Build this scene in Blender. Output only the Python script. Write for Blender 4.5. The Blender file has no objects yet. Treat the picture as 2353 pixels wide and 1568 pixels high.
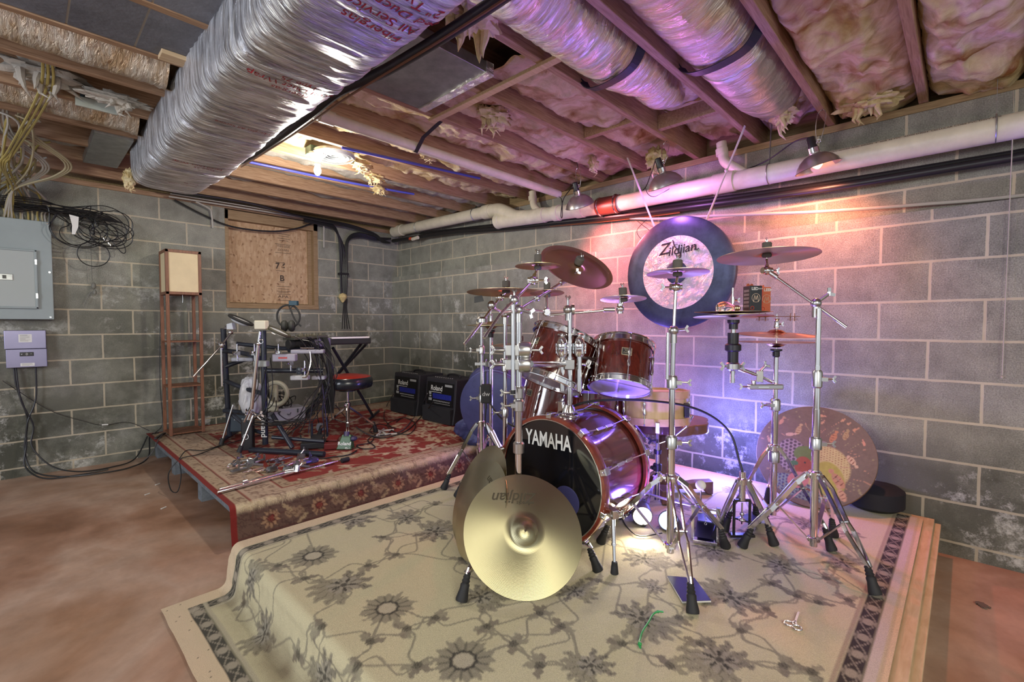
import bpy, bmesh, math, random
import numpy as np
from mathutils import Vector, Matrix, noise as mnoise
random.seed(7); rng = np.random.default_rng(7)
S = bpy.context.scene
COL = S.collection
PI = math.pi
# ------------------------------------------------------------------ camera
CP = np.array([-3.2316, -5.1895, 1.17]); FPX = 1083.2; PITCH = .0353; YAW = .8049
cam = bpy.data.objects.new('camera', bpy.data.cameras.new('camera')); COL.objects.link(cam)
cam.location = CP; cam.rotation_euler = (PI / 2 - PITCH, 0, -YAW)
cam.data.sensor_width = 36; cam.data.lens = 36 * FPX / 2353; cam.data.clip_start = .02
S.camera = cam
_F = np.array([math.sin(YAW) * math.cos(PITCH), math.cos(YAW) * math.cos(PITCH), -math.sin(PITCH)])
_R = np.array([math.cos(YAW), -math.sin(YAW), 0]); _U = np.cross(_R, _F)
def at(x, y, X=None, Y=None, z=None, d=None):
    """point of the room seen at a photo pixel, on a known plane or at a known depth"""
    r = _F + _R * (x - 1176.5) / FPX - _U * (y - 784) / FPX
    if X is not None: s = (X - CP[0]) / r[0]
    elif Y is not None: s = (Y - CP[1]) / r[1]
    elif z is not None: s = (z - CP[2]) / r[2]
    else: s = d
    return Vector((CP + s * r).tolist())
# ------------------------------------------------------------------ world, lights, exposure
S.view_settings.view_transform = 'Standard'; S.view_settings.look = 'None'
S.view_settings.gamma = 1; S.view_settings.use_curve_mapping = False
S.view_settings.exposure = 0.62
w = bpy.data.worlds.new('world'); S.world = w; w.use_nodes = True
nt = w.node_tree; bg = nt.nodes['Background']
bg.inputs[0].default_value = (.93, .97, 1.0, 1); bg.inputs[1].default_value = .50
def light(kind, name, loc, energy, color, aim=None, size=.1, spot=None, blend=.5, sizey=None):
    d = bpy.data.lights.new(name, kind); d.energy = energy; d.color = color
    if kind == 'AREA':
        d.size = size
        if sizey: d.shape = 'RECTANGLE'; d.size_y = sizey
    else: d.shadow_soft_size = size
    if spot: d.spot_size = math.radians(spot); d.spot_blend = blend
    o = bpy.data.objects.new(name, d); COL.objects.link(o); o.location = loc
    if aim is not None: o.rotation_euler = (Vector(aim) - Vector(loc)).to_track_quat('-Z', 'Y').to_euler()
    return o
# room lighting from the rest of the basement behind the camera
light('AREA', 'rear_ceiling_light', (-3.6, -6.6, 2.25), 62, (1, .95, .80), aim=(-1.6, -2.8, .5), size=1.4)
light('AREA', 'side_room_light', (-6.2, -3.6, 1.9), 60, (.86, .90, 1), aim=(-2.2, -1.6, 1.2), size=1.2)
light('POINT', 'ceiling_bulb_light', (-1.80, -1.965, 2.12), 25, (1, .93, .80), size=.035)
# clamp lamps
light('SPOT', 'right_clamp_lamp_light', (-.17, -4.58, 2.02), 34, (1, .30, .17), aim=(.05, -4.35, 1.2), size=.03, spot=155, blend=.8)
light('SPOT', 'left_clamp_lamp_light', (-.26, -3.07, 2.05), 46, (1, .20, .20), aim=(.05, -3.55, 1.2), size=.03, spot=160, blend=.8)
light('POINT', 'middle_clamp_lamp_light', (-.33, -3.75, 2.0), 6, (.75, .25, 1), size=.04)
# stage lamps on the cream rug
light('SPOT', 'white_floor_lamp_light', (-1.25, -4.13, .27), 7, (1, .85, .62), aim=(-2.2, -4.6, .1), size=.04, spot=120, blend=.9)
light('SPOT', 'blue_floor_lamp_light', (-1.20, -4.22, .30), 42, (.22, .12, 1), aim=(-1.2, -4.2, 2.3), size=.04, spot=140, blend=.9)
light('POINT', 'blue_stage_light', (-.30, -4.15, .46), 20, (.20, .20, 1), size=.06)
light('POINT', 'violet_stage_light', (-.45, -3.35, .75), 9, (.40, .22, 1), size=.08)
# ------------------------------------------------------------------ materials
MATS = {}
def _new(name):
    m = bpy.data.materials.new(name); m.use_nodes = True
    return m, m.node_tree.nodes, m.node_tree.links, m.node_tree.nodes['Principled BSDF']
def N(ns, t, **k):
    n = ns.new(t)
    for a, b in k.items():
        if a == 'i':
            for q, v in b.items(): n.inputs[q].default_value = v
        else: setattr(n, a, b)
    return n
def ramp(ns, stops):
    r = ns.new('ShaderNodeValToRGB'); e = r.color_ramp.elements
    while len(e) < len(stops): e.new(.5)
    for q, (p, c) in zip(e, stops): q.position = p; q.color = tuple(c) + ((1,) if len(c) == 3 else ())
    return r
def plain(name, col, rough=.5, metal=0, var=.0, scale=30, bump=0, bscale=60, coat=0, emit=None, es=0, trans=0, stretch=None, spec=.5):
    if name in MATS: return MATS[name]
    m, ns, ln, p = _new(name); MATS[name] = m
    p.inputs['Base Color'].default_value = tuple(col) + (1,)
    p.inputs['Roughness'].default_value = rough; p.inputs['Metallic'].default_value = metal
    p.inputs['Coat Weight'].default_value = coat; p.inputs['Coat Roughness'].default_value = .06
    p.inputs['Specular IOR Level'].default_value = spec
    p.inputs['Transmission Weight'].default_value = trans
    if emit: p.inputs['Emission Color'].default_value = tuple(emit) + (1,); p.inputs['Emission Strength'].default_value = es
    if var or bump:
        tc = N(ns, 'ShaderNodeTexCoord'); src = tc.outputs['Object']
        if stretch:
            mp = N(ns, 'ShaderNodeMapping'); mp.inputs['Scale'].default_value = stretch; ln.new(src, mp.inputs[0]); src = mp.outputs[0]
    if var:
        nz = N(ns, 'ShaderNodeTexNoise', i={'Scale': scale, 'Detail': 6, 'Roughness': .65}); ln.new(src, nz.inputs['Vector'])
        lo = [c * (1 - var) for c in col]; hi = [min(1, c * (1 + var)) for c in col]
        r = ramp(ns, [(.3, lo), (.7, hi)]); ln.new(nz.outputs['Fac'], r.inputs[0]); ln.new(r.outputs[0], p.inputs['Base Color'])
    if bump:
        n2 = N(ns, 'ShaderNodeTexNoise', i={'Scale': bscale, 'Detail': 5}); ln.new(src, n2.inputs['Vector'])
        b = N(ns, 'ShaderNodeBump', i={'Strength': bump, 'Distance': .01}); ln.new(n2.outputs['Fac'], b.inputs['Height']); ln.new(b.outputs[0], p.inputs['Normal'])
    return m
def block_wall(name, axis, off, stain=1.0, zone=None):
    """concrete blocks in running bond with tan joints, damp and white salts; world metres"""
    m, ns, ln, p = _new(name); MATS[name] = m
    tc = N(ns, 'ShaderNodeTexCoord'); sp = N(ns, 'ShaderNodeSeparateXYZ'); ln.new(tc.outputs['Object'], sp.inputs[0])
    cb = N(ns, 'ShaderNodeCombineXYZ')
    a1 = N(ns, 'ShaderNodeMath', operation='ADD', i={1: off + 40 * .4064}); ln.new(sp.outputs[axis], a1.inputs[0]); ln.new(a1.outputs[0], cb.inputs[0])
    a2 = N(ns, 'ShaderNodeMath', operation='ADD', i={1: -1.29 + 20 * .2032}); ln.new(sp.outputs[2], a2.inputs[0]); ln.new(a2.outputs[0], cb.inputs[1])
    # rough joints
    nz = N(ns, 'ShaderNodeTexNoise', i={'Scale': 14, 'Detail': 4}); ln.new(cb.outputs[0], nz.inputs['Vector'])
    mx = N(ns, 'ShaderNodeVectorMath', operation='MULTIPLY_ADD'); ln.new(nz.outputs['Color'], mx.inputs[0]); mx.inputs[1].default_value = (.006, .006, 0)
    sb = N(ns, 'ShaderNodeVectorMath', operation='ADD'); ln.new(cb.outputs[0], sb.inputs[0]); sb.inputs[1].default_value = (-.003, -.003, 0); ln.new(sb.outputs[0], mx.inputs[2])
    br = N(ns, 'ShaderNodeTexBrick', offset=.5, offset_frequency=2, squash=1)
    for k, v in (('Scale', 1), ('Mortar Size', .0068), ('Mortar Smooth', .25), ('Bias', 0), ('Brick Width', .4064), ('Row Height', .2032)): br.inputs[k].default_value = v
    br.inputs['Color1'].default_value = (.25, .255, .222, 1); br.inputs['Color2'].default_value = (.32, .322, .285, 1); br.inputs['Mortar'].default_value = (.5, .5, .5, 1)
    ln.new(mx.outputs[0], br.inputs['Vector'])
    def noise(scale, det=6, rough=.6, off=(0, 0, 0), src=None):
        mp = N(ns, 'ShaderNodeMapping'); mp.inputs['Location'].default_value = off; ln.new(tc.outputs['Object'], mp.inputs[0])
        n = N(ns, 'ShaderNodeTexNoise', i={'Scale': scale, 'Detail': det, 'Roughness': rough}); ln.new(mp.outputs[0], n.inputs['Vector']); return n.outputs['Fac']
    def mix(a, b, f, mode='MIX'):
        q = N(ns, 'ShaderNodeMixRGB', blend_type=mode)
        for s, i in ((f, 0), (a, 1), (b, 2)):
            if isinstance(s, (int, float)): q.inputs[i].default_value = s
            elif isinstance(s, tuple): q.inputs[i].default_value = s + (1,)
            else: ln.new(s, q.inputs[i])
        return q.outputs[0]
    def mr(v, a, b, c=0, d=1):
        q = N(ns, 'ShaderNodeMapRange', i={1: a, 2: b, 3: c, 4: d}); ln.new(v, q.inputs[0]); return q.outputs[0]
    def mul(a, b):
        q = N(ns, 'ShaderNodeMath', operation='MULTIPLY'); ln.new(a, q.inputs[0])
        if isinstance(b, (int, float)): q.inputs[1].default_value = b
        else: ln.new(b, q.inputs[1])
        return q.outputs[0]
    low = mr(sp.outputs[2], 1.7, .75)                       # damp band rises from the floor
    damp = mul(mr(noise(1.7, 8, .68, (3, 1, 7)), .30, .52), low)
    if zone:                                               # salts and damp sit near the room corner and low down
        zy = mr(sp.outputs[1], zone[0], zone[1]); zl = mr(sp.outputs[2], .62, .42); zn = N(ns, 'ShaderNodeMath', operation='MAXIMUM'); ln.new(zy, zn.inputs[0]); ln.new(zl, zn.inputs[1]); zone_f = zn.outputs[0]; damp = mul(damp, zone_f)
        lowd = mul(mr(noise(2.2, 7, .7, (2, 2, 9)), .35, .55), mr(sp.outputs[2], .45, .22)); mxx = N(ns, 'ShaderNodeMath', operation='MAXIMUM'); ln.new(damp, mxx.inputs[0]); ln.new(lowd, mxx.inputs[1]); damp = mxx.outputs[0]
    grain = noise(160, 4, .8)
    c = mix(br.outputs['Color'], mix((.50, .50, .50), (1.5, 1.5, 1.5), mr(grain, .30, .70)), 1.0, 'MULTIPLY')
    c = mix(c, mix((.72, .72, .70), (1.28, 1.27, 1.22), mr(noise(7, 6, .65, (4, 4, 4)), .3, .7)), 1.0, 'MULTIPLY')
    c = mix(c, (.050, .052, .036), mul(damp, .88 * stain))
    wash = mr(noise(.9, 4, .5, (9, 2, 4)), .45, .65); c = mix(c, (.30, .29, .25), mul(wash, .35))
    salt = mul(mr(noise(3.6, 9, .78, (1, 5, 2)), .53, .63), mr(noise(.9, 2, .5, (5, 8, 1)), .44, .54))
    salt = mul(salt, mr(sp.outputs[2], 1.85, 1.35, .12, 1))
    if zone: salt = mul(salt, zone_f)
    c = mix(c, (.62, .62, .58), mul(salt, .9 * stain))
    mort = mix((.36, .31, .22), (.60, .54, .42), noise(6, 4))
    mort = mix(mort, (.16, .14, .10), mul(damp, .35))
    c = mix(c, mort, br.outputs['Fac'])
    ln.new(c, p.inputs['Base Color']); p.inputs['Roughness'].default_value = .88
    h = mix(grain, (.75, .75, .75), br.outputs['Fac'])
    b = N(ns, 'ShaderNodeBump', i={'Strength': .8, 'Distance': .006}); ln.new(h, b.inputs['Height'])
    fi = N(ns, 'ShaderNodeMath', operation='SUBTRACT', i={0: 1.0}); ln.new(br.outputs['Fac'], fi.inputs[1])
    b2 = N(ns, 'ShaderNodeBump', i={'Strength': .6, 'Distance': .012}); ln.new(fi.outputs[0], b2.inputs['Height']); ln.new(b.outputs[0], b2.inputs['Normal'])
    ln.new(b2.outputs[0], p.inputs['Normal'])
    return m
def wood(name, a, b, rough=.6, scale=(1.5, 22, 22), grain=5, coat=0):
    m, ns, ln, p = _new(name); MATS[name] = m
    tc = N(ns, 'ShaderNodeTexCoord'); mp = N(ns, 'ShaderNodeMapping'); mp.inputs['Scale'].default_value = scale; ln.new(tc.outputs['Object'], mp.inputs[0])
    n = N(ns, 'ShaderNodeTexNoise', i={'Scale': grain, 'Detail': 6, 'Distortion': .8}); ln.new(mp.outputs[0], n.inputs['Vector'])
    r = ramp(ns, [(.3, a), (.7, b)]); ln.new(n.outputs['Fac'], r.inputs[0]); ln.new(r.outputs[0], p.inputs['Base Color'])
    p.inputs['Roughness'].default_value = rough; p.inputs['Coat Weight'].default_value = coat; p.inputs['Coat Roughness'].default_value = .08
    bp = N(ns, 'ShaderNodeBump', i={'Strength': .15, 'Distance': .004}); ln.new(n.outputs['Fac'], bp.inputs['Height'])
    if not coat: ln.new(bp.outputs[0], p.inputs['Normal'])
    return m
def foil(name, col=(.82, .83, .86), rough=.27, tint=None, stretch=(1, 1, 1), wr=.6, wscale=9):
    m, ns, ln, p = _new(name); MATS[name] = m
    tc = N(ns, 'ShaderNodeTexCoord'); mp = N(ns, 'ShaderNodeMapping'); mp.inputs['Scale'].default_value = stretch; ln.new(tc.outputs['Object'], mp.inputs[0])
    n = N(ns, 'ShaderNodeTexNoise', i={'Scale': wscale, 'Detail': 7, 'Roughness': .6, 'Distortion': 1.2}); ln.new(mp.outputs[0], n.inputs['Vector'])
    n3 = N(ns, 'ShaderNodeTexNoise', i={'Scale': 5, 'Detail': 7, 'Roughness': .7}); ln.new(mp.outputs[0], n3.inputs['Vector'])
    t = tint or tuple(c * .8 for c in col)
    r = ramp(ns, [(.38, col), (.62, t)]); ln.new(n3.outputs['Fac'], r.inputs[0]); ln.new(r.outputs[0], p.inputs['Base Color'])
    p.inputs['Metallic'].default_value = .92; p.inputs['Roughness'].default_value = rough
    b = N(ns, 'ShaderNodeBump', i={'Strength': wr, 'Distance': .02}); ln.new(n.outputs['Fac'], b.inputs['Height'])
    br = N(ns, 'ShaderNodeTexBrick', offset=0); ln.new(tc.outputs['Object'], br.inputs['Vector'])
    for k, v in (('Scale', 1), ('Mortar Size', .0009), ('Brick Width', .012), ('Row Height', .012)): br.inputs[k].default_value = v
    b2 = N(ns, 'ShaderNodeBump', i={'Strength': .3, 'Distance': .002}); ln.new(br.outputs['Fac'], b2.inputs['Height']); ln.new(b.outputs[0], b2.inputs['Normal'])
    ln.new(b2.outputs[0], p.inputs['Normal'])
    return m
def painted(name, rough=.95, nscale=400, namp=.25, bump=.5, sheen=0, coat=0):
    """colour comes from the per-vertex 'paint' pattern of the mesh"""
    m, ns, ln, p = _new(name); MATS[name] = m
    a = N(ns, 'ShaderNodeAttribute', attribute_name='paint')
    tc = N(ns, 'ShaderNodeTexCoord'); n = N(ns, 'ShaderNodeTexNoise', i={'Scale': nscale, 'Detail': 3}); ln.new(tc.outputs['Object'], n.inputs['Vector'])
    r = ramp(ns, [(.3, (1 - namp,) * 3), (.7, (1 + namp,) * 3)]); ln.new(n.outputs['Fac'], r.inputs[0])
    q = N(ns, 'ShaderNodeMixRGB', blend_type='MULTIPLY'); q.inputs[0].default_value = 1; ln.new(a.outputs['Color'], q.inputs[1]); ln.new(r.outputs[0], q.inputs[2]); ln.new(q.outputs[0], p.inputs['Base Color'])
    b = N(ns, 'ShaderNodeBump', i={'Strength': bump, 'Distance': .004}); ln.new(n.outputs['Fac'], b.inputs['Height']); ln.new(b.outputs[0], p.inputs['Normal'])
    p.inputs['Roughness'].default_value = rough; p.inputs['Sheen Weight'].default_value = sheen; p.inputs['Coat Weight'].default_value = coat
    return m
# ------------------------------------------------------------------ mesh helpers
def frame(axis):
    a = Vector(axis).normalized(); t = Vector((0, 0, 1)) if abs(a.z) < .9 else Vector((1, 0, 0))
    u = a.cross(t).normalized(); v = a.cross(u).normalized(); return u, v, a
class MB:
    def __init__(s): s.v = []; s.f = []; s.m = []; s.mi = 0
    def add(s, vs, fs):
        o = len(s.v); s.v += [tuple(q) for q in vs]; s.f += [tuple(i + o for i in f) for f in fs]; s.m += [s.mi] * len(fs); return s
    def box(s, c, size, rz=0, M=None):
        c = Vector(c); hx, hy, hz = [q / 2 for q in size]
        R = M if M is not None else Matrix.Rotation(rz, 3, 'Z')
        vs = [c + R @ Vector((x, y, z)) for x in (-hx, hx) for y in (-hy, hy) for z in (-hz, hz)]
        return s.add(vs, [(0, 1, 3, 2), (4, 6, 7, 5), (0, 4, 5, 1), (2, 3, 7, 6), (0, 2, 6, 4), (1, 5, 7, 3)])
    def b2(s, a, b):
        return s.box([(a[i] + b[i]) / 2 for i in range(3)], [abs(b[i] - a[i]) for i in range(3)])
    def bar(s, p, q, w, t=None, up=(0, 0, 1), ext=0):
        """flat bar from p to q, w wide, t thick"""
        p = Vector(p); q = Vector(q); d = (q - p); L = d.length; d.normalize(); t = t or w
        x = d.cross(Vector(up));
        if x.length < 1e-4: x = d.cross(Vector((1, 0, 0)))
        x.normalize(); y = x.cross(d).normalized()
        M = Matrix((x, y, d)).transposed()
        return s.box((p + q) / 2, (w, t, L + ext), M=M)
    def lathe(s, prof, o, axis=(0, 0, 1), n=20, cap=True, sx=1):
        """prof: (radius, height) pairs along axis from o"""
        u, v, a = frame(axis); o = Vector(o); vs = []; fs = []
        for r, h in prof:
            for k in range(n):
                t = 2 * PI * k / n; vs.append(o + a * h + (u * math.cos(t) * sx + v * math.sin(t)) * r)
        for i in range(len(prof) - 1):
            for k in range(n):
                k2 = (k + 1) % n; fs.append((i * n + k, i * n + k2, (i + 1) * n + k2, (i + 1) * n + k))
        if cap:
            if prof[0][0] > 1e-5: fs.append(tuple(range(n - 1, -1, -1)))
            if prof[-1][0] > 1e-5: fs.append(tuple((len(prof) - 1) * n + k for k in range(n)))
        return s.add(vs, fs)
    def cyl(s, p, q, r, r2=None, n=16, cap=True):
        p = Vector(p); q = Vector(q); d = q - p
        return s.lathe([(r, 0), (r if r2 is None else r2, d.length)], p, d, n, cap)
    def tube(s, pts, r, n=8, cap=True, closed=False):
        pts = [Vector(p) for p in pts]; vs = []; fs = []; m = len(pts); prev = None
        for i, p in enumerate(pts):
            d = (pts[(i + 1) % m] - pts[i - 1]) if closed else (pts[min(i + 1, m - 1)] - pts[max(i - 1, 0)])
            if d.length < 1e-9: d = Vector((0, 0, 1))
            d.normalize()
            if prev is None: u = frame(d)[0]
            else: u = (prev - d * prev.dot(d)); u = u.normalized() if u.length > 1e-6 else frame(d)[0]
            prev = u; v = d.cross(u); rr = r[i] if isinstance(r, (list, tuple)) else r
            for k in range(n): t = 2 * PI * k / n; vs.append(p + (u * math.cos(t) + v * math.sin(t)) * rr)
        L = m if closed else m - 1
        for i in range(L):
            j = (i + 1) % m
            for k in range(n): k2 = (k + 1) % n; fs.append((i * n + k, i * n + k2, j * n + k2, j * n + k))
        if cap and not closed: fs.append(tuple(range(n - 1, -1, -1))); fs.append(tuple((m - 1) * n + k for k in range(n)))
        return s.add(vs, fs)
    def cable(s, pts, r, n=6, sub=6, closed=False): return s.tube(spline(pts, sub, closed), r, n, closed=closed)
    def sphere(s, c, r, n=12, sc=(1, 1, 1)):
        pr = [(max(1e-6, r * math.sin(PI * i / n)), -r * math.cos(PI * i / n)) for i in range(n + 1)]
        o = len(s.v); s.lathe(pr, (0, 0, 0), (0, 0, 1), n + 4, cap=False); c = Vector(c)
        for i in range(o, len(s.v)): q = s.v[i]; s.v[i] = (c.x + q[0] * sc[0], c.y + q[1] * sc[1], c.z + q[2] * sc[2])
        return s
    def torus(s, c, axis, R, r, n=32, m=8, a0=0, a1=2 * PI):
        u, v, a = frame(axis); c = Vector(c); full = abs(a1 - a0 - 2 * PI) < 1e-6; k = n if full else n + 1
        return s.tube([c + (u * math.cos(a0 + (a1 - a0) * i / n) + v * math.sin(a0 + (a1 - a0) * i / n)) * R for i in range(k)], r, m, closed=full)
    def prism(s, poly, h, o=(0, 0, 0), x=(1, 0, 0), y=(0, 1, 0)):
        """2-D polygon extruded by h along x cross y"""
        o = Vector(o); x = Vector(x); y = Vector(y); z = x.cross(y).normalized(); n = len(poly)
        vs = [o + x * a + y * b for a, b in poly] + [o + x * a + y * b + z * h for a, b in poly]
        return s.add(vs, [tuple(range(n - 1, -1, -1)), tuple(range(n, 2 * n))] + [(i, (i + 1) % n, n + (i + 1) % n, n + i) for i in range(n)])
    def mat(s, i): s.mi = i; return s
    def build(s, name, mats, parent=None, smooth=True, loc=None, bevel=0, world=True, bseg=2):
        me = bpy.data.meshes.new(name); vs = s.v
        o = bpy.data.objects.new(name, me); COL.objects.link(o)
        if parent is not None:
            o.parent = parent
            if world:
                W = MW[parent.name].inverted(); vs = [W @ Vector(v) for v in vs]
            MW[o.name] = MW[parent.name] if world or parent.name in MW else Matrix()
        else:
            l = Vector(loc) if loc is not None else Vector((0, 0, 0)); o.location = l; vs = [Vector(v) - l for v in vs]; MW[o.name] = Matrix.Translation(l)
        me.from_pydata([tuple(v) for v in vs], [], s.f); me.update()
        for m in (mats if isinstance(mats, (list, tuple)) else [mats]): me.materials.append(m)
        me.polygons.foreach_set('material_index', s.m)
        bm = bmesh.new(); bm.from_mesh(me); bmesh.ops.recalc_face_normals(bm, faces=bm.faces); bm.to_mesh(me); bm.free()
        if smooth:
            me.polygons.foreach_set('use_smooth', [True] * len(me.polygons)); me.set_sharp_from_angle(angle=math.radians(38))
        if bevel:
            b = o.modifiers.new('bevel', 'BEVEL'); b.width = bevel; b.segments = bseg; b.limit_method = 'ANGLE'; b.harden_normals = False
        return o
MW = {}
def spline(pts, sub=6, closed=False):
    P = [Vector(p) for p in pts]; n = len(P); out = []
    for i in range(n if closed else n - 1):
        a, b, c, d = (P[(i - 1) % n], P[i], P[(i + 1) % n], P[(i + 2) % n]) if closed else (P[max(i - 1, 0)], P[i], P[i + 1], P[min(i + 2, n - 1)])
        for k in range(sub):
            t = k / sub; out.append(.5 * ((2 * b) + (c - a) * t + (2 * a - 5 * b + 4 * c - d) * t * t + (-a + 3 * b - 3 * c + d) * t ** 3))
    if not closed: out.append(P[-1])
    return out
def tag(o, label, cat, group=None, kind=None):
    if label: o['label'] = label
    if cat: o['category'] = cat
    if group: o['group'] = group
    if kind: o['kind'] = kind
    return o
def thing(name, label, cat, loc=(0, 0, 0), rz=0, group=None):
    o = bpy.data.objects.new(name, None); COL.objects.link(o); o.location = loc; o.rotation_euler = (0, 0, rz); o.empty_display_size = .1
    MW[o.name] = Matrix.Translation(Vector(loc)) @ Matrix.Rotation(rz, 4, 'Z')
    return tag(o, label, cat, group)
def struct(o): o['kind'] = 'structure'; return o
def dup(root, loc, rz, label=None):
    r = root.copy(); COL.objects.link(r); r.location = loc; r.rotation_euler = (0, 0, rz)
    if label: r['label'] = label
    MW[r.name] = Matrix.Translation(Vector(loc)) @ Matrix.Rotation(rz, 4, 'Z')
    for ch in [q for q in list(COL.objects) if q.parent == root]:
        c = ch.copy(); COL.objects.link(c); c.parent = r; MW[c.name] = MW[r.name]
        for g in [q for q in list(COL.objects) if q.parent == ch]:
            d = g.copy(); COL.objects.link(d); d.parent = c; MW[d.name] = MW[r.name]
    return r
def lettering(name, txt, size, o, x, y, m, parent, ext=.0006, shear=0, world=True, bend=None, bold=0, sx=1.0, center=True):
    """flat raised letters: origin o, reading along x, up along y"""
    cu = bpy.data.curves.new(name, 'FONT'); cu.body = txt; cu.size = size; cu.shear = shear; cu.extrude = 0; cu.offset = bold
    if center: cu.align_x = 'CENTER'; cu.align_y = 'CENTER'
    t = bpy.data.objects.new('tmp', cu); COL.objects.link(t)
    me = bpy.data.meshes.new_from_object(t.evaluated_get(bpy.context.evaluated_depsgraph_get()))
    bpy.data.objects.remove(t); bpy.data.curves.remove(cu)
    x = Vector(x).normalized(); y = Vector(y).normalized(); z = x.cross(y); o = Vector(o)
    W = MW[parent.name].inverted() if (parent is not None and world) else Matrix()
    if bend is None: vs = [W @ (o + x * v.co.x * sx + y * v.co.y + z * ext) for v in me.vertices]
    else: vs = [W @ Vector(bend(v.co.x * sx, v.co.y)) for v in me.vertices]
    me2 = bpy.data.meshes.new(name); me2.from_pydata([tuple(v) for v in vs], [], [tuple(p.vertices) for p in me.polygons]); bpy.data.meshes.remove(me)
    me2.materials.append(m); ob = bpy.data.objects.new(name, me2); COL.objects.link(ob); ob.parent = parent; MW[ob.name] = MW[parent.name] if parent is not None else Matrix()
    return ob
def grid(name, P, col, m, parent=None, smooth=True, close_v=False):
    """P: (nu,nv,3) points, col: (nu,nv,3) pattern colours or None"""
    nu, nv = P.shape[:2]; me = bpy.data.meshes.new(name)
    P = P.copy(); l = Vector((0, 0, 0))
    if parent is not None: t = MW[parent.name].translation; P = P - np.array(t)
    idx = np.arange(nu * nv).reshape(nu, nv)
    if close_v: idx = np.concatenate([idx, idx[:, :1]], 1)
    q = np.stack([idx[:-1, :-1], idx[1:, :-1], idx[1:, 1:], idx[:-1, 1:]], -1).reshape(-1, 4)
    me.vertices.add(nu * nv); me.vertices.foreach_set('co', P.reshape(-1).astype(np.float32))
    me.loops.add(q.size); me.loops.foreach_set('vertex_index', q.reshape(-1).astype(np.int32))
    me.polygons.add(len(q)); me.polygons.foreach_set('loop_start', np.arange(0, q.size, 4, dtype=np.int32)); me.polygons.foreach_set('loop_total', np.full(len(q), 4, np.int32))
    me.polygons.foreach_set('use_smooth', np.full(len(q), smooth)); me.update(calc_edges=True); me.validate()
    if col is not None:
        a = me.color_attributes.new('paint', 'FLOAT_COLOR', 'POINT'); c = np.ones((nu * nv, 4), np.float32); c[:, :3] = col.reshape(-1, 3); a.data.foreach_set('color', c.reshape(-1))
    me.materials.append(m); o = bpy.data.objects.new(name, me); COL.objects.link(o)
    if parent is not None: o.parent = parent; MW[o.name] = MW[parent.name]
    else: MW[o.name] = Matrix()
    return o
def lin(*c):
    return tuple(((v / 255) / 12.92 if v / 255 <= .04045 else ((v / 255 + .055) / 1.055) ** 2.4) for v in c)
def vnoise(X, Y, seed=0, oct=4):
    """smooth value noise on arrays, about -1..1"""
    r = np.random.default_rng(seed); T = r.random((64, 64)); out = np.zeros(X.shape); amp = 1; tot = 0
    for k in range(oct):
        x = X * 2 ** k; y = Y * 2 ** k; i = np.floor(x).astype(int); j = np.floor(y).astype(int); u = x - i; v = y - j; u = u * u * (3 - 2 * u); v = v * v * (3 - 2 * v)
        g = lambda a, b: T[a % 64, b % 64]
        out += amp * ((g(i, j) * (1 - u) + g(i + 1, j) * u) * (1 - v) + (g(i, j + 1) * (1 - u) + g(i + 1, j + 1) * u) * v - .5) * 2; tot += amp; amp *= .5
    return out / tot
# common materials
CHROME = plain('chrome', (.78, .78, .80), .12, 1); DCHROME = plain('dull_chrome', (.55, .55, .55), .28, 1)
RUBBER = plain('black_rubber', (.012, .012, .014), .65); BLACK = plain('black_plastic', (.015, .015, .018), .35); BLACKM = plain('matte_black', (.02, .02, .02), .8)
PVC = plain('white_pvc', (.66, .62, .50), .4, var=.12, scale=9); BRONZE = plain('cymbal_bronze', (.55, .36, .16), .3, 1)
GALV = plain('galvanised_steel', (.42, .44, .44), .38, .85, var=.25, scale=12); WHITE = plain('white_plastic', (.7, .7, .68), .4)
JOIST = wood('joist_lumber', (.24, .135, .075), (.43, .285, .18), .7)
PINE = wood('pine_board', (.50, .36, .21), (.64, .49, .32), .6); PLATE = wood('old_plate_lumber', (.22, .15, .07), (.36, .26, .13), .7, (22, 1.5, 22))
# ================================================================== the room
mL = block_wall('block_left', 0, .1243); mR = block_wall('block_right', 1, .3783, 1.0, (-2.9, -1.8)); mRU = block_wall('block_upper', 1, .26, .5, (-2.6, -1.8))
m, ns, ln, p = _new('concrete_floor'); MATS['concrete_floor'] = m
tc = N(ns, 'ShaderNodeTexCoord')
n1 = N(ns, 'ShaderNodeTexNoise', i={'Scale': .8, 'Detail': 6, 'Roughness': .55, 'Distortion': .6}); ln.new(tc.outputs['Object'], n1.inputs['Vector'])
r1 = ramp(ns, [(.32, (.17, .075, .035)), (.45, (.32, .18, .115)), (.56, (.42, .29, .215)), (.70, (.30, .165, .095))]); ln.new(n1.outputs['Fac'], r1.inputs[0])
n2 = N(ns, 'ShaderNodeTexNoise', i={'Scale': 6, 'Detail': 8, 'Roughness': .7}); ln.new(tc.outputs['Object'], n2.inputs['Vector'])
r2 = ramp(ns, [(.3, (.8, .8, .8)), (.7, (1.15, 1.15, 1.15))]); ln.new(n2.outputs['Fac'], r2.inputs[0])
q = N(ns, 'ShaderNodeMixRGB', blend_type='MULTIPLY'); q.inputs[0].default_value = 1; ln.new(r1.outputs[0], q.inputs[1]); ln.new(r2.outputs[0], q.inputs[2]); ln.new(q.outputs[0], p.inputs['Base Color'])
r3 = ramp(ns, [(.35, (.42,) * 3), (.65, (.62,) * 3)]); ln.new(n1.outputs['Fac'], r3.inputs[0]); ln.new(r3.outputs[0], p.inputs['Roughness'])
b = N(ns, 'ShaderNodeBump', i={'Strength': .08, 'Distance': .01}); ln.new(n2.outputs['Fac'], b.inputs['Height']); ln.new(b.outputs[0], p.inputs['Normal'])
struct(MB().b2((-7, -9, -.1), (.3, .2, 0)).build('floor', m, smooth=False))
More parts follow.
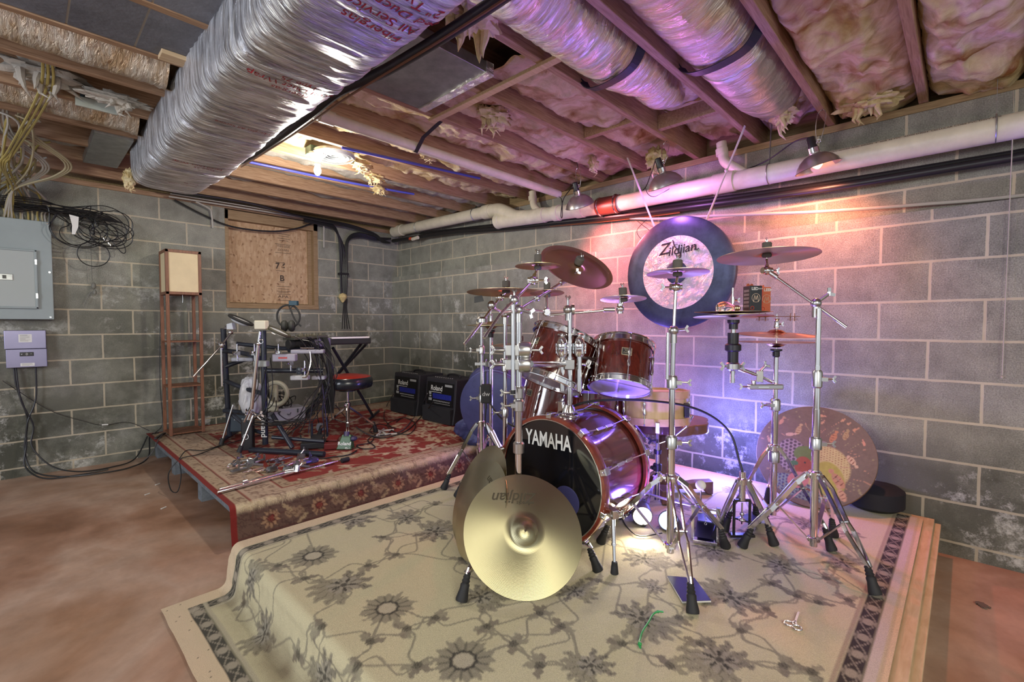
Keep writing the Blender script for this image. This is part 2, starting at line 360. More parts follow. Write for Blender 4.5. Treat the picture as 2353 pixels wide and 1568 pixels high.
WX0, WX1, WZ0, WZ1 = -1.845, -.94, 1.352, 2.285
wl = MB(); wl.b2((-7, 0, 0), (WX0, .2, 2.295)).b2((WX1, 0, 0), (.3, .2, 2.295)).b2((WX0, 0, 0), (WX1, .2, WZ0))
struct(wl.build('wall_left', mL, smooth=False))
wr = MB().b2((0, -9, 0), (.3, 0, 1.757)); wr.mat(1).b2((.1, -9, 1.757), (.3, 0, 2.295))
struct(wr.build('wall_right', [mR, mRU], smooth=False))
SUB = wood('subfloor_plywood', (.13, .08, .045), (.21, .14, .08), .8, (6, 1.5, 6))
struct(MB().b2((-7, -9, 2.575), (.3, .2, 2.60)).build('ceiling', SUB, smooth=False))
JY = [-.20 - .4 * k for k in range(15)]
JY = [-.2, -.6, -1.0, -1.4, -1.8, -2.2, -2.6, -3.0, -3.39, -3.79, -4.19, -4.59, -5.0, -5.4, -5.8]
k = 1
for y in JY:
    struct(MB().b2((-7, y - .019, 2.34), (.28, y + .019, 2.575)).build('trim_%d' % k, JOIST, smooth=False, bevel=.003)); k += 1
struct(MB().b2((.1, -9, 2.297), (.24, .0, 2.338)).build('trim_%d' % k, PLATE, smooth=False, bevel=.003)); k += 1
struct(MB().b2((-7, 0, 2.297), (.1, .14, 2.338)).build('trim_%d' % k, JOIST, smooth=False, bevel=.003)); k += 1
struct(MB().b2((-7, .10, 2.34), (.28, .14, 2.575)).b2((.24, -9, 2.34), (.28, .1, 2.575)).build('trim_%d' % k, PLATE, smooth=False)); k += 1
# boarded-up window
FRM = wood('window_lumber', (.24, .15, .075), (.36, .25, .14), .7)
m, ns, ln, p = _new('osb'); MATS['osb'] = m
tc = N(ns, 'ShaderNodeTexCoord'); mp = N(ns, 'ShaderNodeMapping'); mp.inputs['Scale'].default_value = (60, 10, 20); mp.inputs['Rotation'].default_value = (0, .5, 0); ln.new(tc.outputs['Object'], mp.inputs[0])
v1 = N(ns, 'ShaderNodeTexVoronoi', i={'Scale': 1.0}); ln.new(mp.outputs[0], v1.inputs['Vector'])
r1 = ramp(ns, [(.0, (.34, .20, .10)), (.2, (.45, .29, .165)), (.6, (.52, .35, .21)), (.9, (.57, .40, .25))]); ln.new(v1.outputs['Color'], r1.inputs[0])
n2 = N(ns, 'ShaderNodeTexNoise', i={'Scale': 26, 'Detail': 5}); ln.new(tc.outputs['Object'], n2.inputs['Vector'])
r2 = ramp(ns, [(.30, (.45, .35, .3)), (.40, (1, 1, 1))]); ln.new(n2.outputs['Fac'], r2.inputs[0])
q = N(ns, 'ShaderNodeMixRGB', blend_type='MULTIPLY'); q.inputs[0].default_value = 1; ln.new(r1.outputs[0], q.inputs[1]); ln.new(r2.outputs[0], q.inputs[2]); ln.new(q.outputs[0], p.inputs['Base Color']); p.inputs['Roughness'].default_value = .8
win = struct(MB().b2((WX0, .075, WZ0), (WX1, .19, WZ0 + .04)).b2((WX0, -.012, WZ0 - .02), (WX1, .08, WZ0 + .03)).b2((WX0, -.006, WZ0), (WX0 + .03, .19, WZ1)).b2((WX1 - .045, -.006, WZ0), (WX1, .19, WZ1)).b2((WX0, -.006, WZ1 - .09), (WX1, .19, WZ1)).b2((WX1 - .085, .05, WZ0), (WX1 - .045, .10, WZ1)).build('window_1', FRM, smooth=False, bevel=.002))
osb = MB().b2((WX0 + .03, .075, WZ0 + .03), (WX1 - .045, .09, WZ1 - .09)).build('board_panel', MATS['osb'], win, smooth=False)
INK = plain('stamp_ink', (.06, .045, .035), .9)
def osbtext(t, size, px, py, **k): lettering('stamp', t, size, at(px, py, Y=.0745), (1, 0, 0), (0, 0, 1), INK, win, **k)
osbtext('THIS SIDE', .032, 651, 567); osbtext('DOWN', .032, 651, 575.5); osbtext('7 6', .085, 645, 612.5, bold=.002); osbtext('B', .085, 648, 640.5, bold=.002)
osbtext('APA', .04, 651, 682.5, sx=1.5); lm = MB()
for (a, b_, yy) in ((632, 668, 560), (632, 668, 580), (634, 655, 603), (634, 655, 622), (640, 654, 648), (636, 668, 658), (636, 668, 669), (636, 668, 676), (636, 668, 690), (638, 664, 664), (640, 662, 672), (637, 666, 537), (640, 664, 542), (637, 666, 547), (641, 662, 552)):
    P = at(a, yy, Y=.0744); Q = at(b_, yy, Y=.0744); lm.bar((P.x, .0744, P.z), (Q.x, .0744, P.z), .004, .001, up=(0, 1, 0))
lm.build('stamp', INK, win)
# pale hearth blocks laid flat above the joists, seen left of the big duct
HB = plain('hearth_block', (.15, .16, .19), .8, var=.35, scale=3.5, bump=.2)
MORT = plain('pale_mortar', (.42, .43, .42), .9)
hb = MB()
for i in range(9):
    x = -2.874 - .2105 * i; hb.b2((x - .203, -3.75, 2.345), (x + .0, -2.625, 2.42))
hb.b2((-2.866, -3.75, 2.345), (-2.62, -2.625, 2.42))
hb.mat(1)
for i in range(9): hb.b2((-2.874 - .2105 * i, -3.75, 2.348), (-2.866 - .2105 * i, -2.625, 2.40))
struct(hb.build('trim_%d' % k, [HB, MORT], smooth=False)); k += 1
# ================================================================== stages
PLY = wood('stage_plywood', (.48, .33, .19), (.62, .46, .29), .7, (2, 9, 9)); GREY2 = plain('stage_lumber', (.15, .17, .19), .8, var=.3)
rs = MB(); rs.b2((-2.46, -2.415, .185), (-.02, -.03, .203))
for y in (-2.40, -.9, -1.7, -.06): rs.b2((-2.36, y - .019, .10), (-.04, y + .019, .184))
rs.b2((-2.44, -2.4, .105), (-2.40, -.06, .184))
for x in (-2.40, -1.6, -.8, -.08):
    for y in (-2.36, -1.55, -.75, -.09): rs.b2((x - .04, y - .045, 0), (x + .04, y + .045, .104))
tag(rs.build('stage_platform', [GREY2], loc=(-1.24, -1.2, 0), smooth=False, bevel=.002), 'low wooden stage platform under the red rug, open at its left side', 'stage')
cs = MB(); cs.b2((-2.575, -5.10, .165), (-.05, -2.86, .183)); cs.b2((-2.56, -5.095, 0.003), (-.06, -5.06, .164)); cs.b2((-2.56, -2.90, .003), (-.06, -2.87, .164)); cs.b2((-2.56, -5.05, .003), (-2.52, -2.9, .164)); cs.b2((-.10, -5.05, .003), (-.06, -2.9, .164))
cs.b2((-2.575, -5.125, .140), (-.05, -5.085, .164))
tag(cs.build('stage_platform', [PLY], loc=(-1.3, -4, 0), smooth=False, bevel=.002), 'plywood stage platform under the cream rug, edge bare along the right', 'stage')
# ---------------------------------------------------------------- rug painting helpers (woven pattern, no light)
class Canvas:
    def __init__(s, U, V, base): s.U = U; s.V = V; s.C = np.zeros(U.shape + (3,)) + np.array(base)
    def win(s, u, v, r):
        i = np.where((s.U[:, 0] > u - r) & (s.U[:, 0] < u + r))[0]; j = np.where((s.V[0] > v - r) & (s.V[0] < v + r))[0]
        if len(i) == 0 or len(j) == 0: return None
        sl = (slice(i[0], i[-1] + 1), slice(j[0], j[-1] + 1)); return sl, s.U[sl] - u, s.V[sl] - v
    def put(s, sl, mask, col, a=1.0):
        c = s.C[sl]; m = (np.clip(mask, 0, 1) * a)[..., None]; c[:] = c * (1 - m) + np.array(col) * m
    def flower(s, u, v, r, n=12, ring=True, ang=0, d1=(0, 0, 0), d2=(0, 0, 0), d3=None, depth=.28, seed=0, sq=1.0):
        q = s.win(u, v, r * 1.4)
        if q is None: return
        sl, du, dv = q; ca, sa = math.cos(ang), math.sin(ang); x = du * ca + dv * sa; y = (-du * sa + dv * ca) / sq; R = np.hypot(x, y) / r; T = np.arctan2(y, x)
        jag = 1 - depth * np.abs(np.sin(n * T / 2 + seed)) ** 1.2 + .22 * vnoise((sl[0].start * .01 + du) * 45 * .1 / max(r, .05), dv * 45 * .1 / max(r, .05), seed)
        s.put(sl, (jag - R) / .06, d1, .95)
        s.put(sl, (1 - np.abs(np.cos(n * T / 2 + seed)) * 2.6 * R) * (R > .35) * (R < .8), d2, .8)
        if ring: s.put(sl, (.07 - np.abs(R - .36 - .03 * np.sin(10 * T))) / .03, d2, 1); s.put(sl, (.33 - R) / .05, d3 or d1, .9)
        else: s.put(sl, (.24 - R) / .08, d2, .9)
    def leaf(s, u, v, L, ang, w, col, a=.9, vein=None):
        q = s.win(u, v, L)
        if q is None: return
        sl, du, dv = q; ca, sa = math.cos(ang), math.sin(ang); x = (du * ca + dv * sa) / L; y = (-du * sa + dv * ca) / w
        y = y + .25 * np.sin(x * 9)
        e_ = .35 * vnoise((du + u) * 60, (dv + v) * 60, 17); s.put(sl, (1 - (x * x + y * y) + e_) * 4 * (np.abs(x) < 1.05), col, a)
        if vein: s.put(sl, (.16 - np.abs(y)) * 8 * (np.abs(x) < .7), vein, .8)
    def line(s, pts, w, col, a=1.0):
        P = [(p[0], p[1]) for p in spline([(a_, b_, 0) for a_, b_ in pts], 8)]
        for (a0, b0), (a1, b1) in zip(P[:-1], P[1:]):
            L = math.hypot(a1 - a0, b1 - b0)
            if L < 1e-6: continue
            q = s.win((a0 + a1) / 2, (b0 + b1) / 2, L / 2 + w * 2)
            if q is None: continue
            sl = q[0]; du = s.U[sl] - a0; dv = s.V[sl] - b0; t = np.clip((du * (a1 - a0) + dv * (b1 - b0)) / L ** 2, 0, 1)
            D = np.hypot(du - t * (a1 - a0), dv - t * (b1 - b0)); s.put(sl, (w - D) / (w * .5), col, a)
def profile(pts, step):
    """resample a 2-D polyline with rounded corners at equal arc steps"""
    P = np.array(pts); L = np.r_[0, np.cumsum(np.hypot(*np.diff(P, axis=0).T))]; n = int(L[-1] / step) + 1; t = np.linspace(0, L[-1], n)
    return np.interp(t, L, P[:, 0]), np.interp(t, L, P[:, 1]), t
def arc(cx, cy, r, a0, a1, n=8): return [(cx + r * math.cos(math.radians(a0 + (a1 - a0) * i / n)), cy + r * math.sin(math.radians(a0 + (a1 - a0) * i / n))) for i in range(n + 1)]
# ---------------------------------------------------------------- cream rug
ZS = .193
pp = [(-.12, ZS)] + arc(-2.575, ZS - .035, .035, 90, 180) + [(-2.628, .055)] + arc(-2.668, .052, .040, 0, -90) + [(-2.868, .011)]
X, Z, T = profile(pp, .0052); V = np.linspace(-2.858, -5.06, 424); U, VV = np.meshgrid(T, V, indexing='ij'); XX = np.repeat(X[:, None], len(V), 1); ZZ = np.repeat(Z[:, None], len(V), 1)
cream = lin(190, 182, 150); g1 = lin(140, 134, 114); g2 = lin(100, 95, 80); dk = lin(66, 63, 55); pk = lin(198, 178, 150)
cv = Canvas(U, VV, cream)
cv.C *= (1 + .05 * vnoise(U * 3, VV * 3, 3))[..., None]
UE = T[-1]
def uv(px, py):
    """rug coordinates of a spot seen in the photo on the top, on the drape or on the floor"""
    P = at(px, py, z=ZS)
    if P.x > -2.6: return (-.12 - P.x, P.y)
    P = at(px, py, X=-2.62)
    if P.z > .02: return (2.48 + (ZS - P.z), P.y)
    P = at(px, py, z=.01); return (2.48 + .165 + (-2.64 - P.x), P.y)
big = [(720, 1278, .105, 14), (890, 1398, .098, 14), (1065, 1518, .10, 14)]
pal = [(790, 1345, .11, 9), (810, 1195, .12, 8), (1000, 1222, .11, 9), (1320, 1360, .075, 9), (1475, 1423, .105, 11), (1653, 1517, .10, 9), (1680, 1374, .11, 10), (1792, 1298, .085, 9), (1479, 1284, .095, 10), (1640, 1265, .09, 8), (1358, 1530, .075, 8), (935, 1190, .09, 9), (1935, 1293, .09, 9), (1105, 1372, .085, 9), (620, 1450, .085, 11), (745, 1555, .085, 11), (1500, 1350, .05, 7), (575, 1330, .08, 8), (1180, 1180, .08, 9), (1560, 1160, .08, 9), (1700, 1130, .08, 9), (1850, 1205, .08, 9), (1240, 1120, .08, 9), (1420, 1150, .08, 8)]
sml = [(640, 1232), (910, 1275), (1060, 1285), (845, 1300), (700, 1330), (1000, 1420), (935, 1445), (850, 1475), (1240, 1530), (1180, 1480), (1395, 1235), (1375, 1335), (1560, 1300), (1703, 1450), (1774, 1342), (1830, 1370), (1900, 1330), (1880, 1385), (1800, 1530), (1865, 1545), (1615, 1215), (1720, 1225), (640, 1300), (880, 1235), (705, 1215), (870, 1165), (1000, 1160), (1290, 1440), (1240, 1410), (1120, 1440), (740, 1440), (690, 1500), (820, 1530), (960, 1530), (560, 1400), (1560, 1420), (1760, 1400), (1950, 1380), (1610, 1480), (1430, 1480), (1540, 1530), (1730, 1180), (1960, 1230)]
bpts = [uv(a, b) for a, b, *_ in big]; ppts = [uv(a, b) for a, b, *_ in pal]; spts = [uv(a, b) for a, b in sml]
allp = bpts + ppts + spts
for i, a in enumerate(allp):
    ds = sorted((math.hypot(a[0] - b[0], a[1] - b[1]), j) for j, b in enumerate(allp) if j != i)
    for d, j in ds[:3]:
        if d < .6:
            b = allp[j]; mx, my = (a[0] + b[0]) / 2, (a[1] + b[1]) / 2; o = random.uniform(-.22, .22) * d; nx, ny = -(b[1] - a[1]) / d, (b[0] - a[0]) / d
            cv.line([a, (mx * .5 + a[0] * .5 + nx * o, my * .5 + a[1] * .5 + ny * o), (mx, my), (mx * .5 + b[0] * .5 - nx * o, my * .5 + b[1] * .5 - ny * o), b], .0048, g1, .95)
for i, (u, v) in enumerate(spts):
    for j in range(4): t = random.uniform(0, 6.28); cv.leaf(u + .018 * math.cos(t), v + .018 * math.sin(t), .035, t, .014, g1 if j % 2 else lin(120, 112, 98), .9)
    cv.flower(u, v, .018, 5, False, i, g2, dk)
for i, ((u, v), (_, _, r, n)) in enumerate(zip(ppts, pal)):
    a = i * 1.3; r *= 1.12
    for j in range(6): t = a + (j - 2.5) * .42; cv.leaf(u + r * .62 * math.cos(t), v + r * .62 * math.sin(t), r * .5, t, r * .17, g1, .95, g2)
    for j in range(4): t = a + PI + (j - 1.5) * .6; cv.leaf(u + r * .5 * math.cos(t), v + r * .5 * math.sin(t), r * .42, t, r * .15, lin(122, 116, 102), .9, dk)
    cv.flower(u, v, r * .55, n, False, a, lin(150, 144, 128), dk, seed=i)
    for j in range(5): t = a + j * 1.256; cv.leaf(u + r * .26 * math.cos(t), v + r * .26 * math.sin(t), r * .14, t, r * .05, dk, 1)
for i, ((u, v), (_, _, r, n)) in enumerate(zip(bpts, big)): cv.flower(u, v, r, n, True, i, g1, dk, lin(176, 168, 146), seed=i, depth=.22)
# borders: left strip, front strip, right strip
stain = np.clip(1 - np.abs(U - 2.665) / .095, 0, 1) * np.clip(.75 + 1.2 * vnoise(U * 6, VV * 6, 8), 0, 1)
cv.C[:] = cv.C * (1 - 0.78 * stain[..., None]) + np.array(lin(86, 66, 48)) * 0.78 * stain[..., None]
def band(D, a, b, col, al=1.0):
    mk = np.clip((D - a) / .003, 0, 1) * np.clip((b - D) / .003, 0, 1); mk = (mk * al)[..., None]; cv.C[:] = cv.C * (1 - mk) + np.array(col) * mk
dl = -2.858 - VV; dr = VV + 5.06; df = UE - U
for D, o0 in ((dl, .078), (df, .075)):
    band(D, -1, o0, pk); band(D, o0 - .01, o0, lin(170, 150, 125)); band(D, o0, o0 + .052, dk); band(D, o0 + .052, o0 + .068, lin(164, 156, 134))
cornr = (dl < .078) | (df < .075); cv.C[cornr] = pk
band(dr, -1, .014, lin(206, 180, 146)); band(dr, .014, .022, lin(180, 150, 118)); band(dr, .022, .05, lin(190, 176, 164)); band(dr, .05, .105, lin(52, 44, 42)); band(dr, .105, .118, lin(160, 146, 124)); 
# motifs along the dark strips
for D, A, o0, wd in ((dl, U, .078, .052), (df, VV, .075, .052), (dr, U, .05, .055)):
    c0 = D - o0 - wd / 2; ph = (A * 9.5) % 1 - .5
    mk = np.clip((.017 - np.hypot(c0 * .9, ph * .075)) / .004, 0, 1) + np.clip((.0035 - np.abs(np.abs(c0) - .020 * np.abs(np.sin(A * 9.5 * PI)))) / .002, 0, 1) * .8
    ok = (np.abs(c0) < wd / 2 - .003) & ((dl > .078) if A is VV else True) & ((df > .075) if D is not df else True); mk = (np.clip(mk, 0, 1) * ok * .75)[..., None]; cv.C[:] = cv.C * (1 - mk) + np.array(lin(168, 158, 140)) * mk
spk = (df > .01) & (df < .07) & (rng.random(U.shape) > .9955); cv.C[spk] = dk
wob = .0022 * vnoise(U * 7, VV * 7, 5) * (U > 2.46) * (U < 2.66) + .0012 * vnoise(U * 12, VV * 12, 6)
XX = XX - np.abs(wob) * 4 * (ZZ < .17) * (ZZ > .03); ZZ = ZZ + np.abs(wob) * .6
XX += .010 * vnoise(VV * 3, VV * 0, 9) * (ZZ < .15)
VV2 = VV + .0
RUG = painted('wool_rug', .97, 520, .22, .55)
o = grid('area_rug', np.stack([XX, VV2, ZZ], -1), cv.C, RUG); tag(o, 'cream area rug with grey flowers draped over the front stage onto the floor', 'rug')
# ---------------------------------------------------------------- red rug
ZR = .213
pp = [(-.035, ZR)] + arc(-2.44, ZR - .03, .03, 90, 180) + [(-2.476, .006)]
pp = [(-.035, ZR)] + arc(-2.405, ZR - .03, .03, 90, 180) + [(-2.436, .10), (-2.452, .006)]
Yp, Z, T = profile(pp, .0068); Xv = np.linspace(-2.50, -.03, 364); U, VV = np.meshgrid(T, Xv, indexing='ij'); YY = np.repeat(Yp[:, None], len(Xv), 1); ZZ = np.repeat(Z[:, None], len(Xv), 1)
red = lin(128, 42, 34); tan = lin(176, 156, 132); brn = lin(96, 66, 50); cr2 = lin(188, 170, 142)
cv = Canvas(U, VV, red); cv.C *= (1 + .15 * vnoise(U * 5, VV * 5, 21))[..., None]
r5 = random.Random(5)
for i in range(420):
    u = r5.uniform(.25, 2.5); v = r5.uniform(-2.1, -.4); a = r5.uniform(0, 6.3); k_ = r5.random()
    if k_ < .35:
        for j in range(5): t = a + j * 1.256; cv.leaf(u + .035 * math.cos(t), v + .035 * math.sin(t), .032, t, .014, tan, .9)
        cv.flower(u, v, .028, 6, False, a, cr2, brn)
    else: cv.leaf(u, v, r5.uniform(.03, .075), a, r5.uniform(.012, .026), [tan, cr2, lin(150, 128, 100)][i % 3], .9, brn if i % 2 else None)
    if i % 4 == 0: cv.line([(u, v), (u + r5.uniform(-.12, .12), v + r5.uniform(-.12, .12)), (u + r5.uniform(-.2, .2), v + r5.uniform(-.2, .2))], .004, tan, .7)
dL = VV + 2.50; dF = T[-1] - U; dR = -.03 - VV; dB = U
scr = lambda A, B, s: np.abs(vnoise(A * 26, B * 26, s, 3)) < .10
edge = np.minimum(np.minimum(dL, dR), np.minimum(dF - .0, dB))
for D, bw in ((dL, 1), (dR, 1), (dB, 1), (dF, 1)):
    pass
E_ = np.minimum(np.minimum(dL, dR), np.minimum(dF, dB))
def bandE(a, b, col, al=1.0, D=None):
    D = E_ if D is None else D; mk = np.clip((D - a) / .003, 0, 1) * np.clip((b - D) / .003, 0, 1); mk = (mk * al)[..., None]; cv.C[:] = cv.C * (1 - mk) + np.array(col) * mk
bandE(-1, .028, lin(120, 34, 28)); bandE(.028, .10, lin(166, 146, 120)); bandE(.10, .108, brn); bandE(.108, .30, lin(172, 150, 128)); bandE(.30, .308, brn); bandE(.308, .37, lin(160, 138, 112)); bandE(.37, .376, brn)
for a, b_, s_ in ((.035, .094, 31), (.13, .28, 32), (.315, .365, 33)):
    mk = (E_ > a) & (E_ < b_) & scr(U, VV, s_); cv.C[mk] = cv.C[mk] * .35 + np.array(lin(92, 58, 46)) * .65
# the worn front hang: brown ground, dark medallions, pale bruised fold
hang = U > 2.38
hw = (np.clip((U - 2.40) / .03, 0, 1))[..., None]; cv.C[:] = cv.C * (1 - hw * .9) + np.array(lin(88, 64, 54)) * hw * .9
for i in range(9):
    v = -2.30 + i * .27
    cv.flower(2.505, v, .055, 10, True, i, lin(160, 130, 98), lin(84, 30, 28), lin(120, 44, 38), seed=i); cv.leaf(2.505, v + .13, .06, PI / 2, .03, lin(148, 124, 96), .8, brn)
    cv.leaf(2.47, v + .09, .04, .8, .012, lin(180, 160, 120), .7); cv.leaf(2.55, v + .17, .04, 2.2, .012, lin(180, 160, 120), .7)
mk = hang & scr(U * 1.4, VV * 1.4, 35); cv.C[mk] = cv.C[mk] * .5 + np.array(lin(60, 40, 34)) * .5
worn = np.clip(1 - np.abs(U - 2.405 - .012 * vnoise(VV * 9, VV * 0, 4)) / .035, 0, 1) * (.45 + .55 * (vnoise(VV * 40, U * 10, 41) > -.2)); cv.C[:] = cv.C * (1 - worn[..., None]) + np.array(lin(206, 190, 156)) * worn[..., None]
cv.C[(dL < .03)] = lin(120, 34, 28)
YY = YY - .008 * (vnoise(VV * 4, VV * 0, 12) + .5) * (ZZ < .16); ZZ = ZZ + .0025 * (vnoise(U * 8, VV * 8, 14)) * (ZZ > .2)
o = grid('area_rug', np.stack([VV, YY, ZZ], -1), cv.C, RUG); tag(o, 'red and tan patterned rug draped over the rear stage below the shelf lamp', 'rug')
# frayed pile along the fold of the red rug
fr = MB(); FRAY = plain('frayed_pile', lin(200, 184, 146), .95, var=.3, scale=60)
for i in range(1500):
    x = r5.uniform(-2.46, -.1); y = -2.425 + r5.gauss(0, .012); z = .205 + r5.uniform(-.03, .006); L = r5.uniform(.012, .03)
    a = Vector((x, y, z)); b = a + Vector((r5.uniform(-.012, .012), -L * .7, r5.uniform(-.006, .012))); c = b + Vector((r5.uniform(-.006, .006), -L * .2, -L * .6))
    s_ = .0012; fr.add([a + Vector((-s_, 0, 0)), a + Vector((s_, 0, 0)), b + Vector((s_ * .7, 0, 0)), b - Vector((s_ * .7, 0, 0)), c], [(0, 1, 2, 3), (3, 2, 4)])
q = fr.build('frayed_fringe', FRAY, o, smooth=False); q['kind'] = 'stuff'
# ================================================================== ceiling: insulation, ducts, pipes
def fluff(name, stops, emis=0):
    m, ns, ln, p = _new(name); MATS[name] = m
    tc = N(ns, 'ShaderNodeTexCoord'); n = N(ns, 'ShaderNodeTexNoise', i={'Scale': 4.5, 'Detail': 6, 'Roughness': .6, 'Distortion': .8}); ln.new(tc.outputs['Object'], n.inputs['Vector'])
    r = ramp(ns, stops); ln.new(n.outputs['Fac'], r.inputs[0]); ln.new(r.outputs[0], p.inputs['Base Color']); p.inputs['Roughness'].default_value = 1; p.inputs['Specular IOR Level'].default_value = .1
    n2 = N(ns, 'ShaderNodeTexNoise', i={'Scale': 38, 'Detail': 6, 'Roughness': .7, 'Distortion': 1.5}); ln.new(tc.outputs['Object'], n2.inputs['Vector'])
    b = N(ns, 'ShaderNodeBump', i={'Strength': .45, 'Distance': .015}); ln.new(n2.outputs['Fac'], b.inputs['Height']); ln.new(b.outputs[0], p.inputs['Normal']); return m
PINKI = fluff('pink_insulation', [(.32, (.24, .13, .05)), (.44, (.48, .36, .20)), (.57, (.68, .57, .40)), (.70, (.50, .42, .26))])
YELI = fluff('yellow_insulation', [(.32, (.28, .13, .04)), (.44, (.50, .38, .18)), (.57, (.72, .62, .38)), (.70, (.56, .40, .24))])
GREYI = fluff('grey_insulation', [(.3, (.26, .24, .2)), (.5, (.40, .37, .33)), (.7, (.52, .48, .42))])
FOIL = foil('duct_foil', (.86, .89, .96), .30, (.34, .34, .37), (1.2, 8, 1.2), 1.0, 7); FLEX = foil('flex_foil', (.78, .78, .84), .26, (.72, .60, .48), (6, 1, 1), .8, 9)
def batt(y0, y1, x0, x1, zc, mat, seed, amp=.05, label=None, sag=.03):
    dx = .013; nx = int((x1 - x0) / dx); ny = int((y1 - y0) / .012); A = np.linspace(x0, x1, nx); B = np.linspace(0, 1, ny); U, V = np.meshgrid(A, B, indexing='ij')
    YY = y0 + (y1 - y0) * V; e = np.clip(np.minimum(V, 1 - V) / .16, 0, 1) ** .6
    f1 = vnoise(U * 2.6, YY * 4.2, seed, 4); f2 = 1 - 2.4 * np.abs(vnoise(U * 3.2 + 9, YY * 5.5, seed + 1, 4)) ** .8; f3 = vnoise(U * 24, YY * 24, seed + 2, 3)
    Z = zc - sag * e - amp * (.75 * f1 + .45 * f2) * e - .007 * f3
    Z = np.maximum(Z, zc - amp - sag - .02)
    endx = np.clip((x1 - U) / .10, 0, 1); Z = Z * endx ** .3 + (1 - endx ** .3) * (zc + .03)
    return grid('insulation_batt', np.stack([U, YY + .006 * f3, Z], -1), None, mat)
bl = {0: 'grey insulation batt nearest the wall with the boarded window', 1: 'grey insulation batt, second joist bay out from the boarded window', 2: 'grey insulation batt in the joist bay behind the glowing bulb', 3: 'grey torn insulation batt in the joist bay just behind the bulb', 4: 'pale insulation batt in the bay beside the round ceiling vent', 5: 'purple-lit insulation batt beyond the blue water pipe', 6: 'pinkish insulation batt just behind the thin white pipe', 7: 'lumpy insulation batt just in front of the thin white pipe', 8: 'lumpy pink insulation batt ending at the sheet-metal pan', 9: 'insulation batt around the first foil flex duct, left of the middle clamp lamp', 10: 'insulation batt around the foil flex duct nearest the right clamp lamp', 11: 'thick yellow and purple-lit batt in the bay right of the right clamp lamp', 12: 'thick yellow insulation batt at the top right corner of the photo', 13: 'insulation batt at the far right edge beyond the last joist'}
for i in range(14):
    y1, y0 = JY[i] - .021, JY[i + 1] + .021
    m_ = GREYI if i < 4 else (YELI if i >= 11 else PINKI); zc = [2.46, 2.46, 2.45, 2.45, 2.45, 2.44, 2.44, 2.43, 2.44, 2.50, 2.50, 2.42, 2.42, 2.42][i]
    x0 = -1.62 if i == 8 else -2.32
    o = batt(y0, y1, x0, .21, zc, m_, 100 + i * 7, .085 if i > 8 else .062 if i > 3 else .045, sag=.03 if i < 10 else .045); tag(o, bl[i], 'insulation', 'insulation batts between the joists')
for i, (x0, x1, lb) in {3: (-4.6, -2.74, 'ragged insulation batt over the panel side of the big duct'), 1: (-4.6, -2.74, 'insulation batt in the bay above the electrical panel cables')}.items():
    y1, y0 = JY[i] - .021, JY[i + 1] + .021; tag(batt(y0, y1, x0, x1, 2.45, PINKI if i == 3 else GREYI, 300 + i, .04), lb, 'insulation', 'insulation batts between the joists')
def tuft(c, size, mat, seed, label, drop=(0, 0, -1), name='insulation_scrap', sc=(1, 1, 1)):
    """torn lump of batt hanging from the ceiling with ragged strands"""
    mb = MB(); r = random.Random(seed); c = Vector(c); n = 20; vs = []; fs = []
    for i in range(n + 1):
        th = PI * i / n
        for k in range(24):
            ph = 2 * PI * k / 24; d = Vector((math.sin(th) * math.cos(ph), math.sin(th) * math.sin(ph), math.cos(th)))
            q = d * 2.3 + Vector((seed, 0, 0)); rr = size * (1 + .55 * mnoise.noise(q) + .35 * mnoise.noise(q * 2.7) + .15 * mnoise.noise(q * 7)); vs.append(c + Vector((d.x * sc[0], d.y * sc[1], d.z * sc[2])) * rr)
    for i in range(n):
        for k in range(24): k2 = (k + 1) % 24; fs.append((i * 24 + k, i * 24 + k2, (i + 1) * 24 + k2, (i + 1) * 24 + k))
    mb.add(vs, fs); D = Vector(drop)
    for i in range(7):
        a = c + Vector((r.uniform(-.7, .7) * sc[0], r.uniform(-.7, .7) * sc[1], -.4 * sc[2])) * size; L = size * r.uniform(.5, 1.3)
        mb.tube([a, a + D * L * .4 + Vector((r.gauss(0, .006), r.gauss(0, .006), 0)), a + D * L * .75 + Vector((r.gauss(0, .012), r.gauss(0, .012), 0)), a + D * L + Vector((r.gauss(0, .02), r.gauss(0, .02), 0))], [size * .22, size * .16, size * .09, .001], 7)
    return tag(mb.build(name, mat, loc=c), label, 'insulation')
tuft((-1.46, -1.95, 2.345), .05, YELI, 3, 'cream insulation scrap hanging right beside the round ceiling vent', sc=(1.6, .7, .7))
tuft((-1.27, -1.80, 2.325), .045, YELI, 5, 'bright cream insulation scrap trailing below the blue pipe', sc=(1.8, .6, .8)); tuft((-1.10, -1.58, 2.31), .035, YELI, 8, 'small cream scrap at the far end of the insulation trail by the blue pipe', sc=(1.6, .8, .9))
tuft((-1.98, -3.78, 2.38), .11, YELI, 13, 'big torn yellow insulation lump above the sheet-metal pan by the black pipe', sc=(1.1, .8, .55))
tuft((-1.32, -3.22, 2.36), .075, PINKI, 17, 'pinkish insulation lump hanging in front of the pan corner', sc=(1.4, .8, .7)); tuft((-1.25, -2.48, 2.34), .04, PINKI, 19, 'stringy insulation scrap hanging under the thin white pipe', sc=(1.5, .6, .8))
tuft((-.16, -3.62, 2.32), .075, YELI, 23, 'fuzzy insulation lump hanging left of the middle clamp lamp', sc=(.9, .8, .9)); tuft((-.25, -4.42, 2.36), .085, PINKI, 29, 'round insulation lump between the flex duct end and right clamp lamp', sc=(1.1, .8, .6))
tuft((-.30, -3.2, 2.34), .05, PINKI, 31, 'drooping pink insulation strip above the left clamp lamp', sc=(.8, .5, 1)); tuft((-2.705, -1.10, 2.15), .05, YELI, 37, 'torn insulation hanging at the far lower corner of the big duct', sc=(.6, .8, 1.3))
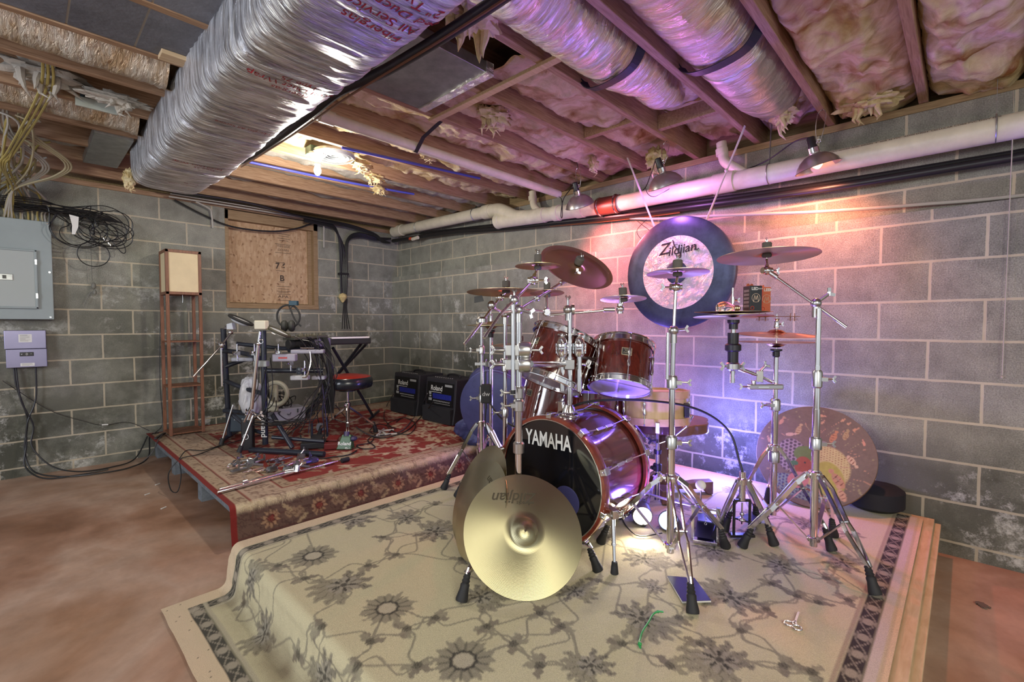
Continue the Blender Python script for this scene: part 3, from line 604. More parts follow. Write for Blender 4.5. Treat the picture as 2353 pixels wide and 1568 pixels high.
tuft((-2.86, -1.98, 2.34), .07, GREYI, 41, 'grey-green insulation strip hanging below the junction box', sc=(1.9, .5, .4)); tuft((-3.12, -1.9, 2.40), .09, GREYI, 43, 'pale insulation clump at the left edge above the wire bundle', sc=(1.5, .8, .6)); tuft((-.05, -4.79, 2.36), .075, YELI, 47, 'yellow insulation bulge over the wall plate right of right clamp lamp', sc=(1.1, 1.6, .6))
# ---- big insulated trunk duct
dt = thing('trunk_duct', 'large foil-wrapped trunk duct crossing the ceiling from the far wall', 'duct', (-2.5, -3.2, 2.23))
ny, ntt = 520, 72; YA = np.linspace(-1.13, -6.8, ny); t = np.linspace(0, 2 * PI, ntt, endpoint=False)
hw, hh, ex = .205, .150, 5.0
cx = np.sign(np.cos(t)) * np.abs(np.cos(t)) ** (2 / ex) * hw; cz = np.sign(np.sin(t)) * np.abs(np.sin(t)) ** (2 / ex) * hh
Yg, Tg = np.meshgrid(YA, t, indexing='ij'); CX = np.repeat(cx[None], ny, 0); CZ = np.repeat(cz[None], ny, 0)
rip = .006 * vnoise(Yg * 16, Tg * 1.2, 61, 3) + .010 * vnoise(Yg * 2.2, Tg * .8, 62, 2) + .003 * vnoise(Yg * 60, Tg * 1.5, 63, 2)
for ys in (-1.75, -2.45, -3.35, -4.3): rip -= .014 * np.exp(-((Yg - ys - .03 * np.sin(Tg)) / .014) ** 2)
sag = .016 * vnoise(Yg * 1.1, Yg * 0, 64, 2)
k_ = 1 + rip / .18; P = np.stack([-2.495 + CX * k_ + 0 * Yg, Yg, 2.252 + CZ * k_ + sag * (CZ < 0)], -1)
end = MB(); grid('foil_wrap', P, None, FOIL, dt, close_v=True)
end.add([tuple(v) for v in P[0]], [tuple(range(ntt))]); end.build('end_panel', FOIL, dt, smooth=False)
REDI = plain('red_ink', (.24, .008, .015), .6)
def dprint(t_, size, px, py, **k):
    o_ = at(px, py, z=2.098)
    def bend(a, b_):
        x = o_.x - a; y = o_.y + b_; i = int(np.clip(np.searchsorted(-YA, -y), 0, ny - 1)); row = P[i]; low = row[row[:, 2] < 2.25]; j = np.argmin(np.abs(low[:, 0] - x)); return (x, y, low[j, 2] - .0022)
    lettering('printed_text', t_, size, o_, (-1, 0, 0), (0, 1, 0), REDI, dt, bend=bend, **k)
for t_, a, b_, s in (('Fiberglas', 868, 52, .050), ('All Service', 905, 62 - 20, .050), ('Faced Duct', 935, 25, .050), ('2" Type 75', 975, 10, .050)): pass
for j, t_ in enumerate(('Fiberglas', 'All Service', 'Faced Duct Wrap', '2" Type 75')):
    P0 = at(855, 55, z=2.098); q_ = (P0.x + .0, P0.y - .062 * j)
    pr_ = Vector((q_[0], q_[1], 2.098)) - Vector(CP.tolist()); D_ = pr_.dot(Vector(_F.tolist())); dprint(t_, .058, 1176.5 + FPX * pr_.dot(Vector(_R.tolist())) / D_, 784 - FPX * pr_.dot(Vector(_U.tolist())) / D_)
for j, (t_, s) in enumerate((('Fiberglas', .042), ('Faced Duct Wrap', .048), ('Type 75', .042))):
    P0 = at(672, 212, z=2.098); q_ = (P0.x - .01, P0.y - .050 * j); pr_ = Vector((q_[0], q_[1], 2.098)) - Vector(CP.tolist()); D_ = pr_.dot(Vector(_F.tolist())); dprint(t_, s, 1176.5 + FPX * pr_.dot(Vector(_R.tolist())) / D_, 784 - FPX * pr_.dot(Vector(_U.tolist())) / D_)
dprint('Fiberglas All Service', .030, 560, 300); dprint('Faced Duct Wrap', .034, 455, 378); dprint('Type 75', .034, 470, 386); dprint('Fiberglas Faced', .026, 420, 428); dprint('Type 75', .026, 440, 424)
# black pipe strapped along the duct's near edge, foil tape bands
bp = MB(); pts = [(-2.245, -1.9, 2.20), (-2.235, -2.3, 2.195), (-2.225, -2.8, 2.20), (-2.20, -3.1, 2.235), (-2.13, -3.4, 2.25), (-2.10, -4.0, 2.255), (-2.11, -4.9, 2.27), (-2.11, -6.5, 2.30)]
bp.cable(pts, .024, 12, 8); tag(bp.build('insulated_pipe', plain('black_foam', (.018, .016, .02), .4, var=.4, scale=20), loc=pts[3]), 'black foam-covered pipe running along the right edge of the big duct', 'pipe')
bp = MB(); bp.cable([(-2.24, -1.85, 2.17), (-2.22, -2.6, 2.165), (-2.19, -3.2, 2.19), (-2.13, -4, 2.215), (-2.13, -5, 2.22), (-2.13, -6.5, 2.24)], .005, 6, 6); tag(bp.build('cable', plain('brown_wire', (.16, .07, .03), .5), loc=(-2.2, -3.2, 2.2)), 'thin brown wire strung beside the black pipe under the duct edge', 'cable')
# ---- flex ducts between the joists
def flex(pts, r, lab, straps, mat=FLEX, rings=True, covered=None):
    P_ = spline(pts, 40); t_ = thing('flex_duct', lab, 'duct', P_[len(P_) // 2]); mb = MB(); rr = []
    for i in range(len(P_)):
        e = i / (len(P_) - 1); base = r if not isinstance(r, (list, tuple)) else float(np.interp(e, np.linspace(0, 1, len(r)), r)); rr.append(base * (1 + (.018 * math.sin(i * 1.9) if rings else 0) + .03 * mnoise.noise(Vector((i * .12, r if not isinstance(r, (list, tuple)) else 1, 0)))))
    mb.tube(P_, rr, 36, cap=True)
    vs = mb.v
    for i, v in enumerate(vs):
        q = Vector(v); nn = mnoise.noise(q * 9) * .010 + mnoise.noise(q * 30) * .004; vs[i] = (v[0], v[1] + nn, v[2] + nn)
    mb.build('foil_jacket', mat, t_)
    for (x, yc, zb, w) in straps:
        sb = MB(); pl = [(x + .05, yc + .19, 2.43), (x + .04, yc + .18, 2.36), (x + .02, yc + .12, zb + .018), (x, yc, zb), (x - .02, yc - .12, zb + .018), (x - .04, yc - .18, 2.36), (x - .05, yc - .19, 2.43)]
        S_ = spline(pl, 6)
        for a, b_ in zip(S_[:-1], S_[1:]): sb.bar(a, b_, w, .004, up=(0, 0, 1) if abs((b_ - a).normalized().z) < .9 else (0, 1, 0), ext=.003)
        sb.build('hanger_strap', plain('black_strap', (.015, .013, .03), .45), t_)
    return t_
flex([(-3.2, -3.99, 2.47), (-2.0, -3.99, 2.46), (-1.35, -3.99, 2.455), (-.98, -3.99, 2.46)], [.17, .17, .17, .165, .12], 'foil flex duct with black strap hanging between joists left of the middle lamp', [(-1.33, -3.99, 2.278, .045)])
FLEX2 = foil('smooth_flex_foil', (.70, .66, .66), .36, (.60, .54, .50), (2, 1, 1), .6, 7)
flex([(-3.2, -4.39, 2.47), (-1.6, -4.39, 2.46), (-.93, -4.39, 2.46)], .17, 'foil flex duct with black strap ending above the right clamp lamp', [(-1.12, -4.39, 2.283, .05)])
tt = flex([(-.96, -4.39, 2.46), (-.6, -4.39, 2.455), (-.35, -4.39, 2.46), (-.22, -4.39, 2.48)], [.172, .172, .165, .14, .10], 'smooth foil-wrapped end sleeve of the flex duct nearest the right clamp lamp', [], mat=FLEX2, rings=False)
tt = flex([(-1.02, -3.99, 2.45), (-.85, -3.99, 2.42), (-.68, -4.0, 2.44)], [.12, .10, .05], 'crumpled foil tail at the end of the strapped flex duct', [], rings=False)
FLEX3 = foil('old_flex_foil', (.74, .66, .56), .34, (.50, .34, .20), (4, 1, 1), 1.0, 16)
flex([(-7, -2.40, 2.45), (-3.2, -2.40, 2.45), (-2.72, -2.42, 2.43)], .135, 'tarnished foil flex duct in the bay below the grey hearth blocks', [], mat=FLEX3)
flex([(-7, -1.60, 2.46), (-3.2, -1.60, 2.45), (-2.72, -1.62, 2.43)], .135, 'crumpled foil flex duct in the bay behind the junction box', [], mat=FLEX3)
# sheet-metal pans nailed across the joists
def pan(x0, x1, y0, y1, z, lab, drop=.05):
    mb = MB(); mb.b2((x0, y0, z), (x1, y1, z + .004)); mb.b2((x1 - .004, y0, z), (x1, y1, z + drop)).b2((x0, y0, z), (x0 + .004, y1, z + drop)); mb.b2((x0, y0, z), (x1, y0 + .004, z + drop)).b2((x0, y1 - .004, z), (x1, y1, z + drop))
    t_ = thing('sheet_metal_pan', lab, 'duct', ((x0 + x1) / 2, (y0 + y1) / 2, z)); mb.build('pan', GALV, t_, smooth=False, bevel=.002); return t_
t_ = pan(-2.10, -1.70, -3.58, -3.05, 2.325, 'flat sheet-metal duct pan with foil-taped edge beside the black pipe'); MB().b2((-1.73, -3.585, 2.318), (-1.685, -3.05, 2.375)).build('foil_tape', foil('tape', (.8, .8, .8), .25, None, (1, 1, 1), 1.2, 20), t_, smooth=False)
pan(-2.90, -2.71, -1.38, -.63, 2.325, 'sheet-metal duct pan on the panel side of the big duct near the wall')
# blocking pieces
def wd(a, b_, name, lab, mat_=JOIST): return tag(MB().b2(a, b_).build(name, mat_, loc=[(a[i] + b_[i]) / 2 for i in range(3)], smooth=False, bevel=.002), lab, 'wood')
wd((-1.60, -3.97, 2.322), (-1.56, -2.96, 2.3395), 'wood_strip', 'narrow wood strip nailed across the joists beside the metal pan', PINE)
wd((-.52, -4.17, 2.355), (-.48, -3.81, 2.44), 'joist_blocking', 'pink-lit short blocking board with pen marks above the middle clamp lamp'); wd((-.72, -3.77, 2.355), (-.68, -3.41, 2.45), 'joist_blocking', 'pink-lit short blocking board above the left clamp lamp')
wd((-2.79, -2.70, 2.325), (-2.68, -2.625, 2.344), 'wood_block', 'small wood scrap nailed beside the big duct under the hearth blocks', PINE)
# junction box with handwriting
jb = thing('junction_box', 'blue-grey electrical box with handwriting and a white cover under a joist', 'electrical box', (-2.93, -1.83, 2.36)); MB().b2((-2.99, -1.822, 2.33), (-2.85, -1.78, 2.42)).build('box', plain('blue_box', (.035, .06, .09), .5), jb, smooth=False, bevel=.004)
MB().b2((-3.01, -1.85, 2.305), (-2.84, -1.835, 2.355)).build('cover', plain('box_cover', (.42, .46, .42), .5), jb, smooth=False, bevel=.003)
lettering('handwriting', 'Junction', .036, (-2.92, -1.8235, 2.375), (1, 0, 0), (0, 0, 1), BLACKM, jb, shear=.25); lettering('handwriting', 'Com', .028, (-2.92, -1.8235, 2.405), (1, 0, 0), (0, 0, 1), BLACKM, jb, shear=.25)
# round vent and bulb
v = thing('ceiling_vent', 'round white ceiling diffuser with rings beside the bare bulb', 'vent', (-1.70, -2.0, 2.33)); mb = MB()
for i, r_ in enumerate((.145, .116, .088, .060, .034)): mb.lathe([(r_, -.002 - .004 * i), (r_ - .014, .012 - .004 * i), (r_ - .017, .011 - .004 * i), (r_ - .004, -.006 - .004 * i), (r_, -.002 - .004 * i)], (-1.70, -2.0, 2.335), (0, 0, -1), 36, cap=False)
mb.build('rings', plain('vent_enamel', (.34, .35, .37), .4), v); MB().cyl((-1.70, -2.0, 2.345), (-1.70, -2.0, 2.36), .135, n=30).build('throat', GALV, v)
bu = thing('light_bulb', 'glowing bare bulb in a white ceiling lampholder below the joists', 'light', (-1.80, -1.965, 2.33)); MB().lathe([(.055, 0), (.055, .012), (.035, .03), (.024, .055), (.022, .075)], (-1.80, -1.965, 2.338), (0, 0, -1), 24).build('lampholder', WHITE, bu)
MB().box((-1.80, -1.93, 2.362), (.10, .09, .05)).build('outlet_box', plain('green_box', (.10, .16, .12), .5), bu, smooth=False, bevel=.004)
MB().lathe([(.012, 0), (.017, .012), (.024, .035), (.022, .055), (.012, .07), (.001, .075)], (-1.80, -1.965, 2.263), (0, 0, -1), 16).build('glass', plain('bulb_glow', (1, 1, .9), .4, emit=(1, .93, .75), es=9), bu)
# blue water pipes
BLUE = plain('blue_pex', (.06, .07, .42), .35)
for pts, lb in (([(-2.22, -1.47, 2.328), (-1.6, -1.50, 2.33), (-1.2, -1.56, 2.326), (-.78, -1.62, 2.33)], 'blue water pipe clipped under the joists in front of the bare bulb'), ([(-1.75, -2.22, 2.327), (-1.2, -2.30, 2.33), (-.68, -2.38, 2.33)], 'blue water pipe under the joists right of the round vent')):
    mb = MB(); mb.cable(pts, .0095, 10, 8); o = mb.build('water_pipe', BLUE, loc=pts[0]); tag(o, lb, 'pipe')
# thin white drain pipe with perforated strap
tp = thing('drain_pipe', 'thin white drain pipe crossing below the joists to the big wall pipe', 'pipe', (-1.1, -2.72, 2.29)); MB().cyl((-2.25, -2.715, 2.272), (-.10, -2.72, 2.255), .030, n=20).build('pipe', PVC, tp)
MB().cyl((-2.12, -2.715, 2.272), (-2.04, -2.715, 2.2713), .036, n=20).build('coupling', PVC, tp)
st = MB(); st.bar((-1.52, -2.62, 2.345), (-1.52, -2.72, 2.230), .026, .002, up=(0, 0, 1)); st.bar((-1.52, -2.72, 2.230), (-1.52, -2.80, 2.30), .026, .002, up=(0, 0, 1)); st.bar((-1.52, -2.80, 2.30), (-1.52, -2.975, 2.345), .026, .002, up=(0, 0, 1)); st.build('hanger_strap', BLACKM, tp, smooth=False)
# ---- big drain pipe along the right wall
dp = thing('drain_pipe', 'thick white drain pipe running along the right wall below the ceiling', 'pipe', (-.03, -3.4, 2.09)); PX = -.035
MB().cyl((PX, -3.24, 2.095), (PX, -7, 2.075), .0595, n=32).build('pipe', PVC, dp)
MB().cyl((PX, -3.08, 2.10), (PX, -2.36, 2.135), .0595, n=32).build('pipe', PVC, dp)
rc = MB().cyl((PX, -3.07, 2.10), (PX, -3.26, 2.094), .069, n=32); rc.build('rubber_coupling', plain('oxide_rubber', (.13, .035, .02), .45), dp)
for y in (-3.09, -3.235): MB().torus((PX, y, 2.098), (0, 1, 0), .070, .0055, 36, 6).build('hose_clamp', CHROME, dp)
for a, b_ in ((-2.42, -2.52), (-2.62, -2.68), (-4.10, -3.97), (-2.86, -2.93)):
    za, zb = [2.135 - (-2.36 - y) * .0486 if y > -3.1 else 2.092 for y in (a, b_)]; MB().cyl((PX, a, za), (PX, b_, zb), .066, n=32).build('hub', PVC, dp)
wy = MB(); wy.cyl((PX, -2.44, 2.13), (PX, -1.93, 2.155), .064, n=28); wy.lathe([(.070, 0), (.070, .05), (.064, .055)], (PX, -1.92, 2.156), (0, -1, .05), 28); wy.cable([(PX, -2.30, 2.14), (PX, -2.16, 2.165), (PX, -2.05, 2.22), (PX, -1.95, 2.262), (PX, -1.84, 2.272)], .064, 24, 6)
wy.cyl((PX, -1.84, 2.272), (PX, -1.74, 2.275), .069, n=28); wy.build('wye_fitting', PVC, dp); MB().cyl((PX, -1.75, 2.275), (PX, -.10, 2.305), .0575, n=28).cyl((PX, -.30, 2.302), (PX, -.12, 2.305), .066, n=24).build('pipe', PVC, dp)
for y0, ztop in ((-4.06, 2.338), (-2.40, 2.338)):
    e = MB(); e.cable([(PX + .03, y0 + .06, ztop + .03), (PX + .03, y0 + .05, 2.30), (PX + .02, y0 + .03, 2.235), (PX, y0 - .04, 2.17), (PX, y0 - .10, 2.12)], .032, 16, 6); e.cyl((PX + .03, y0 + .058, 2.325), (PX + .03, y0 + .052, 2.285), .038, n=18); e.build('branch_elbow', PVC, dp)
for y in (-4.30, -5.27, -1.60, -.62):
    zc = 2.09 if y < -2 else 2.275 + (-y - 1.0) * -.015 + .01; r_ = .063
    hs = MB(); hs.torus((PX, y, zc), (0, 1, 0), r_, .0035, 30, 5); hs.bar((PX, y, zc + r_), (PX + .03, y, 2.40 if y < -2 else 2.36), .022, .002, up=(0, 1, 0)); hs.build('hanger_strap', GALV, dp)
def pt_(s_, y, sz):
    lettering('printed_text', s_, sz, (PX, y, 2.09), (0, -1, 0), (0, 0, 1), BLACKM, dp, bend=lambda a, b_, y=y: (PX - .0602 * math.cos(.75 + b_ / .06), y - a, 2.089 + .0602 * math.sin(.75 + b_ / .06)), center=True)
pt_('DWV-SEWER AND DRAIN  4" SDR 35 PVC  ASTM D3034  CELLULAR CORE PVC DWV PIPE', -4.95, .017); pt_('ASTM F891  PVC-DWV  NOT FOR PRESSURE  CELLULAR CORE', -3.75, .014)
# black lines and thin conduits below the big pipe
BC = plain('black_cable', (.013, .013, .014), .4); WC = plain('white_cable', (.44, .42, .38), .5); YC = plain('yellow_cable', (.36, .29, .09), .5); CC = plain('cream_cable', (.40, .35, .22), .5)
mb = MB(); mb.cable([(.03, -7, 1.945), (.03, -5.4, 1.955), (.03, -4.6, 1.96), (.03, -3.9, 1.985), (.02, -3.3, 2.01), (.02, -2.6, 2.055), (.02, -1.9, 2.10), (.0, -1.2, 2.16), (-.02, -.5, 2.185), (-.06, -.12, 2.19)], .022, 10, 8)
mb.cable([(.06, -7, 1.975), (.06, -5.0, 1.99), (.06, -4.0, 2.02), (.05, -2.8, 2.09), (.04, -1.7, 2.16), (.0, -.6, 2.225)], .014, 8, 8); tag(mb.build('insulated_line', BC, loc=(.03, -3.3, 2.0)), 'black refrigerant lines running just below the thick white pipe', 'pipe')
mb = MB(); mb.cable([(.055, -2.5, 2.05), (.05, -3.0, 2.01), (.05, -3.45, 1.985), (.05, -3.7, 1.975)], .010, 8, 6); tag(mb.build('red_tinted_conduit', plain('copper', (.7, .28, .16), .3, 1), loc=(.05, -3.0, 2)), 'red-tinted white conduit under the thick white pipe left of the gong', 'pipe')  # white conduit; the lamp's red light is put into its coppery colour
mb = MB(); mb.cable([(.05, -3.30, 1.99), (.03, -3.55, 1.945), (-.02, -3.80, 1.91), (-.02, -4.2, 1.865), (.02, -4.55, 1.83), (.06, -5.0, 1.80), (.08, -5.5, 1.78), (.08, -7, 1.78)], .009, 8, 8); tag(mb.build('conduit', WC, loc=(.0, -4, 1.9)), 'thin white tube running from behind the gong along the block ledge', 'pipe')
mb = MB(); mb.cable([(.06, -3.33, 1.98), (.04, -3.40, 1.93), (.05, -3.48, 1.85), (.06, -3.42, 1.80), (.03, -3.37, 1.88), (.04, -3.45, 1.96)], .0022, 5, 8); tag(mb.build('cable', BC, loc=(.05, -3.4, 1.9)), 'thin loose black wire curl on the wall left of the gong', 'cable')
mb = MB(); mb.cable([(.03, -5.325, 2.27), (-.03, -5.325, 2.1), (-.03, -5.323, 1.5), (-.03, -5.32, .93)], .0022, 6, 6); mb.sphere((-.03, -5.32, .92), .005, 6); tag(mb.build('pull_string', plain('string', (.42, .40, .34), .8), loc=(-.03, -5.25, 1.9)), 'long cord hanging straight down the right wall near the photo edge', 'cord')
# ---- clamp lamps
ALU = plain('spun_aluminium', (.50, .47, .47), .33, .9); ALUI = plain('reflector_inside', (.75, .72, .7), .35, .7)
def clamp_lamp(c, ax, hook, lab, glow, cord, s=1.0):
    c = Vector(c); ax = Vector(ax).normalized(); t_ = thing('clamp_lamp', lab, 'lamp', c); R_ = .108 * s
    pr_ = [(.024, -.085), (.026, -.055), (.055, -.045), (.080, -.025), (.100, .0), (.108, .022), (.113, .024)]; out = MB(); out.lathe([(a * s, h * s) for a, h in pr_], c, ax, 40, cap=False); out.lathe([(a * s - .0025, h * s + .001) for a, h in pr_], c, ax, 40, cap=False); out.build('reflector', ALU, t_)
    so = MB(); so.lathe([(.017, -.150), (.020, -.145), (.020, -.105), (.022, -.10), (.022, -.085), (.026, -.083)], c, ax, 20); so.build('socket', BLACK, t_); co = MB(); co.lathe([(.0275, -.088), (.0275, -.062), (.030, -.060)], c, ax, 24); co.build('collar', CHROME, t_)
    bm_ = MB(); bm_.lathe([(.013, -.06), (.022, -.04), (.028, -.012), (.024, .012), (.010, .026), (.001, .029)], c, ax, 20); bm_.build('bulb', plain('bulb_' + glow[0], (.9, .85, .8), .3, emit=glow[1], es=glow[2]), t_)
    h = Vector(hook); base = c - ax * .11 * s + Vector((0, -.03, .01)); side = Vector((.0, -.020, 0)); wv = MB()
    wv.cable([base - side * .3, base + (h - base) * .35 - side, base + (h - base) * .85 - side, h + Vector((0, 0, .002)), base + (h - base) * .85 + side, base + (h - base) * .35 + side * .9, base + side * .4], .0022, 6, 6); wv.torus(base, (1, 0, 0), .010, .002, 14, 5); wv.bar(base, c - ax * .09 * s, .014, .006); wv.build('wire_clamp', CHROME, t_)
    cd = MB(); top = c - ax * .150 * s; cd.cable([top] + [Vector(q) for q in cord], .0035, 6, 8); cd.build('cord', BC, t_)
    hk = MB(); hk.cable([h + Vector((0, .0, -.004)), h + Vector((.012, .01, .02)), h + Vector((0, .012, .045)), h + Vector((-.010, 0, .03))], .002, 6, 6); hk.build('hook', BLACKM, t_); return t_
clamp_lamp((-.17, -4.578, 2.055), (.16, -.20, -.96), (-.19, -4.60, 2.335), 'clamp lamp glowing orange on a wire hook above the thick pipe, rightmost', ('orange', (1, .35, .15), 6), [(-.12, -4.45, 2.22), (-.02, -4.25, 2.17), (.05, -3.95, 2.16), (.07, -3.5, 2.15)])
clamp_lamp((-.33, -3.765, 2.095), (.42, -.10, -.85), (-.36, -3.79, 2.335), 'dull clamp lamp with a bent wire guard, middle one of the three', ('violet', (.8, .3, 1), 1.5), [(-.33, -3.70, 2.24), (-.2, -3.60, 2.20), (.05, -3.4, 2.18), (.07, -3.2, 2.16)])
g_ = MB(); g_.cable([(-.42, -3.68, 2.05), (-.40, -3.69, 2.01), (-.36, -3.72, 2.0), (-.31, -3.79, 2.045)], .0025, 6, 4); tag(g_.build('wire_hook', BLACKM, loc=(-.38, -3.7, 2.02)), 'bent black wire hanging from the rim of the middle clamp lamp', 'wire')
clamp_lamp((-.27, -3.05, 2.098), (.45, .05, -.85), (-.33, -3.08, 2.335), 'clamp lamp lighting the wall pink near the rubber pipe coupling, leftmost', ('pink', (1, .25, .3), 6), [(-.29, -3.0, 2.22), (-.36, -2.97, 2.12), (-.38, -2.96, 2.0), (-.35, -2.95, 1.99), (-.33, -2.93, 2.12), (-.2, -2.8, 2.2)])
# ---- gong
gc = Vector((-.20, -3.795, 1.515)); gg = thing('gong', 'large dark gong with silver centre hanging on cords before the right wall', 'gong', gc); R_ = .372
GD = plain('gong_patina', (.050, .060, .105), .42, .55, var=.5, scale=7); GS = foil('gong_silver', (.60, .66, .60), .38, (.46, .50, .42), (1, 1, 1), 1.0, 22); MATS['gong_silver'].node_tree.nodes['Principled BSDF'].inputs['Metallic'].default_value = .55
mb = MB(); mb.lathe([(.243, -.004), (.30, 0), (R_ - .012, .002), (R_, .010), (R_ - .004, .055), (R_ - .010, .055), (R_ - .008, .014), (.243, .006)], gc, (1, 0, 0), 80, cap=False); mb.build('rim', GD, gg)
mb = MB(); mb.lathe([(.075, -.006), (.10, -.0065), (.18, -.006), (.2435, -.004), (.2435, .004), (.075, .002)], gc, (1, 0, 0), 72, cap=False); mb.build('face', GS, gg); mb = MB(); mb.lathe([(.0005, -.013), (.04, -.012), (.066, -.009), (.0755, -.005)], gc, (1, 0, 0), 40, cap=False); mb.build('boss', GD, gg)
gl = lambda s_, sz, px, py, **k: lettering('logo', s_, sz, at(px, py, X=gc.x - .0085), (0, -1, .12), (0, .12, 1), BLACKM, gg, **k)
gl('Z', .105, 1524, 575, shear=.35, bold=.0015, sx=1.1); gl('ildjian', .083, 1566, 573, shear=.25, bold=.0012); gl('..', .06, 1553, 557)
sm = MB(); L0 = at(1553, 583, X=gc.x - .009)
sm.cable([at(1546, 552, X=gc.x - .009), at(1550, 566, X=gc.x - .009), at(1560, 578, X=gc.x - .009), at(1564, 590, X=gc.x - .009), at(1555, 594, X=gc.x - .009)], .0035, 5, 5); sm.cable([at(1588, 572, X=gc.x - .009), at(1596, 566, X=gc.x - .009), at(1600, 574, X=gc.x - .009), at(1606, 570, X=gc.x - .009)], .003, 5, 5); sm.build('logo', BLACKM, gg)
STR = plain('hanging_cord', (.55, .50, .45), .8)
for hy, gy, lb in ((-3.44, -3.62, ''), (-4.22, -3.97, '')):
    mb = MB(); z_ = gc.z + math.sqrt(R_ ** 2 - (gy - gc.y) ** 2); a = Vector((-.24, hy, 2.345)); b_ = Vector((gc.x + .03, gy, z_ - .01)); mb.cable([a, a * .5 + b_ * .5 + Vector((0, 0, -.004)), b_], .0042, 6, 5); mb.cable([a + Vector((.012, 0, 0)), a * .5 + b_ * .5 + Vector((.01, 0, 0)), b_ + Vector((.012, 0, 0))], .0035, 6, 5); mb.sphere(a * .55 + b_ * .45, .011, 6) if hy < -4 else None; mb.build('cord', STR, gg)
# ================================================================== left wall
PAN = plain('panel_grey', (.27, .32, .33), .45, var=.06, scale=5); ep = thing('electrical_panel', 'large grey breaker panel with inset door at the left photo edge', 'electrical panel', (-3.32, -.02, 1.58))
MB().b2((-3.62, -.10, 1.208), (-3.055, -.002, 1.955)).build('cabinet', PAN, ep, smooth=False, bevel=.004)
PD = plain('panel_door', (.33, .37, .37), .4); MB().b2((-3.56, -.114, 1.298), (-3.148, -.098, 1.72)).build('door', PD, ep, smooth=False, bevel=.003)
fr_ = MB()
for a, b_ in (((-3.57, 1.288), (-3.138, 1.302)), ((-3.57, 1.716), (-3.138, 1.730)), ((-3.152, 1.288), (-3.138, 1.730))): fr_.b2((a[0], -.122, a[1]), (b_[0], -.099, b_[1]))
fr_.build('door_frame', PAN, ep, smooth=False, bevel=.003); MB().b2((-3.345, -.122, 1.495), (-3.268, -.113, 1.54)).build('latch_plate', GALV, ep, smooth=False, bevel=.002); MB().b2((-3.32, -.128, 1.505), (-3.30, -.121, 1.53)).build('latch', BLACK, ep, smooth=False)
hg = MB()
for z in (1.385, 1.64): hg.b2((-3.150, -.128, z - .018), (-3.140, -.12, z + .018))
for q in ((-3.075, 1.94), (-3.072, 1.57), (-3.075, 1.225)): hg.cyl((q[0], -.10, q[1]), (q[0], -.106, q[1]), .007, n=10)
hg.build('hinge_hardware', CHROME, ep, smooth=False)
cb = thing('control_box', 'purple-tinted metal control box with white sheet below the breaker panel', 'control box', (-3.22, -.04, .985)); SB = plain('brushed_box_purple_tint', (.23, .22, .34), .3, .75, var=.1, scale=4)  # brushed metal; the purple light on the box is put into this colour
MB().b2((-3.325, -.075, .985), (-3.103, -.002, 1.125)).build('upper_cover', SB, cb, smooth=False, bevel=.003); MB().b2((-3.318, -.085, .845), (-3.101, -.004, .984)).build('lower_cover', SB, cb, smooth=False, bevel=.003)
MB().b2((-3.25, -.0765, 1.035), (-3.18, -.0745, 1.095)).build('paper_label', WHITE, cb, smooth=False); MB().b2((-3.245, -.0875, .855), (-3.170, -.0845, .878)).build('paper_label', WHITE, cb, smooth=False)
mb = MB()
for j in range(7): mb.b2((-3.243, -.0772, 1.088 - j * .0075), (-3.243 + [.04, .056, .05, .056, .03, .056, .044][j], -.0764, 1.0905 - j * .0075))
for j in range(3): mb.b2((-3.238, -.088, .872 - j * .006), (-3.238 + [.055, .06, .04][j], -.0873, .874 - j * .006))
mb.build('label_print', plain('print_grey', (.2, .2, .2), .7), cb, smooth=False)
pl_ = MB(); pl_.box((-3.21, -.087, .945), (.075, .006, .030)); pl_.build('control_plate', BLACK, cb, bevel=.012, bseg=4); lettering('display_text', '8', .026, (-3.21, -.0905, .945), (1, 0, 0), (0, 0, 1), plain('display_grey', (.4, .4, .4), .4), cb); MB().sphere((-3.235, -.089, .945), .007, 8).sphere((-3.186, -.089, .947), .005, 8).build('button', GALV, cb)
# ---- house wiring: sheathed cables dropping into the panel
R6 = random.Random(11)
names_c = [('white', WC), ('yellow', YC), ('cream', CC)]
for i in range(22):
    nm, mt = names_c[i % 3]; x1 = -3.50 + .020 * i + R6.uniform(-.006, .006); x0 = -3.20 + R6.uniform(-.09, .07); z0 = 2.33; y0 = R6.choice([-.78, -.42, -.60, -1.2]) + R6.uniform(-.05, .05)
    mb = MB(); mb.cable([(x0 + R6.uniform(-.1, .08), y0 - .05, 2.36), (x0, y0, 2.32), (x0 - .03 + R6.uniform(-.04, .04), y0 * .6, 2.22 + R6.uniform(-.03, .03)), (x1 + R6.uniform(-.03, .03), -.11 + R6.uniform(-.03, .03), 2.10), (x1 + R6.uniform(-.012, .012), -.07 + R6.uniform(-.02, .02), 2.02), (x1, -.05, 1.945)], .0062, 6, 6)
    tag(mb.build('sheathed_cable', mt, loc=(x1, -.1, 2.1)), nm + ' sheathed cable in the tangle dropping into the breaker panel', 'cable', nm + ' cables entering the breaker panel')
for i, (a, b_, mt, lb) in enumerate((((-3.28, -1.0), (-3.05, -.85), WC, 'white cable pair looping below the joist above the panel'), ((-3.20, -1.1), (-2.95, -1.0), CC, 'cream cable stapled to the joist left of the junction box'), ((-3.14, -1.85), (-3.20, -1.05), YC, 'yellow cable bundle gathered at the joist at the left edge'))):
    mb = MB()
    for k in range(3): mb.cable([(a[0] + k * .012, a[1] - .35, 2.41), (a[0] + .02 * k, a[1], 2.33), (b_[0] - .06 + k * .015, b_[1] + .12, 2.24), (b_[0] - .10 + .01 * k, b_[1] + .3, 2.18), (-3.25, -.3, 2.12), (-3.3 + .02 * k, -.08, 1.96)], .006, 6, 6)
    tag(mb.build('cable_bundle', mt, loc=(a[0], a[1], 2.3)), lb, 'cable')
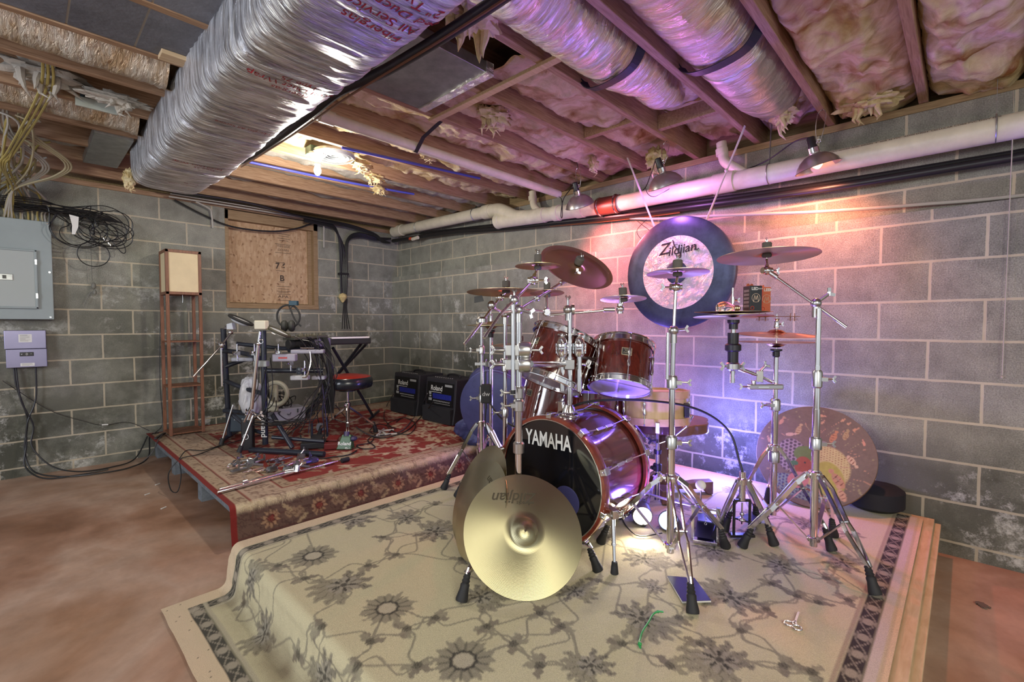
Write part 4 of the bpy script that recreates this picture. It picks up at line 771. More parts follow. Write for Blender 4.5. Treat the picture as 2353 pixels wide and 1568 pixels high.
for i in range(5):
    y = JY[[6, 4, 2, 1, 5][i]] + .024; mb = MB(); x0 = [-3.6, -3.4, -3.3, -3.4, -3.5][i]; x1 = -2.76; mb.cable([(x0, y, 2.40), ((x0 + x1) / 2, y + .002, 2.37 + .02 * math.sin(i)), (x1, y, 2.41)], .0052, 6, 8)
    tag(mb.build('joist_cable', YC if i % 2 == 0 else CC, loc=((x0 + x1) / 2, y, 2.38)), ['yellow cable stapled along the joist below the hearth blocks', 'cream cable on the joist beside the junction box', 'yellow cable on the joist near the electrical panel', 'cream cable on the joist closest to the far wall', 'yellow cable on the joist above the old flex duct'][i], 'cable')
# black data cables coiled beside the panel
for i in range(11):
    r_ = R6.uniform(.07, .15); cx_, cz_ = -2.86 + R6.uniform(-.15, .18), 1.93 + R6.uniform(-.06, .07); a0 = R6.uniform(0, 6.28); y = -.06 - .012 * i; pts = [(-3.25, -.10 - .01 * i, 2.02 + R6.uniform(-.03, .03)), (-3.08, -.1 - .008 * i, 2.045 + R6.uniform(-.03, .03))]
    for k in range(11): t_ = a0 * .2 + 1.8 - k * .62; pts.append((cx_ + r_ * math.cos(t_) * (1.25 if i % 3 else 1), y - .012 * math.sin(k), cz_ + r_ * math.sin(t_) * (.75 if i % 2 else 1.05)))
    pts += [(cx_ - .12, -.06, 2.03), (-3.05, -.06, 2.06)]; mb = MB(); mb.cable(pts, .0036, 6, 6); tag(mb.build('data_cable', BC, loc=(cx_, y, cz_)), 'black data cable coiled in the tangle right of the breaker panel', 'cable', 'coiled black cables beside the panel')
mb = MB(); C0 = Vector((-2.815, -.12, 1.735)); mb.torus(C0, (0, 1, .1), .098, .0038, 40, 6); tag(mb.build('data_cable', BC, loc=C0), 'large hanging black cable loop lowest in the tangle by the panel', 'cable')
mb = MB(); mb.cable([(-2.71, -.10, 1.99), (-2.62, -.11, 1.93), (-2.61, -.11, 1.86), (-2.66, -.12, 1.82), (-2.74, -.10, 1.81), (-2.80, -.08, 1.84)], .0038, 6, 8); mb.cable([(-2.74, -.12, 1.98), (-2.64, -.13, 1.86), (-2.615, -.13, 1.78), (-2.64, -.13, 1.765), (-2.70, -.12, 1.85), (-2.75, -.1, 1.93)], .0036, 6, 8); tag(mb.build('data_cable', BC, loc=(-2.7, -.1, 1.9)), 'black cable with two open loops at the right end of the tangle', 'cable')
for i in range(9):
    z = 2.03 + .008 * i; mb = MB(); mb.cable([(-3.45, -.09 - .01 * i, z - .01), (-3.15, -.12 - .008 * i, z + .01 * math.sin(i)), (-2.98, -.11, z + .012 * math.cos(i * 2)), (-2.80, -.13, z - .01 + .015 * math.sin(i * 3)), (-2.71 + .01 * i, -.12, z - .02 - .008 * i)], .0042, 6, 6); tag(mb.build('data_cable', BC, loc=(-3, -.1, z)), 'black cable run horizontal above the breaker panel', 'cable', 'horizontal black cables over the panel')
tg = MB(); tg.prism([(0, 0), (.055, -.01), (.05, -.09), (.03, -.15), (.012, -.15), (.015, -.08)], .002, (-2.955, -.17, 2.02), (1, 0, 0), (0, 0, 1)); tag(tg.build('paper_tag', WHITE, loc=(-2.93, -.17, 1.95), smooth=False), 'white tag tied in the black cable tangle', 'tag')
cx5 = MB(); cx5.box((-2.735, -.13, 1.855), (.03, .014, .016)); 
for q in ((-2.755, 1.875), (-2.725, 1.84), (-2.715, 1.828)): cx5.cyl((q[0], -.13, q[1]), (q[0] + .006, -.13, q[1] - .016), .005, n=8)
tag(cx5.build('cable_splitter', CHROME, loc=(-2.735, -.13, 1.855), smooth=False, bevel=.002), 'small metal coax splitter hanging in the black cable loops', 'connector')
pg = MB(); pg.cable([(-2.82, -.05, 1.96), (-2.825, -.05, 1.75), (-2.823, -.045, 1.52)], .0022, 5, 5); pg.cable([(-2.81, -.05, 1.45), (-2.84, -.04, 1.42), (-2.875, -.03, 1.33)], .0022, 5, 5); pg.sphere((-2.815, -.04, 1.485), .02, 8, (.8, .6, 1.4)); pg.lathe([(.007, 0), (.014, .02), (.012, .035)], (-2.81, -.045, 1.455), (0, 0, -1), 10); tag(pg.build('hanging_plug', plain('grey_plug', (.16, .16, .14), .5), loc=(-2.82, -.05, 1.6)), 'old plug hanging on a thin string against the left wall', 'plug')
# power cables from the control box to the stage
for i, (pts, lb) in enumerate((([(-3.28, -.04, .85), (-3.27, -.05, .70), (-3.22, -.05, .45), (-3.24, -.06, .22), (-3.20, -.12, .06), (-3.06, -.26, .015), (-2.85, -.36, .012), (-2.65, -.34, .012), (-2.52, -.25, .05), (-2.485, -.12, .20), (-2.42, -.1, .218)], 'thick black power cable from control box curving along the floor'), ([(-3.27, -.045, .85), (-3.25, -.06, .60), (-3.19, -.06, .40), (-3.20, -.08, .24), (-3.10, -.14, .08), (-2.95, -.20, .015), (-2.75, -.22, .012), (-2.60, -.18, .04), (-2.50, -.10, .20)], 'black power cable from control box rising to the stage corner'), ([(-3.165, -.05, .85), (-3.17, -.05, .60), (-3.22, -.06, .42), (-3.23, -.06, .25), (-3.24, -.1, .10), (-3.15, -.22, .015), (-2.98, -.3, .012), (-2.78, -.28, .012)], 'black cable crossing over at the foot of the left wall'), ([(-3.34, -.02, .75), (-3.10, -.02, .50), (-2.90, -.02, .38), (-2.78, -.03, .33), (-2.62, -.03, .33), (-2.48, -.06, .24)], 'thin cable drooping along the left wall with a white connector'))):
    mb = MB(); mb.cable(pts, .0055 if i < 3 else .003, 7, 8); o = mb.build('power_cable', BC, loc=pts[0]); tag(o, lb, 'cable')
    if i == 3: MB().cyl((-2.79, -.032, .334), (-2.75, -.032, .331), .006, n=10).build('connector', WHITE, o)
# thick black wires falling from the ceiling on the window wall
mb = MB()
for k in range(5): mb.cable([(-1.15 + .0 * k, -.16, 2.30 - .012 * k), (-.85, -.12, 2.285 - .01 * k), (-.74, -.08, 2.18), (-.705 + .014 * k, -.05 - .01 * (k % 2), 2.0), (-.70 + .014 * k, -.05, 1.75), (-.695 + .012 * k, -.05, 1.50)], .011, 8, 6)
for k in range(4): mb.cable([(-.10, -.14, 2.21), (-.28, -.12, 2.20 - .01 * k), (-.48, -.08, 2.23 - .014 * k), (-.60, -.06, 2.17 - .01 * k), (-.655 + .01 * k, -.055, 2.0), (-.68 + .015 * k, -.065, 1.75), (-.675 + .01 * k, -.06, 1.50)], .011, 8, 6)
mb.box((-.67, -.055, 1.745), (.11, .055, .022)); o = tag(mb.build('cable_bundle', BC, loc=(-.68, -.06, 1.75)), 'thick black cable bundle strapped to the wall right of the boarded window', 'cable')
tp_ = MB(); tp_.lathe([(.018, 0), (.042, .02), (.048, .05), (.030, .08), (.012, .11)], (-.675, -.045, 1.53), (0, 0, -1), 14); tp_.build('foam_collar', plain('yellow_foam', (.60, .47, .22), .9, var=.3, scale=40), o)
mb = MB()
for k in range(4): mb.cable([(-.66 + .012 * k, -.05, 1.46), (-.70 + .014 * k, -.10, 1.33), (-.79 + .03 * k, -.25, 1.12)], .0045, 6, 5)
tag(mb.build('cable_bundle', BC, loc=(-.7, -.1, 1.3)), 'four thin black cables slanting from wall foam down to the keyboard', 'cable')
mb = MB(); mb.cable([(-2.25, -.03, 2.29), (-2.05, -.03, 2.20), (-1.8, -.03, 2.12), (-1.45, -.04, 2.12), (-1.2, -.05, 2.18), (-1.0, -.06, 2.27), (-.85, -.08, 2.29)], .0085, 8, 6); tag(mb.build('cable', BC, loc=(-1.8, -.03, 2.1)), 'black cable sagging across the top of the boarded window', 'cable')
mb = MB(); mb.cable([(-2.3, -.09, 2.30), (-1.6, -.085, 2.305), (-1.0, -.08, 2.30), (-.90, -.06, 2.27), (-.885, -.04, 2.15), (-.885, -.04, 2.02)], .0075, 8, 8); mb.cable([(-2.3, -.14, 2.315), (-1.6, -.13, 2.318), (-1.0, -.12, 2.315)], .006, 6, 5); tag(mb.build('cable', WC, loc=(-1.5, -.08, 2.3)), 'white cable along the wall top, its end hanging right of the window', 'cable')
mb = MB(); mb.cable([(-2.10, -.10, 2.29), (-1.985, -.07, 2.25), (-1.965, -.05, 2.2), (-1.955, -.045, 2.08)], .0075, 8, 6); tag(mb.build('cable', WC, loc=(-1.96, -.05, 2.15)), 'short white cable stub hanging left of the boarded window', 'cable')
mb = MB()
for k in range(4): mb.cable([(-2.3, -.22 - .02 * k, 2.31), (-1.7, -.20 - .015 * k, 2.325), (-1.3, -.19 - .015 * k, 2.30 - .006 * k), (-.7, -.18, 2.29 - .008 * k), (-.35, -.16, 2.24 - .008 * k), (-.22, -.14, 2.18 - .008 * k), (-.1, -.12, 2.16)], .010, 8, 6)
tag(mb.build('cable_bundle', BC, loc=(-1, -.2, 2.3)), 'black cables running under the joists from window to the room corner', 'cable')
mb = MB(); mb.cyl((-.07, -.55, 2.155), (-.07, -.66, 2.162), .020, n=14); o = tag(mb.build('pipe_valve', PVC, loc=(-.07, -.6, 2.16)), 'small white valve with red handle on the wall near room corner', 'valve'); MB().box((-.075, -.52, 2.165), (.025, .045, .03)).build('handle', plain('red_handle', (.5, .06, .02), .4), o, bevel=.005)
# ================================================================== drum kit
Z0 = .197
def V3(*a): return Vector(a)
# ---- cymbals (local disc, turned so that +Z is the playing side)
def cym_mat(name, col, rough=.27, aniso=.75, metal=1, grooves=True, var=.25):
    m, ns, ln, p = _new(name); MATS[name] = m
    tc = N(ns, 'ShaderNodeTexCoord'); n = N(ns, 'ShaderNodeTexNoise', i={'Scale': 3.5, 'Detail': 5}); ln.new(tc.outputs['Object'], n.inputs['Vector'])
    r = ramp(ns, [(.35, [c * (1 - var) for c in col]), (.65, col)]); ln.new(n.outputs['Fac'], r.inputs[0]); ln.new(r.outputs[0], p.inputs['Base Color'])
    p.inputs['Metallic'].default_value = metal; p.inputs['Roughness'].default_value = rough; p.inputs['Anisotropic'].default_value = aniso
    tg = N(ns, 'ShaderNodeTangent', direction_type='RADIAL', axis='Z'); ln.new(tg.outputs[0], p.inputs['Tangent'])
    if grooves:
        ml = N(ns, 'ShaderNodeVectorMath', operation='MULTIPLY'); ml.inputs[1].default_value = (1, 1, 0); ln.new(tc.outputs['Object'], ml.inputs[0])
        le = N(ns, 'ShaderNodeVectorMath', operation='LENGTH'); ln.new(ml.outputs[0], le.inputs[0]); s_ = N(ns, 'ShaderNodeMath', operation='MULTIPLY', i={1: 1500.}); ln.new(le.outputs['Value'], s_.inputs[0])
        q = N(ns, 'ShaderNodeMath', operation='SINE'); ln.new(s_.outputs[0], q.inputs[0]); b = N(ns, 'ShaderNodeBump', i={'Strength': .10, 'Distance': .0004}); ln.new(q.outputs[0], b.inputs['Height']); ln.new(b.outputs[0], p.inputs['Normal'])
    return m
CY = cym_mat('cymbal_bronze', (.60, .50, .26), .30); CYP = cym_mat('cymbal_rose_bronze', (.62, .42, .30), .30); CYC = cym_mat('cymbal_copper', (.66, .33, .20), .24); CYD = cym_mat('cymbal_dark_bronze', (.58, .42, .24), .34, .5); CYS = cym_mat('cymbal_pale', (.66, .60, .42), .26)
FRONT = cym_mat('cymbal_front', (.44, .41, .25), .40, .8, var=.10)
def cymbal(lab, c, n, r, mat, bell=.20, bellh=None, bow=.045, china=False, group=None, name='cymbal', inv=False):
    rb = r * bell; bh = bellh or rb * .42; H = bh + r * bow; pr_ = [(.0045, 0), (rb * .35, -bh * .06), (rb * .7, -bh * .35), (rb * .92, -bh * .75), (rb * 1.12, -bh)]
    k = 8
    for i in range(1, k + 1):
        e = i / k; pr_.append((rb * 1.12 + (r - rb * 1.12) * e, -bh - r * bow * e ** 1.5))
    if china: pr_ = pr_[:-1] + [(r * .86, -bh - r * bow * .72), (r * .875, -bh - r * bow * .75), (r * .94, -bh - r * bow * .2), (r, -bh + r * .02)]
    o_ = MB(); up = pr_; dn = [(a, h - .0013) for a, h in pr_][::-1]; o_.lathe(up + dn + [up[0]], (0, 0, 0), (0, 0, 1), 72, cap=False)
    o = o_.build(name, mat); o.location = Vector(c) ; q = Vector(n).normalized(); o.rotation_mode = 'QUATERNION'; o.rotation_quaternion = q.to_track_quat('Z', 'Y'); MW[o.name] = Matrix.LocRotScale(Vector(c), o.rotation_quaternion, None)
    return tag(o, lab, 'cymbal', group)
# ---- stand pieces
def wing(mb, p, d, s=1.0):
    """wing bolt: stub along d with two blades"""
    p = Vector(p); u, v, a = frame(d); mb.cyl(p, p + a * .028 * s, .0045 * s, n=8); q = p + a * .03 * s; mb.box(q, (.007 * s, .007 * s, .010 * s)); w = v
    for sg in (-1, 1): mb.bar(q, q + w * sg * .013 * s + a * .010 * s, .009 * s, .003 * s, up=u)
    return mb
def collar(mb, p, r, h=.045, ax=(0, 0, 1), w=None):
    p = Vector(p); a = Vector(ax).normalized(); mb.lathe([(r * 1.05, -h / 2), (r * 1.55, -h * .42), (r * 1.6, h * .35), (r * 1.2, h / 2)], p, a, 18)
    if w is not None: w = Vector(w).normalized(); mb.bar(p + w * r, p + w * r * 2.6, h * .55, .016); wing(mb, p + w * r * 2.4, w)
    return mb
def foot_rubber(p, d):
    mb = MB(); d = Vector(d).normalized(); p = Vector(p)
    mb.lathe([(.009, -.095), (.012, -.09), (.0105, -.084), (.0135, -.078), (.0115, -.072), (.0150, -.066), (.0125, -.060), (.0165, -.054), (.016, -.04), (.022, -.008), (.021, 0)], p, d, 14); return mb
def tripod(t_, bx, by, hz, feet, tube=.0135, ztop=.75, double=True, zlow=.24, gz=Z0, bar_w=.017, bow=1.0):
    hub = V3(bx, by, hz); low = V3(bx, by, gz + .075); base = MB(); base.cyl((bx, by, gz + .045), (bx, by, ztop), tube, n=18); base.build('lower_tube', CHROME, t_)
    hb = MB(); collar(hb, (bx, by, hz), tube * 1.05, .035); lc_ = MB(); collar(lc_, (bx, by, gz + .075), tube, .022)
    for f in feet: d = (V3(f[0], f[1], 0) - V3(bx, by, 0)).normalized(); hb.bar(hub, hub + d * .032, .022, .014); lc_.bar(low, low + d * .026, .018, .010)
    wing(hb, hub + V3(.0, .0, .0), (V3(feet[0][0], feet[0][1], 0) - V3(bx, by, 0)).normalized().cross(V3(0, 0, 1)), 1.1); hb.build('hub', CHROME, t_); lc_.build('lower_collar', CHROME, t_)
    for f in feet:
        F = V3(f[0], f[1], gz); d = (V3(f[0], f[1], 0) - V3(bx, by, 0)).normalized(); s_ = d.cross(V3(0, 0, 1)); A = hub + d * .03; dist = (V3(f[0], f[1], 0) - V3(bx, by, 0)).length
        J = V3(bx, by, 0) + d * dist * .52; J.z = gz + (hz - gz) * (.50 + .10 * bow); E_ = F + V3(0, 0, .085) - d * .028; L = MB(); kn = A.lerp(J, .35) + V3(0, 0, .012 * bow)
        for sg in ((-1, 1) if double else (0,)):
            L.bar(A + s_ * sg * .010, kn + s_ * sg * .015, .0055, bar_w, up=s_.cross(V3(0, 0, 1)), ext=.004); L.bar(kn + s_ * sg * .015, J + s_ * sg * .012, .0055, bar_w, up=s_.cross(V3(0, 0, 1)), ext=.004); K2 = J.lerp(E_, .22) ; L.bar(J + s_ * sg * .012, K2 + s_ * sg * .016, .0055, bar_w, up=s_.cross(V3(0, 0, 1)), ext=.004); L.bar(K2 + s_ * sg * .016, E_ + s_ * sg * .004, .0055, bar_w, up=s_.cross(V3(0, 0, 1)), ext=.004)
        L.cyl(J - s_ * .02, J + s_ * .02, .005, n=8); L.cyl(E_ - d * .012 + V3(0, 0, .018), E_, .007, n=10)
        lo = L.build('leg', CHROME, t_, smooth=False); B_ = MB(); B_.bar(low + d * .02, J, .016, .004, up=d.cross(V3(0, 0, 1)).cross(J - low)); B_.build('brace', CHROME, t_, smooth=False)
        foot_rubber(F, (F - (F + V3(0, 0, .06) - d * .025))).build('rubber_foot', RUBBER, lo)
def rod(t_, name, pts, r, mat=CHROME, n=14):
    mb = MB()
    for a, b_ in zip(pts[:-1], pts[1:]): mb.cyl(a, b_, r, n=n)
    return mb.build(name, mat, t_)
def top_felt(t_, c, n=(0, 0, 1), lower=.03, s=1.0, block=True):
    """felt washers, sleeve and wing nut holding a cymbal at c"""
    c = Vector(c); a = Vector(n).normalized(); mb = MB(); mb.lathe([(.017 * s, .002), (.019 * s, .006), (.019 * s, .032), (.016 * s, .036)], c, a, 16); mb.lathe([(.016 * s, -.030), (.019 * s, -.026), (.019 * s, -.016), (.015 * s, -.012)], c, a, 16); mb.build('felt', plain('grey_felt', (.10, .09, .08), .95), t_)
    mb = MB(); mb.cyl(c - a * lower, c + a * .047, .0032, n=8); mb.box(c + a * .044, (.008, .008, .008)); u, v, _ = frame(a); mb.bar(c + a * .044, c + a * .054 + v * .013, .008, .003, up=u); mb.bar(c + a * .044, c + a * .054 - v * .013, .008, .003, up=u); mb.build('wing_nut', CHROME, t_)
def tilter(t_, p, q, w=(1, 0, 0)):
    """ball tilter at p with its rod to q (underside of the cymbal)"""
    p = Vector(p); mb = MB(); mb.sphere(p, .019, 12); mb.cyl(p, Vector(q), .0055, n=10); mb.cyl(p, p + (Vector(q) - p) * .45, .009, n=12); w = Vector(w).normalized(); mb.cyl(p - w * .022, p + w * .022, .014, n=14); wing(mb, p + w * .02, w, 1.0); mb.build('tilter', CHROME, t_)
# ================= right boom stand (A)
a_ = thing('cymbal_stand', 'chrome boom cymbal stand standing furthest right near the dark rug border', 'cymbal stand', (-.955, -4.752, Z0))
AX, AY = -.955, -4.752
tripod(a_, AX, AY, at(1870, 1090, d=1.97).z, [(-1.124, -4.98), (-1.069, -4.507), (-.665, -4.775)], .0145, .82)
rod(a_, 'middle_tube', [(AX, AY, .80), (AX, AY, 1.0)], .0125); rod(a_, 'upper_tube', [(AX, AY, .98), (AX, AY, 1.235)], .0105)
for y in (1025, 865, 765): pass
mb = MB(); collar(mb, (AX, AY, at(1870, 1018, d=1.97).z), .0145, .055, w=(.55, -.8, 0)); mb.build('collar', DCHROME, a_); mb = MB(); collar(mb, (AX, AY, at(1870, 870, d=1.97).z), .0125, .075, w=(.55, -.8, 0)); mb.build('collar', DCHROME, a_)
At = at(1875, 697, d=1.97); tip = at(1762, 622, d=2.07); tail = at(1945, 752, d=1.91); mb = MB(); mb.sphere(At, .021, 12); mb.cyl(At - V3(0, 0, .055), At, .0145, n=16); mb.cyl(At - V3(0, 0, .06), At - V3(0, 0, .05), .0135, n=16); wing(mb, At + V3(.012, -.012, .012), (.5, -.6, .6), 1.5); mb.build('boom_clamp', DCHROME, a_)
rod(a_, 'boom_arm', [tail, tip], .0058); mb = MB(); mb.cyl(tip, tip.lerp(At, .22), .010, n=12); mb.build('boom_sleeve', DCHROME, a_)
rc_ = at(1762, 578, d=2.09); tilter(a_, tip, rc_ - V3(0, 0, .035), (.8, -.6, 0)); top_felt(a_, rc_ + V3(0, 0, .004), (0, 0, 1), .05, 1.05)
mb = MB(); mb.cyl(At - (tail - At) * .0, At + V3(0, 0, .001), .001, n=6)
cymbal('big thin cymbal tilted on the rightmost boom stand beside the gong', rc_ + V3(0, 0, .003), (.05, .04, 1), .205, CYP, .2)
# ================= middle straight stand (B) with splash in front of the gong
bX, bY = -1.425, -4.345; b_s = thing('cymbal_stand', 'tall chrome cymbal stand with small splash, its front foot on the dark booklet', 'cymbal stand', (bX, bY, Z0))
tripod(b_s, bX, bY, at(1545, 1105, d=1.88).z, [(-1.689, -4.551), (-1.122, -4.458), (-1.463, -4.038)], .015, .72)
rod(b_s, 'middle_tube', [(bX, bY, .70), (bX, bY, .93)], .0115); Bt = at(1548, 760, d=1.88); rod(b_s, 'upper_tube', [(bX, bY, .92), (Bt.x, Bt.y, Bt.z)], .0095)
mb = MB(); collar(mb, (bX, bY, at(1545, 1020, d=1.88).z), .015, .055, w=(.55, -.8, 0)); mb.build('collar', DCHROME, b_s); mb = MB(); collar(mb, (bX, bY, at(1545, 880, d=1.88).z), .0135, .055, w=(.55, -.8, 0)); mb.build('collar', DCHROME, b_s)
rod(b_s, 'folded_boom_tail', [at(1535, 765, d=1.86), at(1533, 872, d=1.86)], .0065)
mb = MB(); mb.sphere(Bt, .020, 12); mb.cyl(Bt - V3(0, 0, .05), Bt, .013, n=16); wing(mb, Bt + V3(.015, -.012, .003), (.7, -.7, .1)); mb.build('boom_clamp', DCHROME, b_s)
Bu = at(1553, 660, d=1.885); rod(b_s, 'boom_arm', [Bt, Bu], .0062); bc = at(1557, 618, d=1.89); tilter(b_s, Bu, bc - V3(0, 0, .03), (-.7, .6, 0)); top_felt(b_s, bc, (0, 0, 1), .04, 1.0)
cymbal('small splash cymbal on the tall middle stand in front of the gong centre', bc, (.05, .05, 1), .120, CYP, .24)
# ================= hi-hat stand (C) at right
cX, cY = -.715, -4.535; c_ = thing('hi_hat_stand', 'chrome hi-hat stand carrying the copper cymbal pair before the painted disc', 'hi-hat stand', (cX, cY, Z0))
tripod(c_, cX, cY, at(1775, 1028, d=2.29).z, [(-.842, -4.80), (-.955, -4.39), (-.42, -4.43)], .0145, .78, double=False)
rod(c_, 'upper_tube', [(cX, cY, .76), (cX, cY, at(1778, 806, d=2.29).z)], .0105); rod(c_, 'pull_rod', [(cX, cY, 1.05), (cX, cY, at(1778, 722, d=2.29).z)], .003)
for y, s_ in ((930, .0145), (1050, .0155)): mb = MB(); collar(mb, (cX, cY, at(1776, y, d=2.29).z), s_, .06, w=(-.8, .6, 0) if y < 1000 else None); mb.build('collar', DCHROME, c_)
mb = MB(); zs_ = at(1778, 804, d=2.29).z; mb.lathe([(.012, -.035), (.016, -.03), (.016, -.008), (.026, -.004), (.026, .004)], (cX, cY, zs_), (0, 0, 1), 18); mb.build('seat_cup', BLACK, c_)
mb = MB(); zt_ = at(1778, 745, d=2.29).z; mb.lathe([(.012, -.02), (.014, -.015), (.010, .0), (.011, .02), (.014, .025)], (cX, cY, zt_), (0, 0, 1), 14); wing(mb, (cX, cY, zt_), (.7, -.7, 0), .8); mb.build('clutch', CHROME, c_)
lo_ = cymbal('lower copper hi-hat cymbal of the pair at right', (cX, cY, zs_ + .012), (0, .0, -1), .170, CYC, .25); up_ = cymbal('upper copper hi-hat cymbal of the pair at right', (cX, cY, at(1778, 757, d=2.29).z), (-.05, -.05, 1), .170, CYC, .25)
jg = MB(); zj = at(1778, 728, d=2.29).z; R0 = V3(.69, -.72, 0)
jg.bar(V3(cX, cY, zj) - R0 * .10, V3(cX, cY, zj) + R0 * .10, .045, .003)
for e in (-.085, -.055, .065, .085): q_ = V3(cX, cY, zj) + R0 * e; jg.cyl(q_ - V3(0, 0, .022), q_ + V3(0, 0, .016), .0022, n=6); jg.cyl(q_ - V3(0, 0, .017), q_ - V3(0, 0, .015), .014, n=14); jg.cyl(q_ - V3(0, 0, .012), q_ - V3(0, 0, .010), .014, n=14)
tag(jg.build('jingle_bar', plain('rusty_bar', (.30, .14, .10), .45, .7), loc=(cX, cY, zj), smooth=False), 'flat jingle attachment with small discs above the copper hi-hat pair', 'percussion')
# side arm with closed cymbals and bulbs (xhat)
xh = thing('cymbal_holder', 'clamped side arm with black sleeved post holding the wide flat cymbals', 'cymbal stand', at(1683, 880, d=2.24)); XD = 2.24
xb = at(1683, 880, d=XD); rod(xh, 'post', [xb, (xb.x, xb.y, at(1683, 735, d=XD).z)], .011)
zz = lambda y: at(1683, y, d=XD).z
mb = MB(); mb.lathe([(.024, zz(835)), (.024, zz(808))], (xb.x, xb.y, 0), (0, 0, 1), 20); mb.lathe([(.028, zz(808)), (.036, zz(805)), (.036, zz(793)), (.028, zz(790))], (xb.x, xb.y, 0), (0, 0, 1), 20); mb.lathe([(.024, zz(790)), (.025, zz(765))], (xb.x, xb.y, 0), (0, 0, 1), 20); mb.lathe([(.020, zz(757)), (.020, zz(745)), (.027, zz(742)), (.027, zz(735))], (xb.x, xb.y, 0), (0, 0, 1), 20); mb.build('sleeve', BLACK, xh)
mb = MB(); mb.lathe([(.020, zz(852)), (.032, zz(848)), (.032, zz(836)), (.024, zz(833))], (xb.x, xb.y, 0), (0, 0, 1), 18); wing(mb, (xb.x, xb.y, zz(842)), (.69, -.72, 0), 1.4); wing(mb, (xb.x, xb.y, zz(842)), (-.69, .72, 0), 1.4); mb.build('clamp', DCHROME, xh)
k1 = at(1745, 865, d=2.27); k2 = at(1778, 881, d=2.29); rod(xh, 'arm', [(xb.x, xb.y, zz(842)), k1, k2], .0095)
mb = MB(); mb.box(k1, (.035, .03, .055), rz=.4); mb.cyl(k1 + V3(-.02, .02, -.02), k1 + V3(-.02, .02, -.06), .012, n=12); wing(mb, k1 + V3(0, 0, .02), (.4, -.4, .6), 1.4); mb.build('clamp', DCHROME, xh, bevel=.004)
mc = at(1756, 889, d=2.24); mb = MB(); mb.bar(mc - R0 * .075, mc + R0 * .085, .028, .024); mb.build('multi_clamp', DCHROME, xh, smooth=False, bevel=.004); mb = MB(); mb.bar(mc - R0 * .04 + V3(-.013, -.013, 0), mc + R0 * .01 + V3(-.013, -.013, 0), .012, .004); wing(mb, mc - R0 * .075, -R0, 1.0); mb.build('wing_bolt', CHROME, xh, smooth=False)
xc = at(1683, 727, d=XD); cymbal('lower wide flat cymbal on the black sleeved post beside the gong', xc - V3(0, 0, .006), (0, 0, -1), .17, CYP, .25); cymbal('upper wide flat cymbal carrying the light bulb and bulb boxes', xc + V3(0, 0, .008), (.045, .035, 1), .175, CY, .15, bellh=.006, bow=.02)
rod(xh, 'threaded_rod', [xc, at(1684, 662, d=XD)], .0045); mb = MB(); mb.cyl(at(1684, 697, d=XD), at(1684, 683, d=XD), .008, n=12); wing(mb, at(1684, 690, d=XD), (.69, -.72, 0), .8); mb.build('rod_clamp', CHROME, xh)
# light bulb lying on it, two boxes
GLASS = plain('clear_glass', (.95, .95, .9), .03, trans=1); bp0 = at(1663, 708, d=2.14); bd = V3(.69, -.70, -.02)
lb_ = thing('light_bulb', 'clear filament bulb lying on the wide flat cymbal by the gong', 'light bulb', bp0); mb = MB(); mb.lathe([(.001, -.034), (.017, -.031), (.029, -.016), (.031, 0), (.026, .020), (.016, .040), (.0135, .048)], bp0, bd, 20); mb.build('glass', GLASS, lb_); mb = MB(); mb.lathe([(.0135, .047), (.0145, .05), (.013, .054), (.0145, .058), (.013, .062), (.0145, .066), (.008, .073), (.004, .076)], bp0, bd, 16); mb.build('screw_cap', plain('brass_cap', (.6, .5, .3), .3, 1), lb_); mb = MB(); mb.cable([bp0 + bd * .04, bp0 + V3(0, 0, .012), bp0 - bd * .015 + V3(0, 0, -.01), bp0 + V3(0, 0, -.012), bp0 + bd * .04], .0012, 5, 6); mb.build('filament', plain('filament', (.7, .5, .2), .4, 1), lb_)
def carton(px0, px1, py0, py1, d0, col, lab, orange):
    P = at((px0 + px1) / 2, py1, d=d0); wd_ = (px1 - px0) / FPX * d0; h_ = (py1 - py0) / FPX * d0; a = thing('bulb_carton', lab, 'box', P, rz=-.72 if not orange else -.86); M_ = plain('carton_' + ('orange' if orange else 'black'), col, .5); MB().box((0, .028, h_ / 2), (wd_, .056, h_)).build('carton', M_, a, smooth=False, world=False, bevel=.001)
    mb = MB(); mb.prism([(-wd_ * .32, 0), (wd_ * .32, 0), (wd_ * .25, .012), (wd_ * .10, .014), (.05 * wd_, .009), (-.05 * wd_, .009), (-wd_ * .10, .014), (-wd_ * .25, .012)], .001, (0, .05, h_), (1, 0, 0), (0, 0, 1)); mb.build('hang_tab', plain('carton_orange', (.55, .12, .04), .5), a, smooth=False, world=False)
    lettering('label_text', 'LED', .019, (-.006 if not orange else .002, -.0006, h_ * .88), (1, 0, 0), (0, 0, 1), WHITE, a, world=False, bold=.0006); lettering('label_text', '100W', .010, (wd_ * .34, -.0006, h_ * .88), (1, 0, 0), (0, 0, 1), WHITE, a, world=False); 
    g = MB(); g.torus((0, -.0008, h_ * .52), (0, 1, 0), .020, .0009, 24, 4); g.cable([(-.012, -.001, h_ * .36), (-.006, -.001, h_ * .62), (0, -.001, h_ * .44), (.006, -.001, h_ * .62), (.012, -.001, h_ * .36)], .0012, 4, 3); g.build('bulb_picture', plain('print_cream', (.75, .6, .45), .5), a, world=False); c2 = MB(); c2.torus((-.017, -.0008, h_ * .12), (0, 1, 0), .008, .0012, 18, 4); c2.build('badge', plain('badge_red', (.5, .05, .03), .5), a, world=False)
    s_ = MB()
    for i in range(5): s_.box((-wd_ / 2 - .0004, .028, h_ * (.2 + .15 * i)), (.001, .040, .012))
    s_.build('side_text_block', plain('grey_print', (.2, .2, .2), .6), a, smooth=False, world=False); return a
